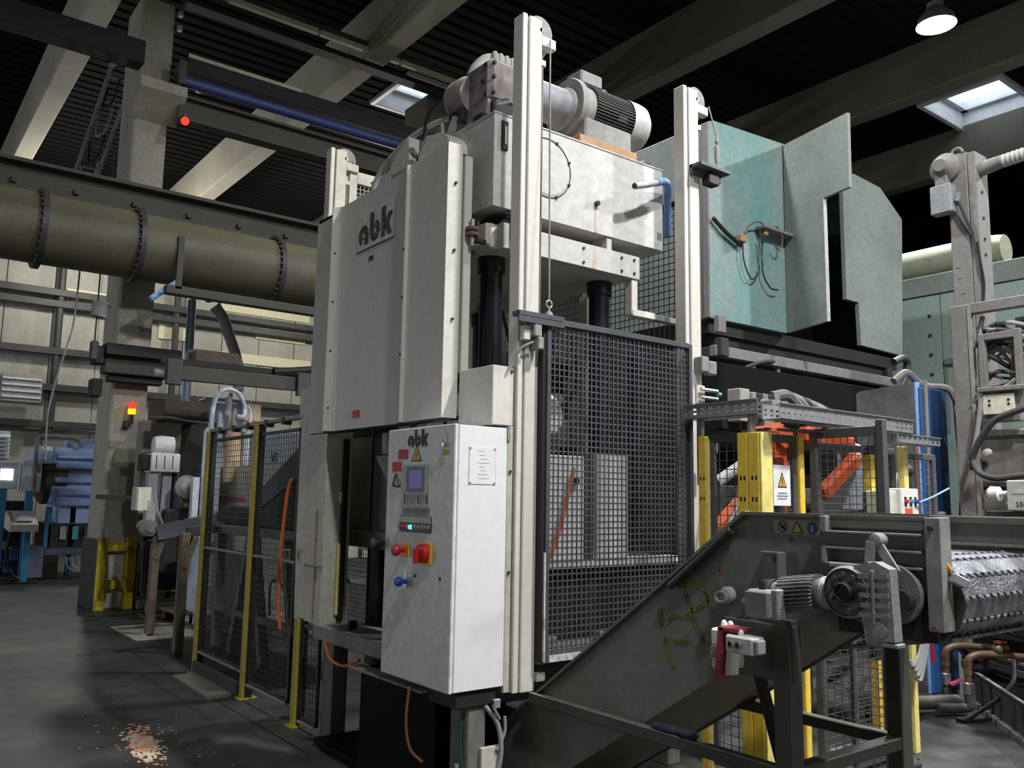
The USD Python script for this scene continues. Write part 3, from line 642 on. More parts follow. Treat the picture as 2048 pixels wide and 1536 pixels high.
def abk_shapes():
    """heavy rounded lower-case letters on a unit square, width about 1.5"""
    a = ring(0.27, 0.34, 0.27, 0.085, 1.26).union(sbox(0.33, 0.0, 0.54, 0.4)); a = a.difference(sbox(0.2, -0.1, 0.33, 0.2))
    b = ring(0.87, 0.34, 0.27, 0.085, 1.26).union(sbox(0.6, 0.3, 0.81, 1.0)); b = b.difference(sbox(0.81, 0.5, 0.87, 0.75))
    k = sbox(1.2, 0.0, 1.42, 1.0).union(Polygon([(1.36, 0.42), (1.56, 0.74), (1.78, 0.74), (1.6, 0.38), (1.75, 0.0), (1.54, 0.0), (1.42, 0.3)]))
    return [a, b, k]
def abk_on_x(x, y, z, h, w):
    out = []
    for g in abk_shapes():
        g = affinity.scale(g, -w / 1.78, h, origin=(0, 0)); g = affinity.translate(g, y, z)
        out.append(M().prism(g, 0, x - 0.0015, x))
    return out
for m in abk_on_x(2.6, 5.145, 3.275, 0.205, 0.465): hd.part('letter', m, ink_faded, 'faded black letter of abk')
hd.part('red_sticker', M().box(2.6015, 2.6035, 5.033, 5.135, 2.112, 2.16), red_sticker, 'small red square sticker')
hd.part('rivet_plate', M().box(2.6005, 2.6035, 4.93, 4.99, 3.15, 3.18), ink)
hp = thing('hood_pulley', 'cream rounded pulley cover with a wedge bracket on top of the hood', 'pulley', (2.66, 4.45, 3.64))
hp.part('cover', M().prism([(4.12, 3.62), (4.5, 3.62)] + [(4.31 + 0.19 * math.cos(a), 3.66 + 0.16 * math.sin(a)) for a in np.linspace(math.pi, 0, 16)], 0, 2.66, 2.9), cream_worn)
hp.part('bracket', M().prism([(4.6, 3.72), (4.86, 3.66), (4.84, 3.8), (4.62, 3.91)], 0, 2.66, 2.84), cream_worn)
hp.part('clamp', M().box(2.64, 2.72, 4.48, 4.8, 3.64, 3.7, 0.006), dusty_grey)
for z in (3.66, 3.74): hp.part('fitting', M().cyl((2.64, 4.5, z), (2.58, 4.44, z), 0.02, n=10), chrome)

# ------------------------------------------------------------------ sliding wire gate
gt = thing('sliding_gate', 'dark wire mesh gate with square cells closing the lit face of the press', 'gate', (3.55, 3.55, 0.74))
gt.part('frame', M().box(2.955, 2.985, 3.545, 3.585, 0.75, 2.585, 0.003).box(4.115, 4.145, 3.545, 3.585, 0.75, 2.585, 0.003).box(2.985, 4.115, 3.545, 3.585, 2.555, 2.59, 0.003).box(2.985, 4.115, 3.545, 3.585, 0.75, 0.785, 0.003), mesh_black)
gt.part('mesh', M().grid((2.985, 3.565, 0.785), (1, 0, 0), (0, 0, 1), 1.13, 1.77, 0.0345, 0.0347, 0.0085, 0.004), mesh_black, kind='stuff')
gt.part('bottom_edge', M().box(2.985, 4.115, 3.54, 3.546, 0.755, 0.79), look('chipped_white', '#c9c9c6', 0.6, dirt='#55555c', amt=0.9, ds=(30, 30, 30)))
gt.part('edge_patch', M().box(2.946, 2.955, 3.54, 3.58, 0.76, 1.32), look('chipped_white_side', '#c9c9c6', 0.6, dirt='#45454c', amt=0.9, ds=(24, 24, 12)), 'chipped white edge strip')
gt.part('carriage_bar', M().box(2.74, 3.06, 3.525, 3.59, 2.572, 2.6, 0.003).box(2.74, 3.06, 3.527, 3.537, 2.54, 2.59), mesh_black)
gt.part('side_channel', M().box(2.93, 2.957, 3.555, 3.6, 0.76, 2.57, 0.003), black_steel)
e = gt.part('eye_bolt', M().lathe((2.965, 3.55, 2.6), (0, 0, 1), [(0, 0), (0.025, 0), (0.018, 0.02), (0.008, 0.025), (0.008, 0.05), (0, 0.05)], 12), dusty_grey)
th = np.linspace(0, 2 * math.pi, 20)
e.part('eye', M().tube([(2.965 + 0.02 * math.cos(a), 3.55, 2.665 + 0.02 * math.sin(a)) for a in th], 0.006, 8), chrome)
gt.part('switch_block', M().box(2.85, 2.905, 3.53, 3.6, 2.47, 2.545, 0.006).box(2.87, 2.91, 3.52, 3.59, 2.40, 2.47, 0.006), dusty_grey)
gt.part('switch_lever', M().box(2.8, 2.85, 3.56, 3.6, 2.45, 2.53, 0.004), cream)
solo('gate_cable', M().cyl((2.965, 3.55, 2.685), (2.985, 3.59, 4.24), 0.005, n=8), dusty_grey, 'thin steel lifting cable of the wire gate', 'cable')
solo('switch_cable', M().hose([(2.85, 3.54, 2.44), (2.79, 3.57, 2.4), (2.76, 3.6, 2.33), (2.74, 3.61, 2.28)], 0.007, 8), cable_grey, 'short grey cable curving from the gate switch', 'cable')
# far post: raised carriage and latches
cr = thing('raised_carriage', 'grey carriage bar with turnbuckle hung on the far press post', 'carriage', (4.33, 3.57, 3.78))
cr.part('bar', M().box(4.2, 4.5, 3.5, 3.6, 3.78, 3.805, 0.003).box(4.2, 4.5, 3.58, 3.6, 3.74, 3.805), frame_grey)
cr.part('clamp', M().box(4.32, 4.42, 3.53, 3.6, 3.69, 3.76, 0.006), dark_steel)
cr.part('turnbuckle', M().lathe((4.42, 3.55, 3.805), (0, 0, 1), [(0, 0), (0.02, 0), (0.02, 0.03), (0.008, 0.04), (0.016, 0.08), (0.016, 0.16), (0.006, 0.18), (0.014, 0.2), (0.006, 0.24)], 10), dusty_grey)
cr.part('cable', M().cyl((4.42, 3.55, 4.04), (4.365, 3.57, 4.25), 0.005, n=8), dusty_grey)
lt = thing('post_latch', 'dusty safety switch with small green button on the far press post', 'switch', (4.3, 3.58, 2.3))
lt.part('switch_box', M().box(4.22, 4.29, 3.53, 3.6, 2.42, 2.52, 0.006).box(4.3, 4.38, 3.54, 3.6, 2.41, 2.5, 0.008), dusty_grey)
lt.part('latch_plate', M().box(4.23, 4.31, 3.585, 3.6, 2.22, 2.34, 0.004), cream_worn)
for z in (2.26, 2.31): lt.part('pin', M().cyl((4.24, 3.56, z), (4.4, 3.56, z), 0.012, n=10), chrome)
lt.part('green_button', M().cyl((4.4, 3.56, 2.29), (4.43, 3.56, 2.29), 0.015, n=12), teal, 'small green button')
# rear guards
rg = thing('rear_guard', 'black wire mesh guard at the back of the press with the green booth behind', 'guard', (4.55, 4.9, 0.8))
rg.part('frame', M().box(4.53, 4.56, 3.95, 4.0, 0.1, 3.75, 0.003).box(4.53, 4.56, 4.75, 4.79, 0.1, 3.75, 0.003).box(4.53, 4.56, 6.2, 6.24, 0.1, 3.75, 0.003).box(4.53, 4.56, 4.0, 6.2, 3.72, 3.75), black_steel)
rg.part('mesh', M().grid((4.545, 4.0, 0.8), (0, 1, 0), (0, 0, 1), 2.2, 2.92, 0.05, 0.05, 0.006, 0.004), mesh_thin, kind='stuff')
bf = thing('wire_fence', 'wire fence with a beige post seen through the open press front', 'fence', (4.7, 7.8, 0))
bf.part('beige_post', M().box(4.66, 4.72, 8.3, 8.4, 0, 2.0, 0.004), beige)
bf.part('beige_post', M().box(4.66, 4.72, 6.6, 6.68, 0, 2.0, 0.004), beige)
for z in (0.62, 1.0): bf.part('rail', M().box(4.66, 4.7, 6.3, 9.6, z, z + 0.05, 0.004), beige)
bf.part('pale_panel', M().box(4.9, 4.95, 6.4, 9.6, 0.1, 0.6), look('pale_rear_panel', '#b5b2a4', 0.6))
bf.part('mesh', M().grid((4.69, 6.3, 0.1), (0, 1, 0), (0, 0, 1), 3.3, 1.9, 0.05, 0.05, 0.006, 0.004), mesh_thin, kind='stuff')
sg = thing('rear_gate', 'second wire gate, raised behind the faded lettering of the hood', 'gate', (3.3, 6.12, 2.5))
sg.part('frame', M().box(2.98, 3.05, 6.1, 6.14, 2.5, 4.22, 0.003).box(3.05, 4.1, 6.1, 6.14, 4.12, 4.22, 0.003).box(4.1, 4.17, 6.1, 6.14, 2.5, 4.22, 0.003), cream_worn)
sg.part('mesh', M().grid((3.05, 6.12, 2.5), (1, 0, 0), (0, 0, 1), 1.05, 1.62, 0.036, 0.036, 0.009, 0.004), dusty_grey, kind='stuff')
sg.part('eye', M().tube([(3.02 + 0.02 * math.cos(a), 6.12, 4.24 + 0.02 * math.sin(a)) for a in th], 0.006, 8), chrome)
sg.part('lifting_cable', M().cyl((3.02, 6.1, 4.26), (2.99, 6.08, 4.28), 0.006, n=8), chrome)

# ------------------------------------------------------------------ hydraulic tank, pump and motor on top
tk = thing('hydraulic_tank', 'white hydraulic tank with round cover and rust run under a drain plug', 'tank', (3.5, 4.2, 3.27))
tk.part('shell', M().prism([(3.85, 3.275), (5.35, 3.275), (5.35, 3.84), (3.85, 3.84)], 0, 2.785, 4.21), tank_paint)
tk.part('top_lip', M().box(2.78, 4.215, 3.845, 5.36, 3.835, 3.848, 0.003), tank_paint)
cv = tk.part('round_cover', M().lathe((3.19, 3.851, 3.6), (0, -1, 0), [(0, 0.006), (0.165, 0.006), (0.172, 0.003), (0.178, 0.0)], 48), tank_paint)
rb = M()
for a in np.arange(0.4, 6.6, math.pi / 4): rb.cyl((3.19 + 0.186 * math.cos(a), 3.85, 3.6 + 0.186 * math.sin(a)), (3.19 + 0.186 * math.cos(a), 3.838, 3.6 + 0.186 * math.sin(a)), 0.009, n=8)
cv.part('cover_screw', rb, dark_steel, kind='stuff')
cv.part('cover_rim', M().lathe((3.19, 3.851, 3.6), (0, -1, 0), [(0.182, 0), (0.19, 0.003), (0.182, 0.004)], 48), dark_steel)
s = tk.part('sight_glass', M().box(2.835, 2.88, 3.835, 3.852, 3.62, 3.8, 0.012), black_plastic, 'black oil sight gauge')
s.part('gauge_window', M().box(2.85, 2.866, 3.831, 3.836, 3.655, 3.765), offwhite)
tk.part('drain_plug', M().cyl((3.594, 3.85, 3.465), (3.594, 3.825, 3.465), 0.016, n=10), dark_steel)
tk.part('rust_run', M().prism([(3.588, 3.45), (3.6, 3.45), (3.604, 3.28), (3.583, 3.28)], 1, 3.8475, 3.85), rusty, 'rust run below the plug')
tk.part('type_plate', M().box(4.16, 4.2, 3.8475, 3.85, 3.345, 3.395), dusty_grey)
# blue hose over the corner
hs = thing('suction_pipe', 'blue and white hose bent over the tank corner', 'hose', (4.1, 3.8, 3.6))
hs.part('white_end', M().hose([(3.79, 3.7, 3.588), (3.9, 3.7, 3.625), (4.0, 3.71, 3.665)], 0.022, 12), tank_paint)
hs.part('blue_bend', M().hose([(4.0, 3.71, 3.665), (4.1, 3.73, 3.7), (4.2, 3.79, 3.69), (4.27, 3.86, 3.61), (4.29, 3.88, 3.4)], 0.026, 12), look('blue_hose', '#6f93c4', 0.45))
hs.part('open_end', M().cyl((3.786, 3.7, 3.5865), (3.782, 3.7, 3.585), 0.017, n=14), black_plastic)
mo = thing('electric_motor', 'large grey finned electric motor lying on the tank top', 'motor', (3.8, 4.15, 3.85))
ax = np.array([1, 0, 0.0])
mo.part('bell_housing', M().lathe((3.2, 4.15, 4.2), ax, [(0.0, 0), (0.125, 0), (0.125, 0.34), (0.145, 0.36), (0.145, 0.42), (0.0, 0.42)], 32), motor_grey, smooth=40)
mo.part('mount_flange', M().lathe((3.58, 4.15, 4.215), ax, [(0.0, 0), (0.195, 0), (0.2, 0.01), (0.2, 0.045), (0.19, 0.055), (0, 0.055)], 40), dusty_grey, smooth=40)
mo.part('rear_bell', M().lathe((3.63, 4.15, 4.225), ax, [(0, 0), (0.16, 0), (0.17, 0.05), (0.165, 0.1), (0, 0.1)], 32), dusty_grey)
mo.part('stator', M().cyl((3.73, 4.15, 4.235), (4.09, 4.15, 4.235), 0.145, n=32), motor_fin)
fins = M()
for a in np.arange(0, 2 * math.pi, math.pi / 26):
    if abs(math.sin(a) - 1) < 0.03: continue
    c = np.array([3.91, 4.15 + 0.158 * math.cos(a), 4.235 + 0.158 * math.sin(a)])
    fins.obox(c, (1, 0, 0), (0, math.cos(a), math.sin(a)), (0, -math.sin(a), math.cos(a)), np.array([0.18, 0.018, 0.0035]))
mo.part('cooling_fin', fins, motor_fin, kind='stuff')
mo.part('fan_cowl', M().lathe((4.08, 4.15, 4.24), ax, [(0.18, 0), (0.182, 0.1), (0.176, 0.15), (0.15, 0.185), (0.1, 0.2), (0, 0.202)], 36), look('cowl_grey', '#b6b6b2', 0.5, dirt='#8f8e89', amt=0.5), smooth=60)
mo.part('terminal_box', M().box(3.67, 3.87, 4.08, 4.24, 4.4, 4.5, 0.012), look('terminal_grey', '#85868a', 0.5, dirt='#6a6a6c', amt=0.5, dust=0.8))
mo.part('foot', M().box(3.62, 4.05, 3.98, 4.32, 3.93, 4.11, 0.012), dusty_grey)
mo.part('lifting_eye', M().tube([(3.93 + 0.02 * math.cos(a), 4.13, 4.42 + 0.02 * math.sin(a)) for a in th], 0.007, 8), dusty_grey)
mo.part('rating_plate', M().obox((3.98, 4.0, 4.2), (1, 0, 0), (0, -0.95, -0.3), (0, 0.3, -0.95), np.array([0.04, 0.0065, 0.025])), chrome)
mo.part('plinth', M().box(3.5, 4.02, 3.9, 4.36, 3.848, 3.93, 0.006), rust_orange, 'rusty orange plinth')
pu = thing('hydraulic_pump', 'grimy reddish grey pump casting with bolted ports at the tank corner', 'pump', (2.9, 4.1, 3.85))
pu.part('casing', M().box(2.84, 3.09, 3.98, 4.26, 3.98, 4.27, 0.03), pump_grey)
pu.part('end_cover', M().prism([(2.82, 3.86), (3.02, 3.92), (3.02, 4.0), (2.84, 4.0)], 1, 4.0, 4.22), pump_grey)
pu.part('side_body', M().lathe((2.9, 4.2, 4.1), (0, 1, 0), [(0, 0), (0.13, 0), (0.15, 0.05), (0.15, 0.16), (0.1, 0.2), (0, 0.2)], 24), pump_grey)
pu.part('coupling', M().cyl((3.06, 4.13, 4.19), (3.24, 4.15, 4.2), 0.1, n=24), pump_grey)
for k in range(4):
    x = 2.9 + 0.045 * k
    pu.part('port_stud', M().lathe((x, 4.02, 4.255), (0, 0, 1), [(0, 0), (0.027, 0), (0.025, 0.05), (0.012, 0.07), (0, 0.072)], 10), dusty_grey)
for (y, z) in ((3.99, 4.03), (3.99, 4.22), (4.02, 4.12)): pu.part('bolt_head', M().cyl((2.841, y + 0.03, z), (2.83, y + 0.03, z), 0.014, n=8), black_steel)
for (x, z) in ((2.87, 4.04), (2.87, 4.14), (2.87, 4.23)): pu.part('bolt_head', M().cyl((x, 3.981, z), (x, 3.97, z), 0.012, n=8), black_steel)
pu.part('dark_recess', M().box(2.86, 3.05, 3.975, 4.0, 3.9, 3.99, 0.006), black_steel)
pu.part('elbow', M().hose([(2.98, 4.35, 4.2), (3.02, 4.38, 4.36), (3.12, 4.38, 4.47), (3.26, 4.36, 4.46), (3.36, 4.34, 4.38)], 0.065, 14), dusty_grey)
pu.part('solenoid', M().box(2.78, 2.86, 4.2, 4.34, 3.9, 4.0, 0.01), black_plastic)
pu.part('drain_cock', M().cyl((2.83, 3.9, 3.93), (2.9, 3.87, 3.95), 0.016, n=8), chrome)
pu.part('support_frame', M().box(2.8, 3.1, 4.0, 4.1, 3.848, 3.9, 0.005), black_steel)
pu.part('arm_stay', M().bar((2.78, 4.42, 3.95), (2.76, 4.35, 3.7), 0.02, 0.05).bar((2.78, 4.25, 3.95), (2.76, 4.36, 3.72), 0.02, 0.05), dusty_grey)
pu.part('ribbed_filter', M().lathe((2.78, 4.5, 3.72), (0, 0, 1), [(0, 0), (0.09, 0), (0.1, 0.04), (0.09, 0.12), (0.06, 0.17), (0, 0.18)], 20), motor_grey)
solo('grey_loop_hose', M().hose([(2.84, 4.3, 4.0), (2.76, 4.5, 3.98), (2.7, 4.72, 3.92), (2.66, 4.95, 3.8), (2.64, 5.04, 3.66), (2.66, 5.06, 3.55)], 0.018, 10), look('pale_hose', '#a29f98', 0.6), 'pale grey hose looping down onto the hood from the pump', 'hose')
solo('black_loop_hose', M().hose([(2.84, 4.3, 4.1), (2.78, 4.42, 4.12), (2.74, 4.52, 4.02), (2.74, 4.56, 3.85), (2.74, 4.55, 3.7)], 0.014, 10), cable_black, 'black hose arching from the pump behind the pulley cover', 'hose')
ts = thing('tank_top_valves', 'row of small dusty fittings along the tank top beside the motor', 'fittings', (4.0, 4.1, 3.85))
for k, x in enumerate((4.06, 4.12, 4.17)): ts.part('fitting', M().lathe((x, 3.98, 3.848), (0, 0, 1), [(0, 0), (0.03, 0), (0.03, 0.03), (0.015, 0.035), (0.015, 0.07 - 0.01 * k), (0, 0.075 - 0.01 * k)], 12), dusty_grey)
ts.part('valve_hose', M().hose([(4.06, 3.95, 3.88), (4.12, 3.93, 3.9), (4.18, 3.92, 3.88), (4.23, 3.93, 3.82)], 0.014, 8), dusty_grey)

# ------------------------------------------------------------------ control cabinet
cc = thing('control_cabinet', 'white electrical control cabinet with abk lettering and red rotary switch', 'cabinet', (2.58, 3.97, 0.64))
cc.part('body', M().box(2.445, 2.755, 3.63, 4.315, 0.645, 1.972, 0.004), white_paint)
dr = cc.part('door', M().box(2.42, 2.442, 3.63, 4.315, 0.642, 1.976, 0.005), look('cabinet_door_paint', '#d8d8d4', 0.42, dirt='#a8a79e', amt=0.35, ds=(3, 3, 0.6), lo=0.5, hi=0.8))
for m in abk_on_x(2.42, 4.095, 1.87, 0.092, 0.21): dr.part('letter', m, ink, 'black letter of abk')
def tri_x(x, y, z, w, h, d=0.001):
    return M().prism([(y - w / 2, z), (y + w / 2, z), (y, z + h)], 0, x - d, x)
dr.part('warning_border', tri_x(2.42, 4.0, 1.792, 0.112, 0.09), ink)
dr.part('warning_triangle', tri_x(2.4188, 4.0, 1.798, 0.088, 0.07), sign_yellow, 'yellow electrical hazard triangle')
dr.part('flash_mark', M().prism([(4.004, 1.842), (3.993, 1.824), (4.0, 1.824), (3.996, 1.806), (4.007, 1.829), (4.0, 1.829)], 0, 2.4165, 2.4177), ink)
dr.part('red_sticker', M().box(2.4185, 2.42, 4.088, 4.194, 1.806, 1.86), pink_sticker, 'crimson sticker')
dr.part('red_sticker', M().box(2.4185, 2.42, 4.154, 4.256, 1.74, 1.793), red_sticker, 'orange red sticker')
dr.part('key_hook', M().bar((2.412, 4.236, 1.662), (2.412, 4.205, 1.728), 0.006, 0.006).bar((2.412, 4.205, 1.728), (2.412, 4.166, 1.662), 0.006, 0.006).bar((2.412, 4.236, 1.662), (2.412, 4.166, 1.655), 0.008, 0.012), dark_steel)
hm = dr.part('operator_panel', M().box(2.412, 2.42, 3.847, 4.127, 1.545, 1.775, 0.003), look('panel_grey', '#b9b9b2', 0.5, dirt='#9a9a92', amt=0.3))
hm.part('panel_bezel', M().box(2.4105, 2.412, 3.9, 4.085, 1.63, 1.762), hmi_teal)
hm.part('screen', M().box(2.4092, 2.4105, 3.926, 4.054, 1.645, 1.743), screen, 'pale violet lit screen')
for k in range(9):
    y = 3.872 + 0.028 * k
    hm.part('panel_key', M().box(2.4105, 2.412, y - 0.006, y + 0.006, 1.565 + (0.02 if k in (1, 4) else 0), 1.615), dark_steel if k in (0, 3, 8) else dusty_grey)
dr.part('blank_plate', M().box(2.417, 2.42, 3.85, 4.124, 1.503, 1.54), look('blank_plate_grey', '#8f908a', 0.55))
ls = dr.part('indicator_strip', M().box(2.4165, 2.42, 3.831, 4.153, 1.412, 1.5), black_plastic)
for k in range(9):
    y = 3.849 + 0.0355 * k
    dr.part('label_field', M().box(2.4145, 2.4165, y - 0.0152, y + 0.0152, 1.464, 1.496), look('label_field_beige', '#c9c8b0', 0.5) if k == 0 else LBL)
    if k == 0: LBL = UsdShade.Material.Get(stage, f'{LOOKS}/label_field_beige')
    ls.part('indicator', M().cyl((2.4165, y, 1.44), (2.404, y, 1.44), 0.0125, n=14), green_lamp if k == 5 else (red if k in (7, 8) else dusty_grey), 'green lit indicator' if k == 5 else None)
es = dr.part('emergency_stop', M().box(2.412, 2.42, 4.045, 4.13, 1.28, 1.35, 0.002), sign_yellow, 'red mushroom button on a yellow plate')
es.part('mushroom', M().lathe((2.412, 4.09, 1.315), (-1, 0, 0), [(0.012, 0), (0.016, 0.03), (0.028, 0.035), (0.032, 0.05), (0.027, 0.064), (0, 0.068)], 22), red)
sw = dr.part('main_switch', M().box(2.405, 2.42, 3.815, 3.915, 1.25, 1.365, 0.003), sign_yellow, 'red rotary switch on a yellow plate')
sw.part('dial', M().lathe((2.405, 3.87, 1.31), (-1, 0, 0), [(0.05, 0), (0.047, 0.03), (0.036, 0.036), (0, 0.036)], 28), red)
sw.part('dial_handle', M().box(2.34, 2.372, 3.858, 3.882, 1.262, 1.335, 0.006), red)
bs = dr.part('key_switch', M().box(2.416, 2.42, 4.055, 4.09, 1.115, 1.205), chrome)
bs.part('blue_knob', M().lathe((2.416, 4.075, 1.15), (-1, 0, 0), [(0.012, 0), (0.012, 0.025), (0.024, 0.028), (0.026, 0.045), (0.02, 0.056), (0, 0.058)], 20), switch_blue)
for y, z in ((3.979, 1.188), (3.735, 1.19)): dr.part('hole_plug', M().cyl((2.42, y, z), (2.418, y, z), 0.011, n=14), dark_steel)
k = dr.part('door_lock', M().box(2.414, 2.42, 3.695, 3.722, 1.86, 1.93, 0.002), zinc)
k.part('barrel', M().cyl((2.414, 3.708, 1.87), (2.396, 3.708, 1.87), 0.011, n=12), chrome)
k.part('key_tag', M().box(2.41, 2.414, 3.69, 3.72, 1.815, 1.845), sign_green, 'yellowish key tag')
sp = cc.part('document_plate', M().box(2.51, 2.676, 3.628, 3.631, 1.672, 1.863), white_paint, 'clear sheet with a printed page')
for k in range(8): sp.part('print_line', M().box(2.56 + 0.01 * (k % 3), 2.6 + 0.012 * (k % 4), 3.6272, 3.6282, 1.84 - 0.02 * k, 1.842 - 0.02 * k), ink_grey)
for x in (2.516, 2.67):
    for z in (1.68, 1.856): sp.part('plate_pin', M().cyl((x, 3.628, z), (x, 3.622, z), 0.004, n=8), chrome)
sp.part('plate_edge', M().box(2.508, 2.678, 3.6285, 3.6305, 1.669, 1.673).box(2.508, 2.512, 3.6285, 3.6305, 1.67, 1.865).box(2.674, 2.678, 3.6285, 3.6305, 1.67, 1.865), dusty_grey)
cc.part('gland_box', M().box(2.47, 2.72, 3.645, 3.9, 0.56, 0.645, 0.006), black_steel)
cc.part('side_knob', M().lathe((2.4, 4.34, 1.34), (-1, 0, 0), [(0, 0), (0.03, 0), (0.034, 0.02), (0.03, 0.045), (0, 0.05)], 18), black_plastic, 'black knob at the cabinet edge')
cc.part('knob_arm', M().box(2.4, 2.44, 4.31, 4.38, 1.315, 1.35, 0.004), black_plastic)
# cables hanging under the cabinet
for k, (pts, r, m, lb) in enumerate([
    ([(2.66, 3.66, 0.56), (2.72, 3.63, 0.47), (2.74, 3.62, 0.34), (2.72, 3.63, 0.22), (2.66, 3.66, 0.13), (2.58, 3.7, 0.1), (2.54, 3.72, 0.17), (2.54, 3.72, 0.28)], 0.013, cable_grey, 'thick grey cable looping below the cabinet'),
    ([(2.76, 3.62, 0.5), (2.76, 3.62, 0.42), (2.72, 3.63, 0.34)], 0.009, cable_grey, 'short grey cable under the casing strip'),
    ([(2.57, 3.68, 0.31), (2.62, 3.67, 0.285), (2.67, 3.66, 0.3)], 0.006, cable_grey, 'thin sagging grey wire below the cabinet'),
    ([(2.56, 3.7, 0.56), (2.55, 3.71, 0.4), (2.565, 3.7, 0.25), (2.6, 3.69, 0.1)], 0.011, look('green_cable', '#2f5a45', 0.5), 'dark green cable hanging below the cabinet')]):
    solo('hanging_cable', M().hose(pts, r, 8), m, lb, 'cable')
bk = thing('cable_clamp', 'small bright angle clamp under the cabinet', 'clamp', (2.7, 3.64, 0.5))
bk.part('angle', M().box(2.69, 2.73, 3.615, 3.64, 0.545, 0.59, 0.003).bar((2.69, 3.62, 0.55), (2.73, 3.62, 0.49), 0.008, 0.012), zinc)
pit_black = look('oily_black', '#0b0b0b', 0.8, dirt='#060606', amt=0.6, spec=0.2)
# drip tray and dark pit front below
dt = thing('drip_tray', 'dark catch tray with a pale worn rim below the press front', 'tray', (2.6, 4.2, 0))
dt.part('rim', M().prism([(2.43, 4.72), (2.43, 3.9), (2.53, 3.9), (2.53, 4.72)], 2, 0.598, 0.61), dusty_grey)
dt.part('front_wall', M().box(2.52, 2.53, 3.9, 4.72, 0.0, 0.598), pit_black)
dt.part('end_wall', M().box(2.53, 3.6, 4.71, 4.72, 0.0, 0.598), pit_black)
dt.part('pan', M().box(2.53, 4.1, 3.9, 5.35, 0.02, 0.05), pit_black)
# ------------------------------------------------------------------ hinged-belt scrap conveyor in front of the gate
XA, XB = 2.9, 3.7
cv = thing('scrap_conveyor', 'dark olive steel belt conveyor climbing out of the pit beside the press', 'conveyor', (3.3, 2.4, 0))
side = [(3.84, 0.395), (2.215, 1.564), (1.435, 1.562), (1.435, 1.195), (1.77, 1.14), (2.0, 1.14), (2.304, 0.937), (2.515, 0.795), (3.66, 0.06), (3.84, 0.06)]
for n, (a, b) in enumerate(((XA, XA + 0.008), (XB - 0.008, XB))):
    cv.part('side_plate', M().prism(side, 0, a, b), chute_paint)
under = np.array([(3.66, 0.075), (2.515, 0.81), (2.304, 0.952), (2.0, 1.152), (1.72, 1.152)])
pan = M()
for p, q in zip(under[:-1], under[1:]):
    pan.prism([tuple(p), tuple(q), (q[0] + 0.004, q[1] + 0.012), (p[0] + 0.004, p[1] + 0.012)], 0, XA + 0.008, XB - 0.008)
cv.part('bottom_pan', pan, chute_under)
# folded top rim on the near side plate and the tube rail
cv.part('top_rim', M().prism([(3.84, 0.395), (2.215, 1.564), (1.435, 1.562), (1.435, 1.55), (2.209, 1.552), (3.84, 0.38)], 0, XA - 0.022, XA).prism([(3.84, 0.4), (2.215, 1.568), (2.21, 1.56), (3.84, 0.388)], 0, XA - 0.005, XA + 0.03), chute_paint)
cv.part('tube_rail', M().cyl((XA - 0.025, 2.6, 1.235), (XA - 0.025, 2.265, 1.487), 0.017, n=14), dark_steel)
cv.part('rail_bore', M().cyl((XA - 0.025, 2.265, 1.487), (XA - 0.025, 2.2635, 1.488), 0.012, n=14), black_steel)
# head section: ribbed cover plates and end column
hd_ = cv.part('head_cover', M().box(XA - 0.02, XA, 1.47, 1.84, 1.515, 1.555, 0.003).box(XA - 0.012, XA, 1.47, 1.83, 1.3, 1.5), chute_paint)
cv.part('rib', M().box(XA - 0.05, XA, 1.475, 1.835, 1.497, 1.505, 0.002), dusty_grey)
cv.part('rib', M().box(XA - 0.05, XA, 1.475, 1.835, 1.44, 1.448, 0.002), dusty_grey)
cv.part('rib', M().box(XA - 0.05, XA, 1.475, 1.835, 1.385, 1.393, 0.002), dusty_grey)
cv.part('rib_gusset', M().box(XA - 0.05, XA, 1.82, 1.845, 1.5, 1.558, 0.003), dusty_grey)
cv.part('rib_gusset', M().box(XA - 0.05, XA, 1.822, 1.842, 1.39, 1.445, 0.003), dusty_grey)
cv.part('end_column', M().box(XA - 0.03, XA + 0.04, 1.41, 1.437, 1.19, 1.563, 0.003).box(XA - 0.034, XA - 0.026, 1.41, 1.462, 1.19, 1.56, 0.002), dusty_grey)
cv.part('column_bolt', M().cyl((XA - 0.034, 1.44, 1.525), (XA - 0.046, 1.44, 1.525), 0.009, n=8), dark_steel)
cv.part('column_bolt', M().cyl((XA - 0.034, 1.44, 1.2), (XA - 0.046, 1.44, 1.2), 0.011, n=8), brown_rod)
cv.part('end_plate', M().box(XA - 0.02, XA, 1.44, 1.8, 1.15, 1.3, 0.003), black_steel)
cv.part('far_rim', M().box(XB - 0.03, XB + 0.02, 1.3, 1.85, 1.53, 1.56, 0.003).box(XB - 0.012, XB + 0.02, 1.3, 1.9, 1.45, 1.53), chute_paint)
cv.part('far_rim_edge', M().box(XB - 0.03, XB - 0.01, 1.3, 1.9, 1.44, 1.452, 0.002), look('worn_bright_edge', '#8f8d88', 0.6, dirt='#55534e', amt=0.8, ds=(30, 30, 30)))
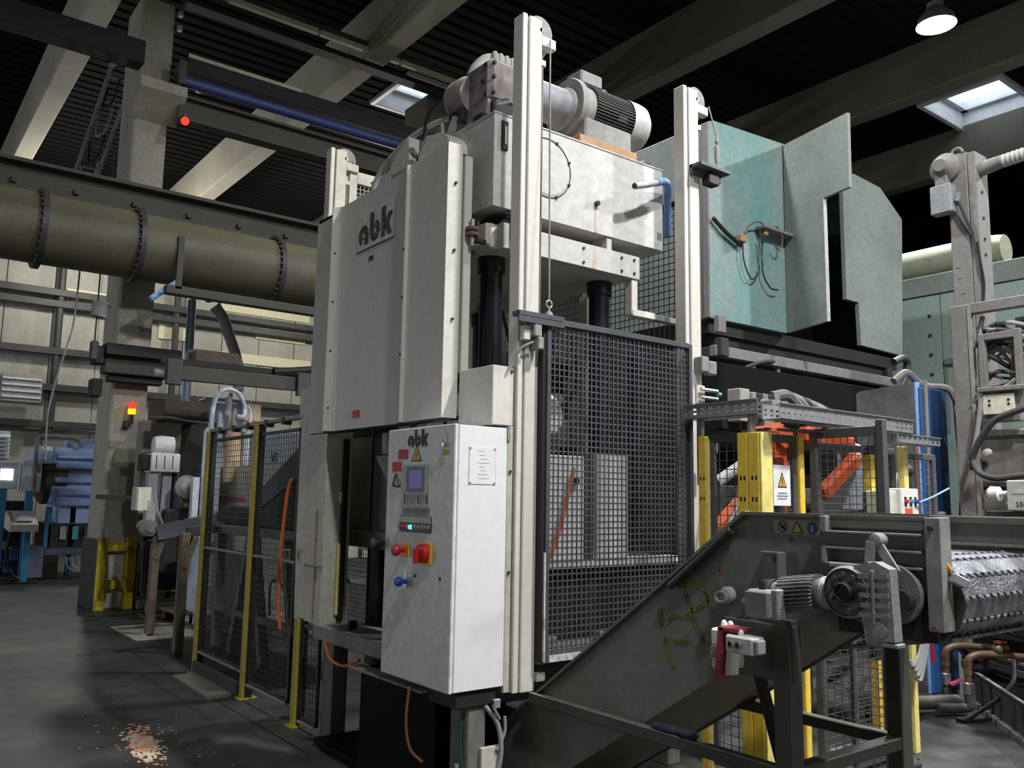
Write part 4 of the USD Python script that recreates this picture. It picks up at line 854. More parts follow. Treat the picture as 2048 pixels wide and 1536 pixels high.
# belt: hinged plates round the head drum
BY, BZ, BR = 1.52, 1.285, 0.135
for k in range(9):
    a0 = math.radians(100 - 32 * k); a1 = math.radians(100 - 32 * (k + 1) + 1.5)
    c0 = np.array([BY - BR * math.cos(a0), BZ + BR * math.sin(a0)]); c1_ = np.array([BY - BR * math.cos(a1), BZ + BR * math.sin(a1)])
    d = unit(np.array([0, c1_[0] - c0[0], c1_[1] - c0[1]])); n = np.cross((1, 0, 0), d)
    cc_ = (c0 + c1_) / 2; L = np.linalg.norm(c1_ - c0)
    m = M().obox((3.3, cc_[0], cc_[1]), (1, 0, 0), d, n, np.array([0.36, L / 2 - 0.003, 0.006]), 0.002)
    for q in range(14): m.cyl((2.945 + 0.051 * q, c0[0], c0[1]), (2.975 + 0.051 * q, c0[0], c0[1]), 0.011, n=8)
    cv.part('belt_plate', m, belt_steel)
for k in range(3):
    y = 1.62 + 0.1 * k
    cv.part('belt_plate', M().box(2.94, 3.66, y - 0.048, y + 0.048, 1.412, 1.422, 0.002), belt_steel)
for k in range(4):
    y = 1.47 + 0.1 * k
    cv.part('belt_plate', M().obox((3.28, y, 1.15 - 0.02 * k), (1, 0, 0), unit((0, 1, -0.2)), unit((0, 0.2, 1)), np.array([0.33, 0.046, 0.006]), 0.002), belt_steel)
for x in (2.945, 3.655):
    cv.part('belt_side_link', M().lathe((x - 0.006, BY, BZ), (1, 0, 0), [(0, 0), (0.15, 0), (0.15, 0.012), (0, 0.012)], 10), look('grimy_link', '#55524c', 0.55, 0.4, dirt='#2c2a28', amt=0.8, ds=(25, 25, 25)) if x < 3 else stage_link)
    if x < 3: stage_link = UsdShade.Material.Get(stage, f'{LOOKS}/grimy_link')
cv.part('drum_shaft', M().cyl((2.8, BY, BZ), (3.8, BY, BZ), 0.035, n=16), dark_steel)
# legs and frame
for x, y in ((2.87, 2.02), (3.66, 2.02)):
    cv.part('leg', M().box(x - 0.03, x + 0.055, y - 0.035, y + 0.035, 0, 1.16, 0.004), frame_olive)
cv.part('leg_bracket', M().box(2.86, 2.9, 1.98, 2.3, 0.93, 1.14, 0.004), frame_olive)
cv.part('cross_rail', M().box(2.86, 3.7, 1.99, 2.05, 0.575, 0.625, 0.004), frame_olive)
cv.part('long_rail', M().box(2.85, 2.9, 2.05, 3.54, 0.57, 0.62, 0.004), frame_olive, 'near frame rail with worn bright edge')
cv.part('long_rail', M().box(3.66, 3.71, 2.05, 3.5, 0.57, 0.62, 0.004), frame_olive)
cv.part('rail_edge', M().box(2.849, 2.86, 2.05, 3.54, 0.618, 0.622), look('worn_rail_edge', '#8a8780', 0.55, dirt='#55534c', amt=0.8, ds=(20, 20, 20)))
cv.part('diagonal_brace', M().bar((2.9, 2.16, 0.93), (2.95, 1.98, 0.2), 0.05, 0.03), black_steel)
# things on the side plate
sg_ = cv.part('sign_plate', M().box(2.896, 2.9, 1.87, 2.075, 1.482, 1.537, 0.001), sign_grey, 'dusty plate with three safety symbols')
from shapely.geometry import Point
sg_.part('prohibition_sign', M().prism(affinity.scale(Point(2.035, 1.51).buffer(0.0215, 24), 1.0, 1.15).difference(affinity.scale(Point(2.035, 1.51).buffer(0.015, 24), 1, 1.15)), 0, 2.8945, 2.896).obox((2.8952, 2.035, 1.51), (1, 0, 0), unit((0, 1, 1)), unit((0, -1, 1)), np.array([0.0007, 0.018, 0.003])).box(2.8945, 2.896, 2.025, 2.042, 1.5, 1.52), sign_red)
sg_.part('warning_sign', M().prism(Polygon([(1.997, 1.487), (1.943, 1.487), (1.97, 1.535)]).difference(Polygon([(1.99, 1.4905), (1.95, 1.4905), (1.97, 1.527)])), 0, 2.8945, 2.896), ink)
sg_.part('warning_field', M().prism([(1.99, 1.4905), (1.95, 1.4905), (1.97, 1.527)], 0, 2.895, 2.896), sign_green)
sg_.part('mandatory_sign', M().prism(affinity.scale(Point(1.905, 1.508).buffer(0.0215, 24), 1.0, 1.15), 0, 2.8945, 2.896), sign_blue)
sg_.part('glove_mark', M().prism([(1.912, 1.495), (1.897, 1.495), (1.903, 1.52), (1.91, 1.52)], 0, 2.8935, 2.8945), look('faded_glove_white', '#9a9ab0', 0.6))
def stroke(m, pts, w):
    P_ = smooth_path([(2.8985, y, z) for y, z in pts], 6)
    for p, q in zip(P_[:-1], P_[1:]): m.bar(p, q + (q - p) * 0.25, w, 0.001, (1, 0, 0))
gm = M()
glyphs = [[(2.557, 1.241), (2.498, 1.263), (2.453, 1.256), (2.41, 1.217), (2.402, 1.184), (2.386, 1.146)],
          [(2.548, 1.238), (2.535, 1.205), (2.517, 1.166), (2.5, 1.14), (2.446, 1.166), (2.411, 1.193)],
          [(2.681, 1.134), (2.677, 1.072), (2.667, 1.052), (2.62, 1.093), (2.573, 1.112), (2.527, 1.11), (2.491, 1.131)],
          [(2.491, 1.114), (2.474, 1.073), (2.448, 1.036), (2.44, 1.007)], [(2.658, 1.008), (2.616, 0.996), (2.565, 1.002), (2.52, 1.0)],
          [(2.654, 0.995), (2.635, 0.953), (2.617, 0.914), (2.603, 0.886)]]
for gph in glyphs: stroke(gm, gph, 0.022)
cv.part('spray_mark', gm, graffiti, 'faded yellow sprayed marking')
cv.part('red_mark', M().bar((2.8985, 2.36, 1.327), (2.8985, 2.335, 1.312), 0.008, 0.001, (1, 0, 0)).bar((2.8985, 2.35, 1.33), (2.8985, 2.345, 1.305), 0.008, 0.001, (1, 0, 0)), red, 'small red mark')
cv.part('angle_bracket', M().box(2.892, 2.9, 2.045, 2.12, 1.26, 1.41).box(2.85, 2.9, 2.025, 2.035, 1.22, 1.412, 0.002).box(2.86, 2.9, 2.03, 2.12, 1.405, 1.413, 0.002), right_grey)
cv.part('bracket_bolt', M().cyl((2.9, 2.083, 1.38), (2.882, 2.083, 1.38), 0.012, n=10), dusty_grey)
ey = cv.part('eye_bolt', M().lathe((2.9, 2.3, 1.225), (-1, 0, 0), [(0.034, 0), (0.034, 0.02), (0.022, 0.03), (0.0, 0.03)], 18), look('eye_bolt_grey', '#aaa7a2', 0.6))
ey.part('eye_ring', M().tube([(2.86 + 0.006 * math.sin(a), 2.31 + 0.028 * math.cos(a), 1.215 + 0.02 * math.sin(a)) for a in th], 0.0085, 10), right_grey)
for y in (2.2, 2.165): cv.part('stud', M().cyl((2.9, y, 1.215), (2.86, y, 1.215), 0.011, n=12), dusty_grey)
cv.part('hole', M().cyl((2.9, 2.0, 1.463), (2.8975, 2.0, 1.463), 0.007, n=10), black_steel)

# gear motor: shaft along x, motor along y
gm_ = thing('gear_motor', 'dusty gear motor with ribbed aluminium casting on the conveyor head', 'gear motor', (2.78, 1.75, 1.14))
gm_.part('motor_body', M().cyl((2.77, 1.975, 1.262), (2.77, 1.79, 1.288), 0.05, n=24), motor_fin)
fins = M()
for a in np.arange(0, 2 * math.pi, math.pi / 14):
    c = np.array([2.77 + 0.055 * math.cos(a), 1.875, 1.276 + 0.055 * math.sin(a)])
    fins.obox(c, (math.cos(a), 0, math.sin(a)), unit((0, 1, -0.14)), np.cross((math.cos(a), 0, math.sin(a)), unit((0, 1, -0.14))), np.array([0.012, 0.075, 0.002]))
gm_.part('cooling_fin', fins, alu_dust, kind='stuff')
gm_.part('terminal_box', M().box(2.66, 2.73, 1.93, 2.035, 1.185, 1.285, 0.008), motor_grey)
gm_.part('terminal_cover', M().box(2.645, 2.66, 1.935, 2.03, 1.19, 1.28, 0.004), look('terminal_cover_grey', '#6f6c68', 0.6, dirt='#55524f', amt=0.5))
gm_.part('box_lug', M().box(2.67, 2.72, 1.905, 1.935, 1.183, 1.292, 0.005), alu_dust)
gm_.part('fan_end', M().lathe((2.77, 1.975, 1.262), (0, 1, -0.14), [(0.054, 0), (0.06, 0.01), (0.06, 0.05), (0.045, 0.06), (0, 0.062)], 24), black_steel)
gm_.part('cable_gland', M().cyl((2.7, 1.99, 1.285), (2.7, 1.995, 1.315), 0.014, n=10), cable_black)
gm_.part('adapter', M().lathe((2.77, 1.79, 1.288), (0, -1, 0.1), [(0.05, 0), (0.058, 0.02), (0.045, 0.05), (0.05, 0.09), (0, 0.09)], 24), alu_dust)
gm_.part('gear_housing', M().prism([(1.745, 1.235), (1.6, 1.2), (1.555, 1.22), (1.56, 1.395), (1.6, 1.41), (1.73, 1.385)], 0, 2.74, 2.84), gear_dark)
gm_.part('housing_rim', M().box(2.735, 2.75, 1.6, 1.74, 1.385, 1.4, 0.004), dusty_grey)
gm_.part('gear_cover', M().lathe((2.745, 1.665, 1.305), (-1, 0, 0), [(0.0, 0.0), (0.078, 0), (0.082, 0.008), (0.078, 0.028), (0.06, 0.03), (0, 0.03)], 36), gear_dark)
gm_.part('cover_rim', M().lathe((2.742, 1.665, 1.305), (-1, 0, 0), [(0.082, 0.0), (0.088, 0.003), (0.088, 0.02), (0.08, 0.03)], 36), alu_dust)
bl_ = M()
for a in np.arange(0.2, 6.3, math.pi / 5): bl_.cyl((2.715, 1.665 + 0.058 * math.cos(a), 1.305 + 0.058 * math.sin(a)), (2.705, 1.665 + 0.058 * math.cos(a), 1.305 + 0.058 * math.sin(a)), 0.0085, n=8)
gm_.part('cover_bolt', bl_, gear_dark, kind='stuff')
gm_.part('shaft_cap', M().lathe((2.715, 1.665, 1.305), (-1, 0, 0), [(0.034, 0), (0.034, 0.02), (0.028, 0.026), (0.026, 0.018), (0, 0.018)], 24), black_steel)
ca = M().prism([(1.635, 1.395), (1.56, 1.412), (1.51, 1.39), (1.5, 1.16), (1.6, 1.15), (1.612, 1.22), (1.622, 1.3)], 0, 2.72, 2.77)
for z in (1.24, 1.272, 1.304, 1.336, 1.366): ca.prism([(1.618, z - 0.012), (1.618, z + 0.004), (1.512, z + 0.01), (1.512, z - 0.006)], 0, 2.712, 2.722)
ca.box(2.708, 2.722, 1.56, 1.57, 1.21, 1.385, 0.003)
gm_.part('torque_arm', ca, alu_dust, 'ribbed pale aluminium side casting')
gm_.part('arm_disc', M().lathe((2.72, 1.555, 1.192), (-1, 0, 0), [(0.03, 0), (0.028, 0.006), (0, 0.007)], 20), alu_dust)
gm_.part('arm_foot', M().box(2.72, 2.77, 1.49, 1.6, 1.14, 1.155, 0.004), alu_dust)
gm_.part('shaft_flange', M().lathe((2.84, 1.57, 1.3), (1, 0, 0), [(0, 0), (0.098, 0), (0.1, 0.006), (0.1, 0.022), (0.09, 0.028), (0, 0.028)], 36), alu_dust)
lv = thing('tension_lever', 'short dusty lever arm with a round boss above the gear motor', 'lever', (2.8, 1.58, 1.4))
lv.part('arm', M().bar((2.81, 1.6, 1.475), (2.81, 1.535, 1.375), 0.012, 0.03).bar((2.79, 1.61, 1.475), (2.79, 1.62, 1.39), 0.014, 0.03, (0, 1, 0)), dusty_grey)
lv.part('boss', M().lathe((2.84, 1.6, 1.48), (-1, 0, 0), [(0, 0), (0.024, 0), (0.026, 0.02), (0.022, 0.045), (0.012, 0.05), (0, 0.05)], 20), dusty_grey)

# push button and junction boxes on the conveyor leg
jb = thing('motor_starter', 'grey white starter box with a dark recess beside the conveyor leg', 'switch box', (2.72, 2.17, 0.97))
jb.part('enclosure', M().box(2.66, 2.78, 2.135, 2.205, 0.975, 1.125, 0.008), beige)
jb.part('recess', M().box(2.655, 2.662, 2.14, 2.2, 1.015, 1.058), dusty_grey)
jb.part('toggle', M().cyl((2.657, 2.148, 1.035), (2.647, 2.148, 1.035), 0.008, n=10), dark_red)
jb.part('lid_seam', M().box(2.6585, 2.661, 2.137, 2.203, 1.066, 1.068).box(2.6585, 2.661, 2.137, 2.203, 1.004, 1.006), dark_steel)
for y in (2.155, 2.185): jb.part('gland', M().lathe((2.72, y, 1.125), (0, 0, 1), [(0.012, 0), (0.013, 0.012), (0.009, 0.022), (0.005, 0.026), (0, 0.026)], 12), offwhite)
br = thing('red_bracket', 'dark red folded bracket holding the push-button boxes', 'bracket', (2.7, 2.12, 0.95))
br.part('upright', M().bar((2.655, 2.135, 0.955), (2.655, 2.115, 1.14), 0.09, 0.022, (0, 1, 0)), dark_red)
br.part('top_arm', M().box(2.61, 2.7, 2.03, 2.128, 1.128, 1.142, 0.002), dark_red)
br.part('cover_plate', M().prism([(2.118, 0.965), (2.066, 0.975), (2.07, 1.12), (2.105, 1.12), (2.108, 1.05)], 0, 2.635, 2.65), offwhite)
pb = thing('push_button_box', 'grey box with two dark push buttons hung from the red bracket', 'button box', (2.6, 2.03, 1.06))
pb.part('enclosure', M().box(2.585, 2.66, 1.955, 2.075, 1.06, 1.122, 0.006), box_grey)
for y in (2.045, 2.012):
    b_ = pb.part('push_button', M().lathe((2.585, y, 1.092), (-1, 0, 0), [(0.013, 0), (0.0135, 0.01), (0.0095, 0.012), (0.0095, 0.006), (0, 0.006)], 18), chrome)
    b_.part('button_face', M().cyl((2.58, y, 1.092), (2.577, y, 1.092), 0.009, n=16), black_plastic)
pb.part('gland', M().lathe((2.62, 2.03, 1.122), (0, 0, 1), [(0.011, 0), (0.011, 0.012), (0.006, 0.02), (0, 0.02)], 12), offwhite)
pb.part('side_clip', M().box(2.59, 2.64, 1.935, 1.955, 1.066, 1.116, 0.006), dusty_grey)
sn = thing('belt_sensor', 'grey block sensor with an orange plug resting before the bright belt plates', 'sensor', (3.02, 1.45, 1.34))
sn.part('sensor_block', M().obox((2.918, 1.383, 1.357), unit((0.6, -0.6, -0.45)), unit((0.6, 0.8, 0)), unit(np.cross((0.6, -0.6, -0.45), (0.6, 0.8, 0))), np.array([0.024, 0.022, 0.016]), 0.004), zinc)
sn.part('plug', M().cyl((2.915, 1.405, 1.388), (2.91, 1.425, 1.425), 0.008, n=14), flat('plug_orange', '#e08a2c', 0.45), 'orange plug')
sn.part('nut', M().cyl((2.917, 1.398, 1.376), (2.915, 1.405, 1.388), 0.0085, n=6), chrome)
for k in range(4):
    solo('loose_cable', M().hose([(5.68 - 0.02 * k, 2.9, 0.79), (5.64 - 0.03 * k, 2.9, 0.66), (5.56 - 0.03 * k, 2.9, 0.5 + 0.03 * k), (5.5 - 0.01 * k, 2.91, 0.52 + 0.03 * k), (5.46, 2.92, 0.62)], 0.011, 6, 8), cable_grey, 'grey cable in the bundle sagging under the conveyor end', 'cable', 'cables sagging under the conveyor end')
rb_ = thing('rag_bundle', 'dark glove or rag lying on the conveyor frame rail', 'rag', (2.87, 2.5, 0.6))
rb_.part('cloth', M().sphere((2.88, 2.62, 0.635), 0.06, 2, (0.5, 1.6, 0.35)).sphere((2.87, 2.5, 0.64), 0.045, 2, (0.6, 1.2, 0.4)), look('dark_blue_rag', '#2f3340', 0.9))

# ------------------------------------------------------------------ safety fence of the robot cell
fence_base = (4.9, 3.04, 0)
def fence_post(x, y, w, d, h, mat, label, stripes=None, base=True):
    t = thing('fence_post', label, 'post', (x, y, 0), group='yellow posts of the robot cell')
    t.part('post_body', M().box(x - w / 2, x + w / 2, y - d / 2, y + d / 2, 0, h, 0.004), mat)
    if base: t.part('base_plate', M().box(x - w / 2 - 0.04, x + w / 2 + 0.04, y - d / 2 - 0.03, y + d / 2 + 0.05, 0, 0.012, 0.003), dark_steel)
    for z0, z1 in stripes or []: t.part('black_band', M().box(x - w / 2 - 0.002, x + w / 2 + 0.002, y - d / 2 - 0.002, y + d / 2 + 0.002, z0, z1), black_band)
    return t
lcx = thing('light_curtain', 'broad double yellow light curtain housing with a pale side at the fence corner', 'light curtain', (4.13, 3.05, 0))
lcx.part('housing', M().box(4.06, 4.13, 3.0, 3.075, 0.05, 2.0, 0.004), yellow)
lcx.part('housing', M().box(4.06, 4.13, 3.079, 3.15, 0.05, 2.0, 0.004), yellow)
lcx.part('pale_cover', M().box(4.064, 4.17, 2.985, 3.0, 0.05, 2.0, 0.003), yellow_light)
for z in (0.9, 0.78, 1.62, 1.74):
    s_ = M()
    for y in (3.02, 3.045, 3.1, 3.125): s_.box(4.0585, 4.061, y - 0.005, y + 0.005, z - 0.012, z + 0.012)
    lcx.part('slot', s_, black_plastic, kind='stuff')
lcx.part('top_bracket', M().box(4.08, 4.12, 3.06, 3.09, 2.0, 2.1, 0.004), zinc)
lc2 = thing('light_curtain', 'single yellow light curtain housing close to the far press post', 'light curtain', (4.12, 3.44, 0))
lc2.part('housing', M().box(4.09, 4.15, 3.405, 3.465, 0.05, 1.995, 0.004), yellow)
lc2.part('edge_cover', M().box(4.095, 4.155, 3.395, 3.405, 0.05, 1.985, 0.003), yellow_light)
for z in (1.62, 1.74):
    s_ = M()
    for y in (3.42, 3.445): s_.box(4.0885, 4.091, y - 0.004, y + 0.004, z - 0.01, z + 0.01)
    lc2.part('slot', s_, black_plastic, kind='stuff')
fence_post(4.5, 3.04, 0.05, 0.05, 2.0, yellow, 'slim yellow fence post just past the yellow warning sign')
fence_post(5.69, 3.03, 0.055, 0.05, 2.0, yellow_light, 'slim pale yellow fence post behind the button box of the cell', base=False)
fence_post(5.48, 2.985, 0.07, 0.05, 1.02, yellow_light, 'low bright yellow post standing on the floor below the conveyor head')
fence_post(5.35, 3.08, 0.07, 0.06, 1.99, yellow, 'yellow post with black bands seen through the open mesh leaf', [(1.55, 1.68), (1.25, 1.4), (0.62, 0.8), (1.93, 1.99)])
def mesh_panel(label, o, u, lu, lv, pu, pv, w, mat, fr=None, fw=0.022):
    o = np.asarray(o, float); u = unit(u)
    t = thing('wire_fence', label, 'fence', o + u * lu / 2, group='mesh panels of the robot cell')
    n = np.cross(u, (0, 0, 1))
    f = M()
    for a in (0, lu): f.obox(o + u * a + np.array([0, 0, lv / 2]), u, n, (0, 0, 1), np.array([fw, 0.015, lv / 2]), 0.003)
    for z in (0, lv): f.obox(o + u * lu / 2 + np.array([0, 0, z]), u, n, (0, 0, 1), np.array([lu / 2 + fw, 0.0135, fw]), 0.003)
    t.part('frame', f, fr or frame_grey)
    t.part('mesh', M().grid(o, u, (0, 0, 1), lu, lv, pu, pv, w, 0.003), mat, kind='stuff')
    return t
mesh_panel('narrow mesh panel between the two yellow light curtains', (4.13, 3.385, 0.12), (0, -1, 0), 0.215, 1.86, 0.054, 0.054, 0.0045, mesh_grey)
mesh_panel('mesh panel carrying the yellow warning sign', (4.205, 3.05, 0.12), (1, 0, 0), 0.255, 1.86, 0.2, 0.036, 0.004, mesh_grey)
mesh_panel('open mesh leaf swung out towards the conveyor', (4.6, 3.0, 0.1), (0, -1, 0), 0.415, 1.92, 0.045, 0.05, 0.004, mesh_grey)
mesh_panel('mesh panel behind the button box of the cell', (4.74, 3.08, 0.12), (1, 0, 0), 0.9, 1.84, 0.2, 0.045, 0.004, mesh_grey)
mesh_panel('short upper mesh panel running on past the pale yellow post', (5.74, 3.05, 1.45), (1, 0, 0), 0.4, 0.49, 0.2, 0.05, 0.004, mesh_grey)
mesh_panel('low mesh panel near the floor below the conveyor head', (4.95, 3.0, 0.05), (1, 0, 0), 0.48, 0.98, 0.08, 0.05, 0.004, mesh_grey)
gp = thing('cell_gate', 'grey steel gate frame with a triangular brace above the open mesh leaf', 'gate frame', (4.6, 2.8, 0))
gp.part('tall_post', M().box(4.575, 4.625, 2.545, 2.59, 0, 2.08, 0.004), frame_grey)
gp.part('top_bar', M().box(4.58, 4.62, 2.59, 3.02, 1.99, 2.045, 0.003), frame_grey)
gp.part('brace', M().prism([(4.28, 3.03), (4.6, 3.03), (4.6, 2.9)], 2, 2.02, 2.035).prism([(4.2, 3.04), (4.3, 3.3), (4.32, 3.3), (4.24, 3.04)], 2, 2.02, 2.035), frame_grey)
gp.part('junction_knob', M().box(4.42, 4.52, 3.02, 3.09, 2.05, 2.13, 0.012), dark_steel)
ws = thing('warning_sign', 'white sign with an orange warning triangle tied to the fence mesh', 'sign', (4.3, 3.02, 1.58))
ws.part('board', M().box(4.222, 4.384, 3.02, 3.024, 1.585, 1.82, 0.001), paper)
def tri_y(x, y, z, w, h): return M().prism([(x - w / 2, z), (x + w / 2, z), (x, z + h)], 1, y - 0.001, y)
ws.part('triangle_border', tri_y(4.303, 3.02, 1.69, 0.088, 0.092), ink)
ws.part('triangle', tri_y(4.303, 3.019, 1.696, 0.07, 0.073), flat('warning_orange', '#dd9a3a', 0.5))
ws.part('mark', M().box(4.3005, 4.3065, 3.0165, 3.018, 1.716, 1.748).box(4.3005, 4.3065, 3.0165, 3.018, 1.704, 1.71), ink)
for k, (a, b) in enumerate(((4.262, 4.348), (4.25, 4.356), (4.255, 4.345))): ws.part('text_line', M().box(a, b, 3.0185, 3.0195, 1.655 - 0.016 * k, 1.662 - 0.016 * k), ink_grey)
# cable trays
def slotted(lu, h, n):
    g = sbox(0, 0, lu, h)
    for k in range(n):
        a = (k + 0.3) * lu / n
        for z in (0.3, 0.62): g = g.difference(sbox(a, h * z, a + lu / n * 0.45, h * z + 0.012))
    return g
def cable_tray(label, x0, x1, y0, y1, z, h, n):
    t = thing('cable_tray', label, 'cable tray', ((x0 + x1) / 2, (y0 + y1) / 2, z), group='zinc cable trays')
    alongx = (x1 - x0) > (y1 - y0)
    if alongx:
        for y in (y0, y1 - 0.003): t.part('side_wall', M().prism(affinity.translate(slotted(x1 - x0, h, n), x0, z), 1, y, y + 0.003), zinc)
        t.part('rolled_edge', M().box(x0, x1, y0 - 0.012, y0 + 0.003, z + h, z + h + 0.006).box(x0, x1, y1 - 0.003, y1 + 0.012, z + h, z + h + 0.006), zinc)
    else:
        for x in (x0, x1 - 0.003): t.part('side_wall', M().prism(affinity.translate(slotted(y1 - y0, h, n), y0, z), 0, x, x + 0.003), zinc)
        t.part('rolled_edge', M().box(x0 - 0.012, x0 + 0.003, y0, y1, z + h, z + h + 0.006).box(x1 - 0.003, x1 + 0.012, y0, y1, z + h, z + h + 0.006), zinc)
    t.part('tray_floor', M().box(x0, x1, y0, y1, z, z + 0.003), zinc)
    return t
cable_tray('zinc slotted cable tray running from the press post to the fence corner', 4.06, 4.2, 3.0, 3.55, 2.1, 0.085, 9)
cable_tray('long zinc slotted cable tray above the yellow posts', 4.1, 5.56, 2.88, 3.0, 2.07, 0.085, 26)
cable_tray('short lower cable tray end beside the blue cabinet', 5.42, 5.96, 2.9, 2.99, 2.005, 0.055, 8)
fb = thing('tray_bracket', 'zinc strut carrying the cable tray beside the press post', 'bracket', (4.15, 3.5, 1.9))
fb.part('strut', M().box(4.12, 4.15, 3.46, 3.5, 1.7, 2.1, 0.003), zinc)
fb.part('angle', M().box(4.15, 4.25, 3.44, 3.47, 1.9, 2.0, 0.003), dusty_grey)
bb = thing('cell_button_box', 'beige and grey button box with three buttons and a red sticker on the fence', 'button box', (5.4, 2.9, 1.5))
bb.part('case', M().box(5.19, 5.41, 2.93, 3.02, 1.2, 1.69, 0.006), beige)
bb.part('front', M().box(5.41, 5.63, 2.9, 3.02, 1.2, 1.71, 0.006), offwhite)
for k, (x, m) in enumerate(((5.46, red_sticker), (5.525, teal), (5.585, switch_blue))):
    b_ = bb.part('button_field', M().box(x - 0.012, x + 0.012, 2.897, 2.9, 1.595, 1.655), black_plastic)
    b_.part('button', M().cyl((x, 2.897, 1.625), (x, 2.882, 1.625), 0.014, n=14), m)
bb.part('red_sticker', M().box(5.45, 5.545, 2.8985, 2.9, 1.53, 1.58), flat('bright_red_sticker', '#f0523c', 0.55), 'bright red sticker')
solo('blue_tag_cable', M().hose([(5.6, 2.88, 1.62), (5.75, 2.86, 1.66), (5.95, 2.85, 1.72)], 0.007, 6), blue_light, 'pale blue cable from the button box towards the blue cabinet', 'cable')

# ------------------------------------------------------------------ robot and cell interior
ro = thing('robot', 'orange industrial robot arm standing inside the fenced cell', 'robot', (6.3, 4.5, 0))
ro.part('pedestal', M().lathe((6.3, 4.6, 0), (0, 0, 1), [(0, 0), (0.35, 0), (0.35, 0.5), (0.28, 0.55), (0.28, 0.85), (0, 0.86)], 28), dark_steel)
ro.part('turret', M().lathe((6.3, 4.6, 0.85), (0, 0, 1), [(0, 0), (0.3, 0), (0.3, 0.25), (0.2, 0.4), (0, 0.42)], 28), orange)
ro.part('lower_arm', M().prism([(6.12, 1.1), (6.26, 1.1), (6.28, 2.2), (6.2, 2.28), (6.1, 2.2)], 1, 4.35, 4.5), orange)
ro.part('shoulder', M().cyl((6.2, 4.3, 2.16), (6.2, 4.6, 2.16), 0.1, n=22), orange)
ro.part('upper_arm', M().bar((6.35, 4.25, 2.18), (7.0, 4.2, 2.12), 0.14, 0.15, b=0.03), orange)
ro.part('elbow', M().sphere((7.02, 4.2, 2.05), 0.1, 2), look('pale_dusty_cap', '#c9b4ac', 0.6))
ro.part('forearm', M().bar((7.0, 4.15, 2.0), (6.42, 4.12, 1.68), 0.1, 0.13, b=0.03), orange)
ro.part('gripper', M().prism([(6.0, 1.85), (6.1, 1.9), (6.22, 1.85), (6.24, 2.0), (6.16, 1.92), (6.05, 1.93), (5.98, 1.97)], 1, 4.18, 4.28), orange)
ro.part('gripper_frame', M().box(5.95, 6.02, 4.2, 4.3, 1.4, 1.9, 0.01), dark_steel)
ro.part('cable_hose', M().hose([(6.25, 4.3, 2.25), (6.6, 4.22, 2.38), (6.95, 4.2, 2.25)], 0.03, 8), cable_black)
of = thing('orange_casting', 'orange cast bracket low behind the mesh between the light curtains', 'bracket', (5.3, 4.2, 1.3))
of.part('casting', M().prism([(5.14, 1.2), (5.2, 1.42), (5.5, 1.64), (5.54, 1.52), (5.36, 1.38), (5.36, 1.2)], 1, 4.2, 4.3), orange)
of.part('white_stick', M().cyl((5.15, 4.2, 1.74), (5.5, 4.2, 1.9), 0.045, n=14), right_grey)
for k in range(2): of.part('grey_hose', M().hose([(5.22 + 0.05 * k, 4.15, 1.42), (5.32 + 0.06 * k, 4.12, 1.6), (5.4 + 0.06 * k, 4.12, 1.78), (5.44 + 0.08 * k, 4.15, 1.95)], 0.012, 6), cable_grey)
rk = thing('cell_rack', 'dark slatted rack with grey panels inside the robot cell', 'rack', (7.3, 4.9, 0))
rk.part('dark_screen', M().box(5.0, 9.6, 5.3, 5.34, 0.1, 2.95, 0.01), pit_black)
rk.part('back_panel', M().box(6.2, 8.3, 5.0, 5.05, 0.2, 1.75, 0.01), look('brown_dark_panel', '#4a4440', 0.75, dirt='#2c2724', amt=0.7))
for k in range(9): rk.part('slat', M().box(6.3, 7.6, 4.93, 5.0, 0.35 + 0.15 * k, 0.41 + 0.15 * k, 0.006), dark_steel)
rk.part('grey_box', M().box(7.1, 7.3, 4.25, 4.4, 1.55, 2.14, 0.008), look('pale_grey_box', '#9298a2', 0.5, dirt='#70757e', amt=0.4))
rk.part('grey_box', M().box(7.36, 7.5, 4.25, 4.4, 1.6, 2.1, 0.008), right_grey)
for x in (6.5, 6.9): rk.part('yellow_chute', M().bar((x, 4.5, 0.3), (x + 0.1, 4.3, 1.0), 0.08, 0.02), beige)
rk.part('heap', M().sphere((6.4, 3.75, 0.2), 0.28, 2, (1.5, 1, 0.7)).sphere((6.0, 3.8, 0.1), 0.2, 2, (1.4, 1, 0.8)), dark_steel)
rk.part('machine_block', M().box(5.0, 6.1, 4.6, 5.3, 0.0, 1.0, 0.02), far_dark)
vi = thing('valve_island', 'pale valve island and dusty hoses on the beam under the green booth', 'valve unit', (6.8, 4.9, 2.35))
vi.part('terminal_box', M().box(6.25, 6.39, 4.8, 4.95, 2.32, 2.62, 0.008), look('pale_valve_grey', '#a5a5a0', 0.55, dirt='#7f7f7a', amt=0.5))
for k in range(5): vi.part('valve', M().box(6.42 + 0.09 * k, 6.49 + 0.09 * k, 4.8, 4.9, 2.42 + 0.015 * (k % 2), 2.6, 0.01), [dusty_grey, dark_steel][k % 2])
for k in range(4): vi.part('round_valve', M().lathe((6.55 + 0.1 * k, 4.78, 2.5), (0, -1, 0), [(0, 0), (0.045, 0), (0.04, 0.05), (0, 0.06)], 14), dusty_grey)
vi.part('lower_box', M().box(6.55, 6.75, 4.8, 4.95, 2.3, 2.4, 0.008), dusty_grey)
vi.part('green_cap', M().cyl((6.55, 4.8, 2.37), (6.55, 4.76, 2.37), 0.03, n=14), teal)
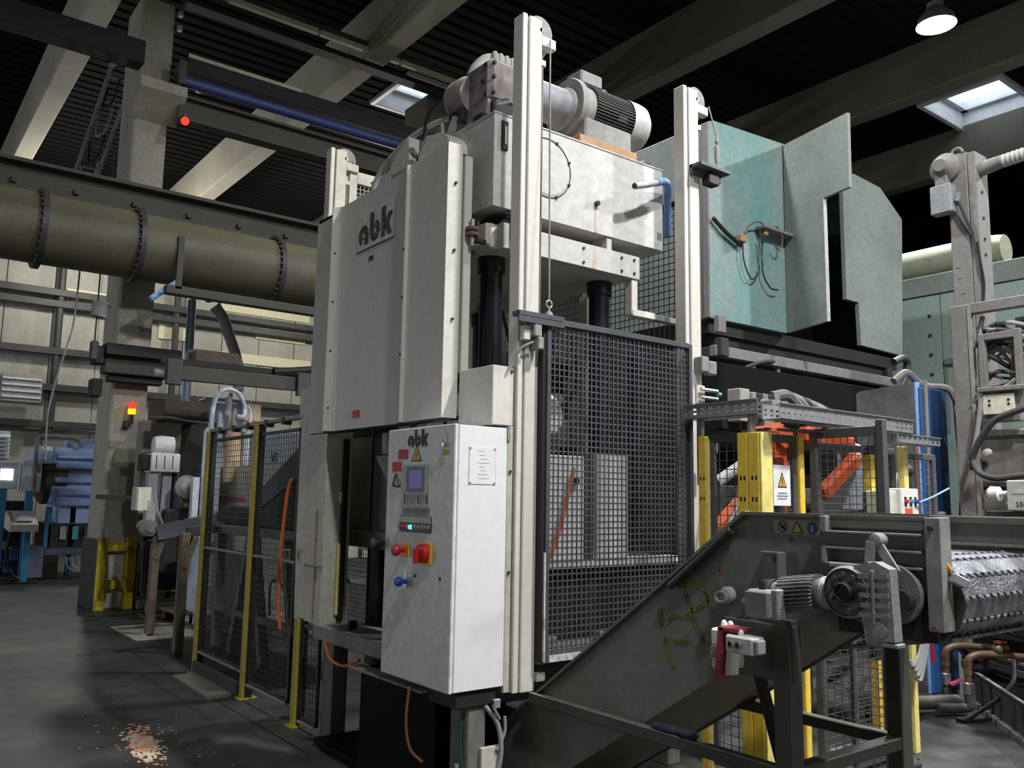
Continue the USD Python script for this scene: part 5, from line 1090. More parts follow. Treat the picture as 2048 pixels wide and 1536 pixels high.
for k in range(6): vi.part('dusty_hose', M().hose([(6.85 + 0.1 * k, 4.9, 2.6), (7.05 + 0.12 * k, 4.85, 2.62 - 0.02 * k), (7.3 + 0.1 * k, 4.85, 2.45), (7.5 + 0.09 * k, 4.9, 2.35)], 0.05, 8, 8), [right_grey, dusty_grey, dark_steel][k % 3])
vi.part('carrier', M().box(6.2, 8.4, 4.95, 5.05, 2.25, 2.42, 0.01), black_steel)

# ------------------------------------------------------------------ green booth on its frame
BOY = 5.5
bo = thing('green_booth', 'tall pale green sheet booth with an open door leaf above the robot cell', 'booth', (8.6, 5.8, 3.1))
front = Polygon([(6.72, 3.445), (7.98, 3.445), (8.03, 5.63), (7.98, 5.64), (6.79, 5.545), (6.72, 5.45)])
bo.part('front_panel', M().prism([(6.7, 3.44), (8.0, 3.45), (8.03, 5.63), (6.79, 5.55), (6.7, 5.5)], 1, BOY, BOY + 0.05), booth_green, 'streaked green panel')
bo.part('front_panel', M().prism([(9.48, 3.5), (10.44, 3.48), (10.58, 5.3), (10.07, 5.61), (9.49, 5.64), (9.2, 5.62), (9.2, 4.02), (9.46, 4.02)], 1, BOY, BOY + 0.05), booth_grey, 'dusty panel with a cut corner')
bo.part('side_panel', M().prism([(BOY + 0.05, 3.44), (7.4, 3.44), (7.4, 5.5), (BOY + 0.05, 5.5)], 0, 6.7, 6.75), booth_grey)
bo.part('roof_panel', M().prism([(6.7, 5.5), (6.79, 5.56), (10.07, 5.63), (10.55, 5.33), (10.5, 5.3), (10.05, 5.59), (6.8, 5.52)], 1, BOY + 0.04, 7.4), booth_grey)
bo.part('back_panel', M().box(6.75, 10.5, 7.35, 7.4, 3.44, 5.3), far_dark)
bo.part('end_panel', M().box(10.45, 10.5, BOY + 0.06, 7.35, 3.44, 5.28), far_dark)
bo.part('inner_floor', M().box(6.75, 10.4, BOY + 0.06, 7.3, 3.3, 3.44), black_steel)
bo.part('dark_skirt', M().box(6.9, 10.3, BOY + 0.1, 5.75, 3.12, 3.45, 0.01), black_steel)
bo.part('seam_strip', M().box(7.99, 8.03, BOY - 0.012, BOY, 3.45, 5.6), dark_steel)
hx, hy = 8.03, BOY - 0.01
dv = np.array([-0.25, -0.968]); nv = np.array([0.968, -0.25])
def leaf(pts, t0, t1):
    m = M().prism(pts, 0, t0, t1)       # (s along the leaf, z), thickness on x -> rotate into place
    v = m.v[0]; s, z, t = v[:, 1], v[:, 2], v[:, 0]
    m.v[0] = np.stack([hx + dv[0] * s + nv[0] * t, hy + dv[1] * s + nv[1] * t, z], 1)
    return m
LEAF = [(0.0, 3.45), (0.605, 3.47), (0.605, 4.79), (0.97, 4.79), (0.98, 5.58), (0.02, 5.6)]
bo.part('door_leaf', leaf(LEAF, -0.04, 0.0), booth_grey, 'dusty door leaf standing open')
bo.part('leaf_edge', leaf([(0.605, 3.47), (0.612, 3.47), (0.612, 4.785), (0.605, 4.79)], -0.042, 0.002), look('pale_sheet_edge', '#b4bab2', 0.6))
for z in (3.9, 4.6, 5.3): bo.part('hinge', M().cyl((8.03, BOY - 0.02, z - 0.06), (8.03, BOY - 0.02, z + 0.06), 0.02, n=10), dark_steel)
bo.part('panel_edge', M().box(6.68, 6.705, BOY - 0.01, BOY + 0.06, 3.44, 5.5, 0.003), right_grey)
fr = thing('booth_stand', 'dusty steel beam and hangers carrying the green booth', 'frame', (8.3, 5.4, 0))
fr.part('front_beam', M().box(6.6, 9.9, 5.35, 5.43, 3.02, 3.13, 0.006), right_grey)
fr.part('cross_beam', M().box(6.6, 6.7, 5.43, 7.4, 3.02, 3.12, 0.006), dark_steel)
for x in (7.24, 7.66): fr.part('hanger_rod', M().box(x - 0.02, x + 0.02, 5.38, 5.42, 2.4, 3.03), right_grey)
fr.part('stub_tube', M().box(6.66, 6.78, 5.36, 5.42, 3.27, 3.44, 0.004), right_grey)
fr.part('stub_tube', M().box(6.62, 6.74, 5.3, 5.36, 3.02, 3.2, 0.004), dark_steel)
for x, y in ((6.7, 7.2), (10.2, 7.2), (10.2, 5.6)): fr.part('leg', M().box(x - 0.06, x + 0.06, y - 0.06, y + 0.06, 0, 3.3, 0.006), dark_steel)
fr.part('hook_shackle', M().hose([(9.9, 5.33, 3.32), (10.05, 5.3, 3.38), (10.2, 5.32, 3.34), (10.15, 5.33, 3.15), (10.0, 5.33, 3.0)], 0.045, 10), dark_steel)
jx = thing('booth_wiring', 'small rusty bracket with hanging loops of wire on the green panel', 'wiring', (7.6, 5.45, 4.3))
jx.part('shelf', M().box(7.44, 8.2, 5.36, 5.48, 4.5, 4.53, 0.004), right_grey)
jx.part('clip', M().box(7.12, 7.22, 5.42, 5.5, 4.3, 4.38, 0.008), rust_orange)
jx.part('clip', M().box(7.5, 7.57, 5.4, 5.48, 4.44, 4.53, 0.008), rust_orange)
for k, pts in enumerate([[(6.72, 5.46, 4.47), (6.9, 5.45, 4.36), (7.05, 5.45, 4.3), (7.16, 5.45, 4.26)], [(7.2, 5.44, 4.36), (7.27, 5.42, 4.5), (7.4, 5.4, 4.56), (7.5, 5.4, 4.53)], [(7.18, 5.45, 4.3), (7.2, 5.45, 4.1), (7.3, 5.44, 3.93), (7.42, 5.44, 4.0), (7.45, 5.44, 4.1)],
                         [(7.5, 5.42, 4.5), (7.48, 5.43, 4.2), (7.5, 5.43, 4.0), (7.62, 5.43, 3.88), (7.75, 5.43, 3.88)], [(7.58, 5.4, 4.5), (7.68, 5.38, 4.56), (7.78, 5.38, 4.45), (7.76, 5.4, 4.32), (7.66, 5.4, 4.36)], [(7.45, 5.43, 4.4), (7.46, 5.43, 4.25), (7.5, 5.43, 4.1)]]):
    jx.part('wire', M().hose(pts, 0.022 if k == 0 else 0.008, 6, 8), cable_black if k in (0, 2, 3) else brown_rod)
solo('wire_conduit', M().hose([(7.05, 5.35, 2.95), (7.25, 5.3, 3.02), (7.5, 5.33, 3.06)], 0.02, 8), dark_steel, 'thin dark conduit bending up under the booth beam', 'conduit')

# ------------------------------------------------------------------ far green cabin and duct beyond the booth
ca_ = thing('green_cabin', 'long plain green sheet cabin with riveted seam behind the dusty frame', 'cabin', (12.5, 5, 0))
ca_.part('wall_panel', M().box(12.0, 12.1, 5.75, 6.6, 0.0, 4.58, 0.005), cabin_green)
ca_.part('wall_panel', M().box(12.0, 12.1, 2.8, 5.74, 0.0, 4.58, 0.005), cabin_green)
ca_.part('top_fascia', M().box(11.97, 12.1, 2.8, 6.6, 4.585, 4.87, 0.006), booth_grey)
ca_.part('roof', M().box(12.0, 15.0, 2.8, 6.6, 4.8, 4.87), booth_grey)
ca_.part('end_wall', M().box(12.1, 15.0, 2.8, 2.9, 0, 4.8), cabin_green)
rv = M()
for z in np.arange(2.6, 4.5, 0.28): rv.cyl((12.0, 5.9, z), (11.985, 5.9, z), 0.025, n=8)
ca_.part('rivet', rv, dark_steel, kind='stuff')
ca_.part('lintel_strip', M().box(11.94, 12.0, 4.6, 5.7, 3.55, 3.64, 0.006), look('dull_green_strip', '#6d7d76', 0.6))
ca_.part('shadow_gap', M().box(11.985, 12.0, 5.68, 5.72, 2.6, 3.55), look('dull_green_edge', '#73837c', 0.6))
du = thing('green_duct', 'pale olive round duct with an oblique end lying above the green cabin', 'duct', (12.4, 5.7, 5.1))
du.part('duct_tube', M().lathe((12.3, 7.2, 5.12), (0, -1, 0), [(0, 0), (0.24, 0), (0.24, 2.0), (0.2, 2.25), (0, 2.3)], 26), look('olive_duct_pale', '#8e927c', 0.6, dirt='#6d705e', amt=0.5), smooth=50)
du.part('saddle', M().box(12.1, 12.5, 5.4, 5.5, 4.87, 4.9, 0.005), dark_steel)

# ------------------------------------------------------------------ dusty grey pillar with geared head
pl = thing('grey_pillar', 'tall dusty square pillar with a motor head and a ribbed hose at its top', 'pillar', (8.1, 3.55, 0))
pl.part('shaft', M().box(8.0, 8.14, 3.52, 3.7, 0.0, 4.9, 0.008), right_grey)
pl.part('side_rail', M().box(8.0, 8.24, 3.44, 3.515, 0.0, 4.88, 0.006), right_grey)
for z in (4.7, 4.5, 4.25, 4.05, 3.9): pl.part('rail_bolt', M().cyl((8.1, 3.44, z), (8.1, 3.43, z), 0.015, n=8), dark_steel)
pl.part('lifting_lug', M().tube([(8.0, 3.6 + 0.05 * math.cos(a), 4.9 + 0.05 * math.sin(a)) for a in np.linspace(0, math.pi, 12)], 0.014, 8), right_grey)
pl.part('motor_box', M().box(7.88, 7.99, 3.62, 3.82, 4.32, 4.6, 0.01), look('motor_box_grey', '#8a8d90', 0.6, dirt='#6f6f70', amt=0.5))
pl.part('gear_head', M().lathe((8.05, 3.7, 4.78), (-1, 0, 0), [(0, 0), (0.14, 0), (0.14, 0.1), (0.1, 0.14), (0.06, 0.2), (0, 0.2)], 22), right_grey)
pl.part('head_neck', M().box(7.9, 7.98, 3.66, 3.78, 4.58, 4.76, 0.012), right_grey)
pl.part('connector', M().cyl((7.94, 3.6, 4.42), (7.94, 3.57, 4.5), 0.025, n=10), dusty_grey)
pl.part('pillar_cable', M().hose([(7.94, 3.58, 4.4), (7.96, 3.52, 4.2), (7.98, 3.48, 4.05), (7.98, 3.46, 3.9)], 0.014, 6), dark_steel)
pl.part('pillar_cable', M().hose([(7.98, 3.45, 4.0), (7.97, 3.43, 3.8), (7.99, 3.42, 3.6), (7.97, 3.43, 3.4)], 0.012, 6), black_steel)
pl.part('hose_socket', M().cyl((8.1, 3.44, 4.72), (8.1, 3.25, 4.74), 0.07, 0.06, 14), right_grey)
rbh = M(); prof = []
for k in range(40): prof.append((0.055 + (0.008 if k % 2 else 0), 0.02 * k))
rbh.lathe((8.1, 3.25, 4.74), (0, -1, 0.05), prof, 14)
pl.part('ribbed_hose', rbh, look('pale_ribbed_hose', '#a9aaa2', 0.55))
for z in (3.8, 3.55, 3.4, 3.7): pl.part('bright_fleck', M().box(7.995, 8.0, 3.58 + 0.02 * (z * 7 % 3), 3.61 + 0.02 * (z * 7 % 3), z, z + 0.012), zinc)

# ------------------------------------------------------------------ blue cabinet
bc = thing('blue_cabinet', 'tall blue cabinet with a dusty grey side and a white edge strip', 'cabinet', (7.7, 4.2, 0))
bc.part('side_sheet', M().prism([(4.42, 0), (4.42, 2.64), (4.38, 2.66), (3.86, 2.7), (3.86, 0)], 0, 7.5, 7.53), grey_dust_sheet)
bc.part('body', M().box(7.53, 8.0, 3.82, 4.42, 0, 2.66, 0.01), blue_paint)
bc.part('edge_strip', M().box(7.5, 7.57, 3.84, 3.86, 0, 2.7, 0.003), blue_light)
bc.part('white_strip', M().box(7.58, 7.63, 3.8, 3.82, 1.5, 2.72, 0.003), right_grey)
bc.part('top_hose', M().hose([(7.6, 4.1, 2.74), (7.75, 4.05, 2.83), (7.9, 3.98, 2.72), (8.0, 3.8, 2.68), (8.05, 3.74, 2.55)], 0.035, 8), right_grey)
for k in range(2): bc.part('side_conduit', M().hose([(8.05 + 0.03 * k, 3.76, 2.62), (8.06 + 0.03 * k, 3.75, 2.2), (8.09 + 0.02 * k, 3.74, 1.9), (8.04 + 0.03 * k, 3.75, 1.5), (8.05 + 0.03 * k, 3.75, 1.2)], 0.025, 8), right_grey)
bc.part('clip_board', M().box(7.53, 7.66, 3.7, 3.76, 1.2, 1.55, 0.004), dusty_grey)
hv = thing('hose_valve', 'small dark valve with hoses between the fence post and the blue cabinet', 'valve', (6.4, 3.3, 1.8))
hv.part('valve_body', M().sphere((6.35, 3.35, 1.86), 0.05, 2).cyl((6.35, 3.35, 1.86), (6.35, 3.35, 1.7), 0.03, n=10), dark_steel)
hv.part('hose', M().hose([(6.3, 3.35, 1.86), (6.22, 3.36, 1.82), (6.2, 3.36, 1.72), (6.28, 3.35, 1.62), (6.4, 3.34, 1.5)], 0.012, 6), cable_grey)
hv.part('stand_pipe', M().cyl((6.5, 3.35, 0.9), (6.5, 3.35, 2.05), 0.02, n=8), brown_rod)
hv.part('bracket', M().box(6.34, 6.5, 3.345, 3.36, 1.95, 2.0, 0.003), dark_steel)

# ------------------------------------------------------------------ dusty machine frame full of cables at the edge of the photo
mf = thing('machine_rack', 'dusty grey steel frame packed with cables beside the blue cabinet', 'frame', (7.6, 3.0, 0))
mf.part('upright', M().box(7.5, 7.58, 3.342, 3.51, 0.9, 3.33, 0.008), right_grey)
mf.part('upright_edge', M().box(7.49, 7.5, 3.33, 3.36, 0.95, 3.3), dusty_grey)
mf.part('top_beam', M().box(7.505, 7.575, 2.3, 3.345, 3.24, 3.335, 0.008), right_grey)
w_ = mf.part('window_frame', M().box(7.48, 7.54, 3.23, 3.28, 2.58, 3.05, 0.005).box(7.48, 7.54, 2.95, 3.0, 2.56, 3.06, 0.005).box(7.48, 7.54, 3.0, 3.23, 2.99, 3.05, 0.005), right_grey)
mf.part('shelf', M().box(7.45, 7.6, 2.9, 3.3, 2.55, 2.59, 0.006), right_grey)
cp = mf.part('cream_plate', M().box(7.47, 7.5, 3.02, 3.265, 2.36, 2.525, 0.004), beige, 'cream plate with four holes')
for y in (3.06, 3.21):
    for z in (2.44, 2.475): cp.part('plate_hole', M().cyl((7.47, y, z), (7.466, y, z), 0.01, n=10), black_plastic)
mf.part('plate_shadow_box', M().box(7.5, 7.62, 2.99, 3.28, 2.3, 2.55, 0.006), tank_grey)
for k in range(26):
    r = random.Random(k)
    y0, z0 = r.uniform(2.98, 3.3), r.uniform(2.66, 3.12)
    mf.part('cable', M().hose([(7.62 + r.uniform(0, .1), 3.33, z0 + r.uniform(-.08, .08)), (7.6 + r.uniform(-.05, .1), 3.2, z0 + r.uniform(-.05, .1)), (7.6 + r.uniform(-.05, .1), 3.05, z0 + r.uniform(-.1, .05)), (7.6, 2.85, z0 + r.uniform(-.05, .05))], r.choice([0.012, 0.018, 0.024]), 6, 6),
            [cable_grey, dusty_grey, cable_black, right_grey, dark_steel][k % 5])
mf.part('inner_strut', M().bar((7.62, 3.08, 2.6), (7.62, 3.02, 3.0), 0.05, 0.05), tank_grey)
mf.part('upper_panel', M().box(7.64, 7.68, 2.5, 3.04, 2.85, 3.18), grey_dust_sheet)
mf.part('diag_stay', M().bar((7.55, 3.32, 2.95), (7.6, 3.28, 3.22), 0.03, 0.03), right_grey)
mf.part('hook_loop', M().hose([(7.52, 3.42, 2.4), (7.5, 3.3, 2.5), (7.5, 3.15, 2.55), (7.5, 3.0, 2.64)], 0.018, 6), right_grey)
bhl = thing('thick_cable_loop', 'thick dark grey cable bowed out in front of the stained housing', 'cable', (7.3, 3.1, 2.0))
bhl.part('upper_cable', M().hose([(7.3, 2.7, 2.42), (7.28, 2.88, 2.37), (7.28, 3.08, 2.3), (7.3, 3.2, 2.18), (7.33, 3.3, 2.02), (7.35, 3.32, 1.9)], 0.026, 10), look('dusty_black_hose', '#4b4a4a', 0.6))
bhl.part('lower_cable', M().hose([(7.35, 3.32, 2.0), (7.3, 3.25, 1.88), (7.28, 3.12, 1.83), (7.28, 2.98, 1.84), (7.28, 2.7, 1.88)], 0.026, 10), look('dusty_black_hose_b', '#4b4a4a', 0.6))
bhl.part('side_tube', M().hose([(7.4, 3.36, 1.95), (7.42, 3.3, 2.2), (7.44, 3.26, 2.5)], 0.02, 8), dusty_grey)
hg = thing('stained_housing', 'bulky stained grey housing with rounded ribs at the photo edge', 'housing', (7.9, 3.0, 1.0))
hg.part('shell', M().prism([(7.6, 3.4), (7.72, 3.43), (8.4, 3.43), (8.4, 2.2), (7.6, 2.2)], 2, 1.3, 2.2), tank_grey)
hg.part('top_lip', M().box(7.57, 8.4, 2.2, 3.46, 2.18, 2.24, 0.012), right_grey)
hg.part('mid_band', M().box(7.575, 7.7, 2.2, 3.45, 1.75, 1.82, 0.02), dark_steel)
hg.part('lower_body', M().box(7.65, 8.4, 2.2, 3.4, 0.5, 1.3, 0.02), far_dark)
hg.part('brown_pipe', M().cyl((7.55, 3.36, 1.6), (7.55, 3.4, 2.35), 0.03, n=10), brown_rod)
hg.part('pale_knob', M().lathe((7.56, 3.28, 2.05), (-1, 0, 0), [(0, 0), (0.035, 0), (0.03, 0.04), (0, 0.045)], 12), beige)
en = thing('grey_enclosure', 'grey electrical enclosure with a worn printed label and round connectors', 'enclosure', (7.0, 3.0, 1.57))
en.part('case', M().box(6.2, 6.5, 2.2, 2.585, 1.574, 1.78, 0.008), box_grey)
en.part('case_lid', M().box(6.185, 6.2, 2.2, 2.58, 1.58, 1.775, 0.004), look('enclosure_lid_grey', '#c2c2be', 0.5, dirt='#9a9a95', amt=0.5))
en.part('label_field', M().box(6.183, 6.185, 2.46, 2.545, 1.69, 1.715), look('worn_label', '#d3d3d1', 0.6))
tx = M()
text_on_x(tx, '150', 6.184, 2.528, 1.606, 0.03, True, 0.9)
en.part('printed_number', tx, ink_faded, 'dark printed characters running off the photo')
en.part('round_connector', M().lathe((6.3, 2.62, 1.69), (0, 1, 0), [(0, 0), (0.02, 0), (0.02, 0.05), (0.05, 0.055), (0.052, 0.11), (0.035, 0.13), (0, 0.13)], 18), offwhite)
en.part('lower_gland', M().lathe((6.3, 2.585, 1.615), (0, 1, 0), [(0, 0), (0.025, 0), (0.025, 0.05), (0, 0.06)], 14), box_grey)
en.part('carrier_plate', M().box(6.25, 6.6, 1.9, 2.75, 1.5, 1.574, 0.005), dark_steel)
en.part('carrier_post', M().box(6.5, 6.6, 2.3, 2.4, 0, 1.5, 0.005), dark_steel)
# dark mass under it: pipes, hoses and skirt plate
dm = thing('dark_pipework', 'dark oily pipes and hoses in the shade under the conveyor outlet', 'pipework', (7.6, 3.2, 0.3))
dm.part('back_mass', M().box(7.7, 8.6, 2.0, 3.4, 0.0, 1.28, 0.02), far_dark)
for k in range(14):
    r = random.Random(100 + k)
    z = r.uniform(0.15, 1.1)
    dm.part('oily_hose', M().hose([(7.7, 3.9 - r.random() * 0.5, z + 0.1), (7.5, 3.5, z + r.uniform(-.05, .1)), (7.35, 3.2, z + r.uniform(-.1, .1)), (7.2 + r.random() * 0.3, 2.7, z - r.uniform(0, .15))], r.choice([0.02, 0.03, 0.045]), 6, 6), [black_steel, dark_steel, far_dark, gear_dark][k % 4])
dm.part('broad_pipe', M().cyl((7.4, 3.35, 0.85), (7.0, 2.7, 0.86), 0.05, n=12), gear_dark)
sk = thing('skirt_plate', 'long dark floor plate with an angle iron edge at the photo edge', 'plate', (7.0, 3.0, 0))
a_, b_2 = np.array([7.4, 3.43, 0.0]), np.array([5.9, 2.2, 0.0])
dd = unit(b_2 - a_)
sk.part('sheet', M().bar(a_ + (0.02, -0.01, 0.13), b_2 + (0.02, -0.01, 0.13), 0.015, 0.26), gear_dark)
sk.part('angle_edge', M().bar(a_ + (0, 0, 0.02), b_2 + (0, 0, 0.02), 0.05, 0.04), dusty_grey)
sk.part('top_edge', M().bar(a_ + (0.02, -0.01, 0.265), b_2 + (0.02, -0.01, 0.265), 0.03, 0.012), right_grey)
for s in (0.45, 1.2): sk.part('seam', M().bar(a_ + dd * s + (0.01, -0.012, 0.04), a_ + dd * s + (0.01, -0.012, 0.25), 0.012, 0.012), dark_steel)
def brass(x, y, top, lb):
    t = thing('brass_pipe', lb, 'pipe', (x, y, 0), group='brass pipe elbows')
    t.part('riser', M().cyl((x, y, 0.12), (x, y, top), 0.027, n=18), copper)
    t.part('elbow', M().hose([(x, y, top - 0.02), (x + 0.005, y - 0.01, top + 0.05), (x + 0.06, y - 0.05, top + 0.085), (x + 0.16, y - 0.12, top + 0.09)], 0.029, 16), copper)
    t.part('tail', M().cyl((x + 0.15, y - 0.115, top + 0.09), (x + 0.42, y - 0.3, top + 0.07), 0.025, n=14), copper)
    for z in (0.2, top - 0.07, top + 0.0): t.part('nut', M().cyl((x, y, z), (x, y, z + 0.045), 0.034, n=6), copper)
    t.part('steel_valve', M().lathe((x, y, top - 0.22), (0, 0, 1), [(0.025, 0), (0.038, 0.01), (0.038, 0.09), (0.025, 0.1)], 18), chrome)
    t.part('lower_elbow', M().hose([(x, y, 0.16), (x, y, 0.08), (x - 0.03, y + 0.03, 0.06), (x - 0.25, y + 0.12, 0.07)], 0.036, 14), gear_dark)
    return t
q1 = brass(7.1, 3.5, 0.4, 'brass pipe elbow with a steel valve and pink handle')
q1.part('handle', M().bar((7.06, 3.45, 0.2), (7.14, 3.4, 0.235), 0.03, 0.02), look('pink_red_handle', '#c24860', 0.5), 'pink red valve handle')
q1.part('handle_grip', M().bar((7.0, 3.55, 0.36), (7.0, 3.55, 0.5), 0.02, 0.02), red)
q2 = brass(7.0, 3.28, 0.375, 'second brass pipe elbow, nearer and without a handle')
q2.part('tee', M().sphere((7.2, 3.14, 0.5), 0.045, 2), copper)
q2.part('red_tap', M().bar((7.16, 3.14, 0.56), (7.26, 3.1, 0.555), 0.03, 0.02), look('dull_red_tap', '#8e3a36', 0.5))
solo('floor_hose', M().hose([(7.1, 2.98, 0.45), (7.0, 2.95, 0.32), (6.92, 3.02, 0.2), (6.85, 3.12, 0.1), (6.78, 3.2, 0.03), (6.72, 3.25, 0.02)], 0.018, 8), cable_black, 'dark hose drooping from the pipes to the floor', 'hose')
solo('floor_cable', M().hose([(6.72, 3.22, 0.02), (6.85, 3.15, 0.015), (7.0, 3.12, 0.02), (7.1, 3.2, 0.02)], 0.012, 8), cable_black, 'black cable curled on the floor by the skirt plate', 'cable')
solo('ground_pipe', M().cyl((6.35, 3.65, 0.1), (6.98, 3.36, 0.1), 0.05, n=14), gear_dark, 'horizontal grey pipe low over the floor beside the brass pipes', 'pipe')
solo('floor_lump', M().sphere((5.3, 2.86, 0.03), 0.06, 2, (1.6, 1, 0.5)), dark_steel, 'flat dark lump at the foot of the low yellow post', 'lump')

# ------------------------------------------------------------------ yellow guard fence beside the press, along the aisle
def aisle_post(y, z1, lb):
    t = thing('fence_post', lb, 'post', (2.63, y, 0), group='yellow posts of the aisle fence')
    t.part('post_body', M().box(2.6, 2.625, y - 0.03, y + 0.03, 0.0, z1, 0.003), yellow_aisle)
    t.part('post_channel', M().box(2.625, 2.68, y - 0.04, y + 0.028, 0.0, z1, 0.003), mesh_thin)
    t.part('base_plate', M().box(2.57, 2.72, y - 0.07, y + 0.05, 0, 0.01, 0.003), yellow_worn)
aisle_post(8.05, 2.17, 'slim yellow fence post farthest along the aisle')
aisle_post(6.86, 2.17, 'slim yellow fence post in the middle of the aisle fence')
aisle_post(5.87, 0.73, 'short yellow fence post under the cream corner casing')
def aisle_panel(y0, y1, z0, z1, lb):
    t = thing('wire_fence', lb, 'fence', (2.64, (y0 + y1) / 2, z0), group='mesh panels of the aisle fence')
    f = M()
    f.box(2.635, 2.655, y0, y0 + 0.022, z0, z1, 0.002).box(2.635, 2.655, y1 - 0.022, y1, z0, z1, 0.002).box(2.635, 2.655, y0, y1, z0, z0 + 0.025, 0.002).box(2.635, 2.655, y0, y1, z1 - 0.025, z1, 0.002)
    t.part('frame', f, mesh_thin)
    t.part('mesh', M().grid((2.645, y0, z0), (0, 1, 0), (0, 0, 1), y1 - y0, z1 - z0, 0.048, 0.048, 0.0045, 0.003), mesh_thin, kind='stuff')
    t.part('mid_rail', M().cyl((2.63, y0, 1.11), (2.63, y1, 1.11), 0.011, n=8), dusty_grey)
    t.part('kick_rail', M().box(2.62, 2.64, y0, y1, z0 - 0.02, z0, 0.002), dusty_grey)
aisle_panel(6.9, 8.01, 0.2, 2.1, 'mesh panel of the aisle fence between the two tall yellow posts')
aisle_panel(6.03, 6.82, 0.12, 2.1, 'mesh panel of the aisle fence next to the press')
aisle_panel(5.55, 5.83, 0.05, 0.7, 'small mesh panel under the cream corner casing')
tr = thing('fence_top_rail', 'pale dusty rail with clips along the top of the aisle fence', 'rail', (2.64, 7.0, 2.1))
tr.part('rail', M().box(2.62, 2.67, 6.02, 8.08, 2.165, 2.195, 0.004), look('pale_dusty_rail', '#8d8d84', 0.6))
for y in (6.3, 6.65, 7.05, 7.4, 7.75): tr.part('clip', M().box(2.61, 2.68, y, y + 0.05, 2.14, 2.2, 0.004), dark_steel)
solo('fence_hose', M().hose([(2.62, 6.12, 1.72), (2.61, 6.16, 1.6), (2.6, 6.2, 1.2), (2.6, 6.2, 0.8), (2.61, 6.16, 0.62)], 0.013, 8), orange_hose, 'orange hose running down the fence beside the press casing', 'hose')
va = thing('casing_valve', 'small pipe valve at the edge of the cream corner casing', 'valve', (2.6, 6.05, 1.15))
va.part('valve_body', M().cyl((2.58, 6.02, 1.13), (2.58, 6.02, 1.2), 0.02, n=10), brown_rod)
va.part('lever', M().bar((2.56, 5.95, 1.21), (2.57, 6.12, 1.2), 0.02, 0.012), chrome)
fpz = thing('floor_plate', 'pale concrete plate lying on the floor before the aisle fence', 'plate', (2.49, 7.45, 0))
fpz.part('slab', M().prism([(2.39, 7.93), (2.37, 6.95), (2.6, 7.0), (2.62, 7.95)], 2, 0.0, 0.025), look('floor_plate_concrete', '#7a776f', 0.85, dirt='#5c5952', amt=0.6))
fpz.part('curb', M().box(2.58, 2.62, 6.9, 8.0, 0.0, 0.12, 0.005), dark_steel)
# sand spill on the aisle floor
sd = M()
def spill():
    P_ = RNG.normal(size=(700, 2)) * np.array([0.045, 0.2])
    c, s_ = math.cos(0.35), math.sin(0.35)
    for k, (a, b) in enumerate(P_):
        x, y = 1.655 + a + b * 0.12, 6.02 + b
        r = RNG.uniform(0.003, 0.014)
        sd.sphere((x, y, 0.002), r, 1, (1, 1.4, 0.35))
    for k in range(60): sd.sphere((1.7 + RNG.normal() * 0.14, 6.1 + RNG.normal() * 0.45, 0.001), RNG.uniform(0.003, 0.008), 1, (1, 1.2, 0.4))
spill()
solo('sand_spill', sd, sand, 'orange white spill of sand grains on the aisle floor', 'sand', kind='stuff')
# things behind the aisle fence
tb = thing('support_table', 'grey welded table with slanted legs behind the aisle fence', 'table', (3.2, 8.2, 0))
tb.part('table_top', M().box(3.1, 3.9, 7.0, 9.38, 1.2, 1.28, 0.008), right_grey)
tb.part('top_edge', M().box(3.08, 3.1, 7.0, 9.38, 1.265, 1.285), dusty_grey)
for (y0, y1) in ((9.25, 9.2), (7.5, 7.2), (8.3, 7.9), (8.35, 8.75)): tb.part('leg', M().bar((3.2, y0, 1.22), (3.2, y1, 0.02), 0.09, 0.08), right_grey)
tb.part('lower_bar', M().box(3.15, 3.22, 7.2, 9.2, 0.4, 0.46, 0.006), right_grey)
ih = thing('inclined_chute', 'dark inclined belt trough rising behind the aisle fence', 'chute', (3.4, 7.8, 1.5))
ih.part('trough', M().prism([(8.33, 1.6), (6.9, 2.22), (6.9, 1.9), (8.33, 1.42)], 0, 3.2, 3.22), grey_dust_sheet)
ih.part('underside', M().prism([(8.33, 1.42), (6.9, 1.9), (6.9, 1.3), (7.6, 1.28), (8.3, 1.3)], 0, 3.22, 3.7), black_steel)
ih.part('roller', M().cyl((3.3, 9.4, 1.36), (3.3, 8.5, 1.36), 0.11, n=18), black_steel)
for y in (8.4, 7.95): ih.part('white_stand', M().bar((3.3, y, 1.28), (3.3, y - 0.15, 1.7), 0.1, 0.08), right_grey)
for k in range(10):
    r = random.Random(300 + k)
    y = 6.6 + r.random() * 1.3; z = 0.3 + r.random() * 0.6
    tb.part('loose_hose', M().hose([(3.4, y, z), (3.35, y + .15, z + .15), (3.35, y + .35, z + .1), (3.4, y + .45, z - .2)], 0.015, 6, 6), [cable_grey, black_steel][k % 2])
wbk = thing('pale_cabinet', 'pale grey cabinet with dark letters and a red band behind the aisle fence', 'cabinet', (4.3, 10.5, 0))
wbk.part('body', M().box(3.9, 5.2, 8.9, 11.7, 0.9, 1.95, 0.01), look('pale_warm_grey', '#b9b5a4', 0.55, dirt='#9b9784', amt=0.4))
wbk.part('upper_box', M().box(3.9, 5.2, 8.6, 10.45, 1.95, 2.3, 0.01), look('pale_blue_grey', '#b5bac0', 0.55, dirt='#8f959c', amt=0.4))
wbk.part('red_band', M().box(3.895, 3.9, 10.5, 11.6, 1.5, 1.56), flat('band_red', '#d03038', 0.5), 'red band')
tx = M(); text_on_x(tx, 'WO', 3.898, 9.72, 1.98, 0.1, True, 0.9)
wbk.part('lettering', tx, ink, 'dark letters partly hidden by the chute')
for y in (9.0, 11.6): wbk.part('leg', M().box(4.0, 4.1, y - 0.05, y + 0.05, 0, 0.9, 0.006), right_grey)
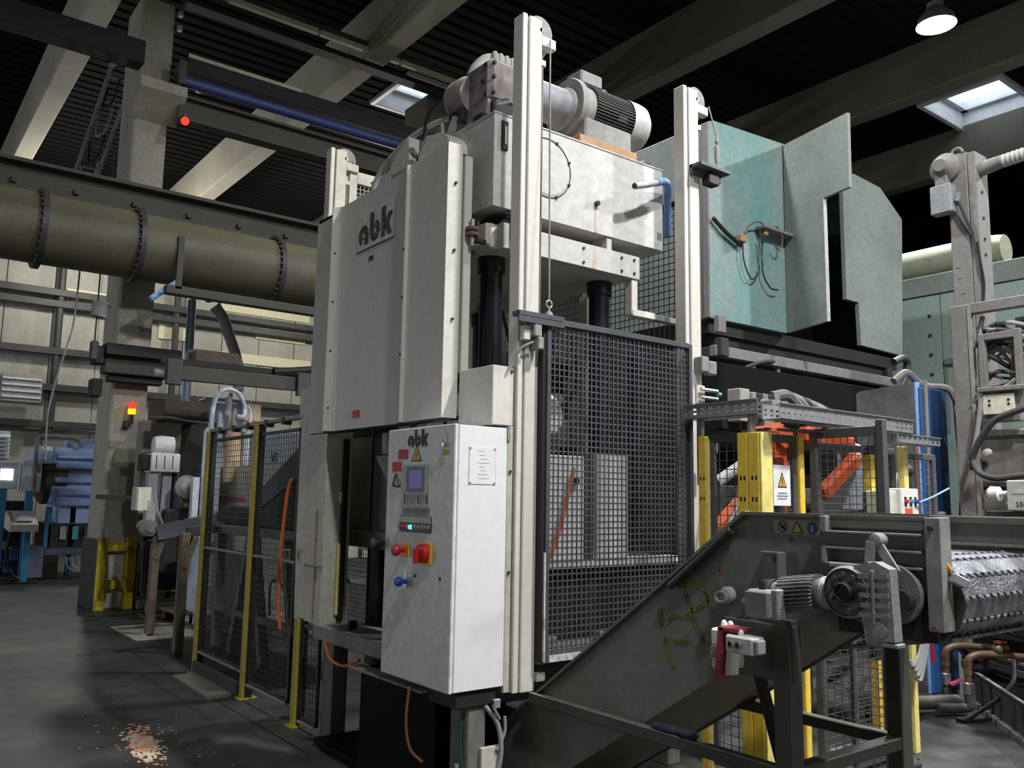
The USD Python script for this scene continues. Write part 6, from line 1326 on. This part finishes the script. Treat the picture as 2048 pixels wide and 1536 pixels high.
# ------------------------------------------------------------------ burner unit with arched hose behind the fence
bu = thing('burner_unit', 'pale vessels with an arched white hose behind the aisle fence', 'vessel unit', (3.7, 11, 0))
def vessel(x, r, z0, z1, mat): bu.part('vessel', M().lathe((x, 11.0, z0), (0, 0, 1), [(0, 0), (r, 0), (r, z1 - z0 - r * 0.8), (r * 0.8, z1 - z0 - r * 0.35), (r * 0.35, z1 - z0), (r * 0.35, z1 - z0 + 0.06), (0, z1 - z0 + 0.07)], 22), mat, smooth=50)
vessel(3.58, 0.072, 1.0, 2.44, light_blue_gas)
vessel(3.885, 0.1, 1.75, 2.46, tan_tank)
vessel(4.08, 0.074, 1.9, 2.4, light_blue_gas)
bu.part('column', M().box(3.7, 3.77, 11.05, 11.12, 0.0, 2.66, 0.006), look('pale_column', '#a3a9b4', 0.55))
bu.part('valve_tree', M().cyl((3.82, 11.0, 2.45), (3.82, 11.0, 2.9), 0.025, n=10).cyl((3.62, 11.0, 2.76), (4.1, 11.0, 2.76), 0.018, n=8).cyl((3.79, 11.0, 2.6), (3.79, 11.0, 2.84), 0.035, n=10).cyl((3.88, 11.0, 2.5), (3.88, 11.0, 2.7), 0.035, n=10), dusty_grey)
arch = [(3.606, 10.95, 2.2), (3.583, 10.95, 2.528), (3.605, 10.95, 2.78), (3.69, 10.95, 2.905), (3.788, 10.95, 2.94), (3.905, 10.95, 2.89), (3.99, 10.95, 2.74), (3.985, 10.95, 2.6), (3.9, 10.95, 2.6)]
bu.part('arched_hose', M().hose(arch, 0.028, 10), light_blue_gas)
bu.part('thin_pipe', M().hose([(4.0, 11.0, 2.74), (4.07, 11.0, 2.73), (4.1, 11.0, 2.6), (4.08, 11.0, 2.42)], 0.018, 8), light_blue_gas)
bu.part('base', M().box(3.5, 4.3, 10.9, 11.4, 0.0, 1.0, 0.01), light_blue_gas)
bu.part('slotted_post', M().box(3.4, 3.48, 10.95, 11.05, 1.0, 1.8, 0.005), light_blue_gas)
# beam with two drop plates
bm = thing('drop_plate_beam', 'dark channel beam with two hanging square plates beside the column', 'beam', (3.9, 10.5, 3.0))
bm.part('channel', M().box(2.95, 5.3, 10.46, 10.54, 2.94, 3.115, 0.006), crane_green)
for x0 in (2.84, 4.47): bm.part('drop_plate', M().box(x0, x0 + 0.175, 10.38, 10.46, 2.87, 3.17, 0.006), crane_green)
bm.part('bearing', M().cyl((2.72, 10.5, 3.0), (2.86, 10.5, 3.0), 0.05, n=12), dusty_grey)
bm.part('upper_rail', M().box(2.9, 5.3, 10.9, 10.95, 3.18, 3.26, 0.005), black_steel)
bm.part('roller_cover', M().box(3.3, 3.9, 10.95, 11.2, 3.24, 3.42, 0.03), brown_hood)
bm.part('cable_heap', M().hose([(4.3, 10.8, 3.2), (4.6, 10.8, 3.24), (4.9, 10.75, 3.28), (5.2, 10.7, 3.26)], 0.06, 8), black_steel)
# furnace hood and white dusty block behind the column
fh = thing('furnace_hood', 'rusty brown hood over a dark recess beside the column', 'hood', (3.5, 11.6, 2.5))
fh.part('skirt', M().prism([(11.5, 2.55), (11.5, 2.8), (12.3, 2.8), (12.3, 2.55)], 0, 3.15, 3.72), brown_hood)
fh.part('curled_edge', M().hose([(2.95, 11.45, 2.56), (3.2, 11.45, 2.57), (3.45, 11.45, 2.54), (3.75, 11.45, 2.53)], 0.015, 8), dusty_grey)
fh.part('dark_back', M().box(3.2, 4.1, 12.2, 12.3, 0.3, 2.6), black_steel)
fh.part('rear_body', M().box(3.0, 3.5, 11.9, 12.2, 1.4, 2.55, 0.02), look('pinkish_dust_panel', '#8c827c', 0.75, dirt='#6a605a', amt=0.6))
wx = thing('white_fan_box', 'white dusty motor block on a wide box beside the column', 'machine', (3.2, 11.3, 1.5))
wx.part('box', M().box(3.0, 3.36, 11.4, 11.7, 1.86, 2.1, 0.012), look('white_dust_box', '#dedede', 0.55, dirt='#94949a', amt=0.5))
wx.part('motor_block', M().lathe((3.02, 11.5, 2.2), (1, 0, 0), [(0, 0), (0.11, 0.02), (0.13, 0.1), (0.12, 0.26), (0, 0.28)], 16), look('white_dust_motor', '#dedede', 0.6, dirt='#8d8d92', amt=0.6))
wx.part('dark_inlet', M().box(2.9, 3.0, 11.45, 11.65, 1.88, 2.08, 0.01), black_steel)
for k in range(3): wx.part('box_groove', M().box(3.06 + 0.1 * k, 3.07 + 0.1 * k, 11.395, 11.401, 1.9, 2.07), dark_steel)
wx.part('stand', M().box(3.0, 3.12, 11.45, 11.6, 1.0, 1.86, 0.008).box(3.18, 3.3, 11.5, 11.65, 1.1, 1.86, 0.008), look('pale_stand', '#a4a4ac', 0.6))
wx.part('dark_post', M().box(3.32, 3.37, 11.5, 11.6, 0.6, 1.86), black_steel)
rm = thing('rounded_machine', 'dark rounded machine with a dusty cap behind the fence post', 'machine', (3.45, 11.2, 1.0))
rm.part('body', M().lathe((3.3, 11.4, 1.55), (1, 0, 0), [(0, 0), (0.2, 0.02), (0.22, 0.15), (0.2, 0.4), (0, 0.42)], 18), gear_dark)
rm.part('cap', M().lathe((3.42, 11.3, 1.65), (0, -1, 0.3), [(0, 0), (0.15, 0.02), (0.16, 0.1), (0.1, 0.16), (0, 0.18)], 16), dusty_grey)
rm.part('pipe', M().cyl((3.38, 11.2, 1.45), (3.62, 11.2, 1.43), 0.03, n=10), dusty_grey)
rm.part('lower_mass', M().box(3.2, 3.7, 11.3, 11.8, 0.6, 1.4, 0.03), far_dark)
eb = thing('column_box', 'pale switch box with a motor below it at the edge of the column', 'switch box', (2.75, 10.6, 1.3))
eb.part('case', M().box(2.64, 2.8, 10.55, 10.75, 1.39, 1.66, 0.008), box_grey)
eb.part('lid', M().box(2.655, 2.8, 10.535, 10.55, 1.39, 1.66, 0.005), beige)
eb.part('bracket', M().box(2.7, 2.74, 10.75, 12.9, 1.5, 1.56, 0.004), dark_steel)
cvx = thing('belt_conveyor', 'narrow grey conveyor on timber posts beside the column', 'conveyor', (3.0, 10.2, 0))
cvx.part('side_beam', M().bar((2.82, 10.3, 1.14), (3.8, 10.35, 1.36), 0.1, 0.16), look('slate_beam', '#62626a', 0.6, dirt='#4a4a50', amt=0.6))
cvx.part('drive_motor', M().lathe((2.74, 10.32, 1.2), (0, -1, 0), [(0, -0.2), (0.09, -0.2), (0.1, 0), (0.09, 0.05), (0.05, 0.06), (0.05, 0.075), (0, 0.08)], 20), dusty_grey)
cvx.part('motor_body', M().cyl((2.66, 10.4, 1.12), (2.8, 10.45, 1.16), 0.09, n=14), black_steel)
cvx.part('control_cable', M().hose([(2.8, 10.4, 1.6), (2.83, 10.35, 1.4), (2.88, 10.3, 1.25), (2.87, 10.28, 1.1)], 0.015, 6), dusty_grey)
for (x, y) in ((2.835, 10.35), (2.77, 9.08)):
    cvx.part('timber_post', M().box(x - 0.045, x + 0.045, y - 0.05, y + 0.05, 0, 1.12 if y > 10 else 1.2, 0.01), wood_post)
    cvx.part('timber_cheek', M().bar((x, y - 0.02, 0.85), (x + 0.1, y - 0.02, 1.15), 0.08, 0.06), wood_post)
cvx.part('floor_runner', M().box(2.75, 3.9, 10.3, 10.4, 0.0, 0.03, 0.004), look('pale_runner', '#a19d92', 0.8))
cvx.part('near_beam', M().bar((2.8, 9.1, 1.2), (3.2, 9.15, 1.26), 0.08, 0.1), dark_steel)
yr = thing('yellow_rail', 'yellow pipe barrier between the column and the fence', 'barrier', (3.6, 12.95, 0))
yr.part('top_rail', M().box(3.25, 4.4, 12.88, 12.95, 0.84, 0.93, 0.006), yellow_worn)
yr.part('low_rail', M().box(3.6, 4.3, 12.88, 12.95, 0.2, 0.27, 0.006), yellow_worn)
for x in (3.3, 3.95, 4.35): yr.part('stanchion', M().box(x, x + 0.03, 12.88, 12.94, 0, 0.9, 0.004), dusty_grey)
yr.part('kerb', M().box(3.3, 4.3, 12.7, 12.86, 0, 0.12, 0.01), concrete)
dkb = thing('dark_equipment', 'dark jumble of equipment behind the yellow barrier', 'equipment', (4.2, 13.6, 0))
dkb.part('mass', M().box(3.4, 5.2, 13.5, 14.3, 0.0, 1.3, 0.03), far_dark)
for k in range(4): dkb.part('inclined_bar', M().bar((3.5 + 0.25 * k, 13.4, 0.1), (3.7 + 0.25 * k, 13.45, 0.8), 0.06, 0.05), dark_steel)
dkb.part('wheel', M().lathe((4.0, 12.3, 0.55), (1, 0, 0), [(0.3, 0), (0.36, 0.02), (0.36, 0.08), (0.3, 0.1)], 24), dusty_grey)
pal = thing('timber_blocks', 'reddish brown timber blocks on the floor behind the timber posts', 'timber', (3.6, 11.1, 0))
for (x, y) in ((3.35, 11.6), (3.8, 11.05), (3.5, 10.95)): pal.part('block', M().box(x, x + 0.3, y, y + 0.14, 0.0, 0.12, 0.01), brick_red)
pal.part('deck_board', M().box(3.3, 4.2, 10.95, 11.7, 0.12, 0.15, 0.006), wood_post)
kb = thing('kerb', 'low rounded concrete kerb beside the column foot', 'kerb', (3.5, 12.4, 0))
kb.part('kerb_block', M().box(3.3, 4.3, 12.2, 12.36, 0, 0.12, 0.03), concrete)
# signal lamps
sl = thing('signal_lamp', 'small red and amber stacked signal lamp on the column face', 'signal lamp', (3.06, 12.85, 2.6))
sl.part('bracket', M().box(2.98, 3.06, 12.8, 12.9, 2.5, 2.6, 0.006).cyl((3.06, 12.8, 2.55), (3.06, 12.8, 2.68), 0.03, n=10), black_plastic)
sl.part('amber_lens', M().lathe((3.06, 12.8, 2.69), (0, 0, 1), [(0, 0), (0.052, 0), (0.052, 0.075), (0, 0.075)], 16), amber_glow, 'glowing amber lens')
sl.part('red_lens', M().lathe((3.06, 12.8, 2.78), (0, 0, 1), [(0, 0), (0.05, 0), (0.05, 0.07), (0, 0.085)], 16), red_glow, 'glowing red lens')
rl2 = thing('signal_lamp', 'single red glowing lamp under the crane girder', 'signal lamp', (3.38, 12.35, 7.0))
rl2.part('holder', M().box(3.35, 3.41, 12.34, 12.44, 7.02, 7.06), black_plastic)
rl2.part('red_lens', M().sphere((3.38, 12.36, 6.97), 0.06, 2), red_glow)
sk2 = thing('column_spotlight', 'dusty spotlight pair on the column below the crane rail', 'spotlight', (3.4, 12.7, 7.8))
for x in (3.38, 3.62): sk2.part('lamp_head', M().lathe((x, 12.75, 7.72), (0.2, -1, -0.3), [(0, 0), (0.06, 0), (0.1, 0.1), (0.1, 0.16), (0, 0.15)], 14), dark_steel)
for z in (8.55, 8.78): sk2.part('clip', M().box(3.29, 3.36, 12.75, 12.85, z, z + 0.08, 0.01), zinc)
# exhaust pipe with elbow beyond the column
ep = thing('exhaust_pipe', 'thin wrapped exhaust pipe with a drooping arm beyond the column', 'pipe', (4.1, 14, 2.5))
ep.part('riser', M().cyl((4.15, 14, 0.0), (4.15, 14, 4.72), 0.06, n=14), look('wrapped_pipe', '#8b8f96', 0.5, 0.3, dirt='#6a6d72', amt=0.6, ds=(6, 6, 6), bump=0.4))
ep.part('bright_edge', M().cyl((4.08, 13.98, 2.2), (4.08, 13.98, 4.7), 0.016, n=8), blue_light)
ep.part('drooping_arm', M().hose([(4.5, 14, 4.66), (4.65, 14, 4.5), (4.78, 14, 4.2), (4.9, 14, 3.9), (4.98, 14, 3.6), (4.98, 14, 3.3)], 0.09, 12), dusty_grey)
ep.part('wire', M().hose([(4.1, 13.9, 4.6), (4.12, 13.9, 4.8), (4.25, 13.9, 4.82), (4.35, 13.9, 4.7), (4.5, 13.9, 4.74), (4.62, 13.9, 4.6)], 0.014, 6), cable_grey)
ep.part('wrapping', M().sphere((4.25, 14, 2.75), 0.2, 2, (0.7, 0.7, 1.6)), look('crumpled_foil', '#7b7d7e', 0.5, 0.3, dirt='#4a4b4c', amt=0.8, ds=(12, 12, 12), bump=0.9, bscale=25))
ep.part('cylinder', M().box(4.45, 5.1, 14, 14.4, 2.55, 3.15, 0.03), look('slate_blue_box', '#4b5066', 0.6))
ep.part('amber_patch', M().box(5.1, 5.4, 14.0, 14.1, 2.8, 3.1, 0.02), tan_tank)
hl_ = thing('hanging_wire', 'thin pale wire hanging in front of the far wall', 'wire', (2.3, 13, 3))
hl_.part('wire_run', M().hose([(2.22, 12.6, 5.49), (2.2, 12.6, 4.0), (2.13, 12.6, 3.5), (2.05, 12.6, 3.1), (1.98, 12.6, 2.6), (2.0, 12.6, 2.0)], 0.012, 6), dusty_grey)
hc = thing('hand_control', 'hanging hand control on a cord beside the column', 'hand control', (2.5, 12.5, 3.6))
hc.part('cord', M().cyl((2.45, 12.5, 3.6), (2.45, 12.5, 5.48), 0.01, n=6), dark_steel)
hc.part('handle', M().box(2.4, 2.5, 12.45, 12.55, 3.35, 3.62, 0.02), dark_steel)
hc.part('lamp_shade', M().cyl((2.47, 12.5, 3.95), (2.5, 12.5, 4.15), 0.1, 0.12, 14), dusty_grey)

# ------------------------------------------------------------------ far hall: blue machine, panels and screens
fm = thing('blue_machine', 'pale blue louvred machine with a pipe over its top at the far end', 'machine', (3.5, 18, 0))
fm.part('louvre_box', M().box(3.0, 4.5, 18.0, 19.4, 1.36, 2.42, 0.01), far_blue)
for k, z in enumerate((2.3, 2.1, 1.85, 1.62, 1.42)): fm.part('louvre', M().prism([(17.86, z - 0.08), (18.0, z + 0.04), (18.0, z + 0.0), (17.9, z - 0.1)], 0, 3.04, 4.2), far_blue)
fm.part('dark_bar', M().box(2.85, 4.0, 17.85, 17.9, 1.98, 2.03, 0.005), dark_steel)
fm.part('lower_box', M().box(3.15, 4.5, 18.0, 19.2, 1.0, 1.34, 0.01), far_blue)
fm.part('end_drum', M().lathe((2.95, 18.5, 1.9), (-1, 0, 0), [(0, -0.3), (0.55, -0.3), (0.55, 0.05), (0.4, 0.16), (0, 0.2)], 20), brown_hood)
fm.part('blue_body', M().box(3.0, 4.6, 18.0, 19.4, 0.55, 1.0, 0.01), far_dark)
for x in (2.95, 3.35): fm.part('blue_post', M().box(x, x + 0.1, 18.0, 18.1, 0.0, 1.3, 0.005), far_teal)
fm.part('bed', M().box(2.95, 4.6, 17.9, 19.4, 0.42, 0.55, 0.01), look('slate_bed', '#55556a', 0.6))
fm.part('plinth', M().box(2.9, 3.2, 17.9, 19.0, 0.0, 0.42, 0.01), black_steel)
for k in range(6):
    r = random.Random(500 + k); fm.part('fitting', M().box(3.2 + 0.2 * k, 3.3 + 0.2 * k, 17.9, 18.0, 0.7, 0.95, 0.01), [zinc, teal, dark_steel, brown_rod, zinc, dark_steel][k])
for k in range(5):
    r = random.Random(520 + k); fm.part('hose', M().hose([(3.3 + 0.1 * k, 17.85, 0.4), (3.35 + 0.1 * k, 17.8, 0.2), (3.5 + 0.05 * k, 17.8, 0.12), (3.4, 17.8, 0.25)], 0.02, 6), cable_grey)
fm.part('top_pipe', M().hose([(2.68, 17.9, 1.6), (2.68, 17.9, 2.4), (2.7, 17.9, 2.56), (2.8, 17.9, 2.6), (3.3, 17.9, 2.58), (3.4, 17.9, 2.5), (3.42, 17.9, 2.42)], 0.04, 10), right_grey)
for (x, z, w, h, m) in ((3.2, 2.42, 0.18, 0.14, far_blue), (3.5, 2.42, 0.3, 0.18, far_blue), (3.75, 2.6, 0.12, 0.22, zinc)): fm.part('top_unit', M().box(x, x + w, 18.1, 18.3, z, z + h, 0.01), m)
fm.part('smoke_pot', M().lathe((2.85, 18.2, 2.1), (0, 0, 1), [(0, 0), (0.25, 0), (0.22, 0.25), (0.12, 0.33), (0, 0.34)], 16), far_blue)
cn = thing('control_pedestal', 'sloping grey control desk on a blue pedestal', 'control desk', (2.5, 17.2, 0))
cn.part('desk', M().prism([(17.5, 0.95), (17.5, 1.24), (16.85, 1.02), (16.85, 0.9)], 0, 2.22, 2.66), box_grey)
cn.part('key_field', M().bar((2.44, 17.42, 1.235), (2.44, 16.95, 1.075), 0.26, 0.012), look('key_field', '#8f93a0', 0.5))
for k in range(4): cn.part('red_key', M().bar((2.27, 17.4 - 0.11 * k, 1.225 - 0.037 * k), (2.27, 17.36 - 0.11 * k, 1.212 - 0.037 * k), 0.03, 0.02), red_sticker)
cn.part('desk_rim', M().bar((2.44, 17.5, 1.232), (2.44, 16.85, 1.012), 0.44, 0.006), offwhite)
cn.part('pedestal', M().box(2.52, 2.62, 17.3, 17.4, 0, 0.98, 0.006), far_teal)
cn.part('base_loop', M().tube([(2.45 + 0.35 * math.cos(a), 17.3 + 0.3 * math.sin(a), 0.03) for a in np.linspace(0, 2 * math.pi, 24)], 0.02, 6), cable_black)
cn.part('desk_cable', M().hose([(2.3, 17.3, 0.9), (2.27, 17.3, 0.5), (2.36, 17.3, 0.2), (2.5, 17.3, 0.05)], 0.018, 6), cable_black)
cn.part('low_box', M().box(2.6, 2.9, 17.6, 18.0, 0.05, 0.6, 0.01), look('slate_low_box', '#6d7088', 0.6))
for k, (x0, x1, z0, z1, lb, sc_) in enumerate(((2.02, 2.42, 1.62, 2.1, 'far control panel with a glaring white screen', True), (2.48, 2.8, 1.58, 2.15, 'far white panel with a small reddish window', False))):
    p_ = thing('control_terminal', lb, 'control panel', ((x0 + x1) / 2, 17.9, 0))
    p_.part('case', M().box(x0, x1, 17.9, 18.1, z0, z1, 0.01), look(f'far_panel_{k}', '#c3cbd8', 0.5))
    if sc_: p_.part('screen', M().box(x0 + 0.12, x0 + 0.32, 17.89, 17.9, 1.78, 1.98), white_glow, 'glaring white screen')
    else: p_.part('red_window', M().box(x0 + 0.16, x0 + 0.3, 17.89, 17.9, 1.92, 2.07), look('reddish_window', '#7a4a44', 0.4))
    p_.part('pedestal', M().box((x0 + x1) / 2 - 0.06, (x0 + x1) / 2 + 0.06, 17.95, 18.05, 0, z0, 0.005), far_teal)
sh = thing('shutter_box', 'grey slatted ventilator box low on the far wall', 'ventilator', (2.2, 22, 2.2))
for k in range(6): sh.part('slat', M().prism([(21.9, 2.3 + 0.09 * k), (22.0, 2.36 + 0.09 * k), (22.0, 2.38 + 0.09 * k), (21.9, 2.32 + 0.09 * k)], 0, 1.7, 2.75), window_white)
sh.part('case', M().box(1.7, 2.75, 22.0, 22.2, 2.26, 2.9, 0.01), window_white)
sh.part('stand', M().box(2.15, 2.25, 22.0, 22.1, 0.0, 2.26, 0.01), dark_steel)
sh2 = thing('shutter_box', 'dull louvred heater box hung before the far wall rail', 'heater', (3.0, 24, 3.7))
sh2.part('case', M().box(2.7, 3.6, 24.0, 24.3, 3.75, 4.45, 0.02), dusty_grey)
for k in range(4): sh2.part('slat', M().box(2.72, 3.58, 23.96, 24.0, 3.85 + 0.15 * k, 3.9 + 0.15 * k, 0.008), window_white)
hp_ = thing('parts_heap', 'dark blue heap of castings and crates under the far panels', 'heap', (1.9, 18.6, 0))
for k in range(26):
    r = random.Random(700 + k); x, y, z = r.uniform(1.4, 2.9), r.uniform(18.2, 19.2), r.uniform(0.05, 1.3)
    hp_.part('casting', M().obox((x, y, z), unit((1, r.uniform(-.4, .4), 0)), unit((r.uniform(-.4, .4) * -1, 1, 0)), (0, 0, 1), np.array([r.uniform(.04, .13), .1, r.uniform(.04, .12)]), 0.01), [far_dark, look('heap_blue', '#3a4270', 0.6) if k == 0 else HB, dark_steel, zinc][k % 4] if k else far_dark)
    if k == 0: HB = look('heap_blue_b', '#4a5aa0', 0.6)
hp_.part('shelf', M().box(1.3, 2.9, 19.2, 19.3, 0, 1.4, 0.01), far_dark)
gl = thing('gateway_machine', 'tan board leaning at the far wall edge', 'board', (2.0, 24, 0))
gl.part('board', M().box(1.8, 2.75, 24.3, 24.4, 0.1, 3.2, 0.02), tan_tank)
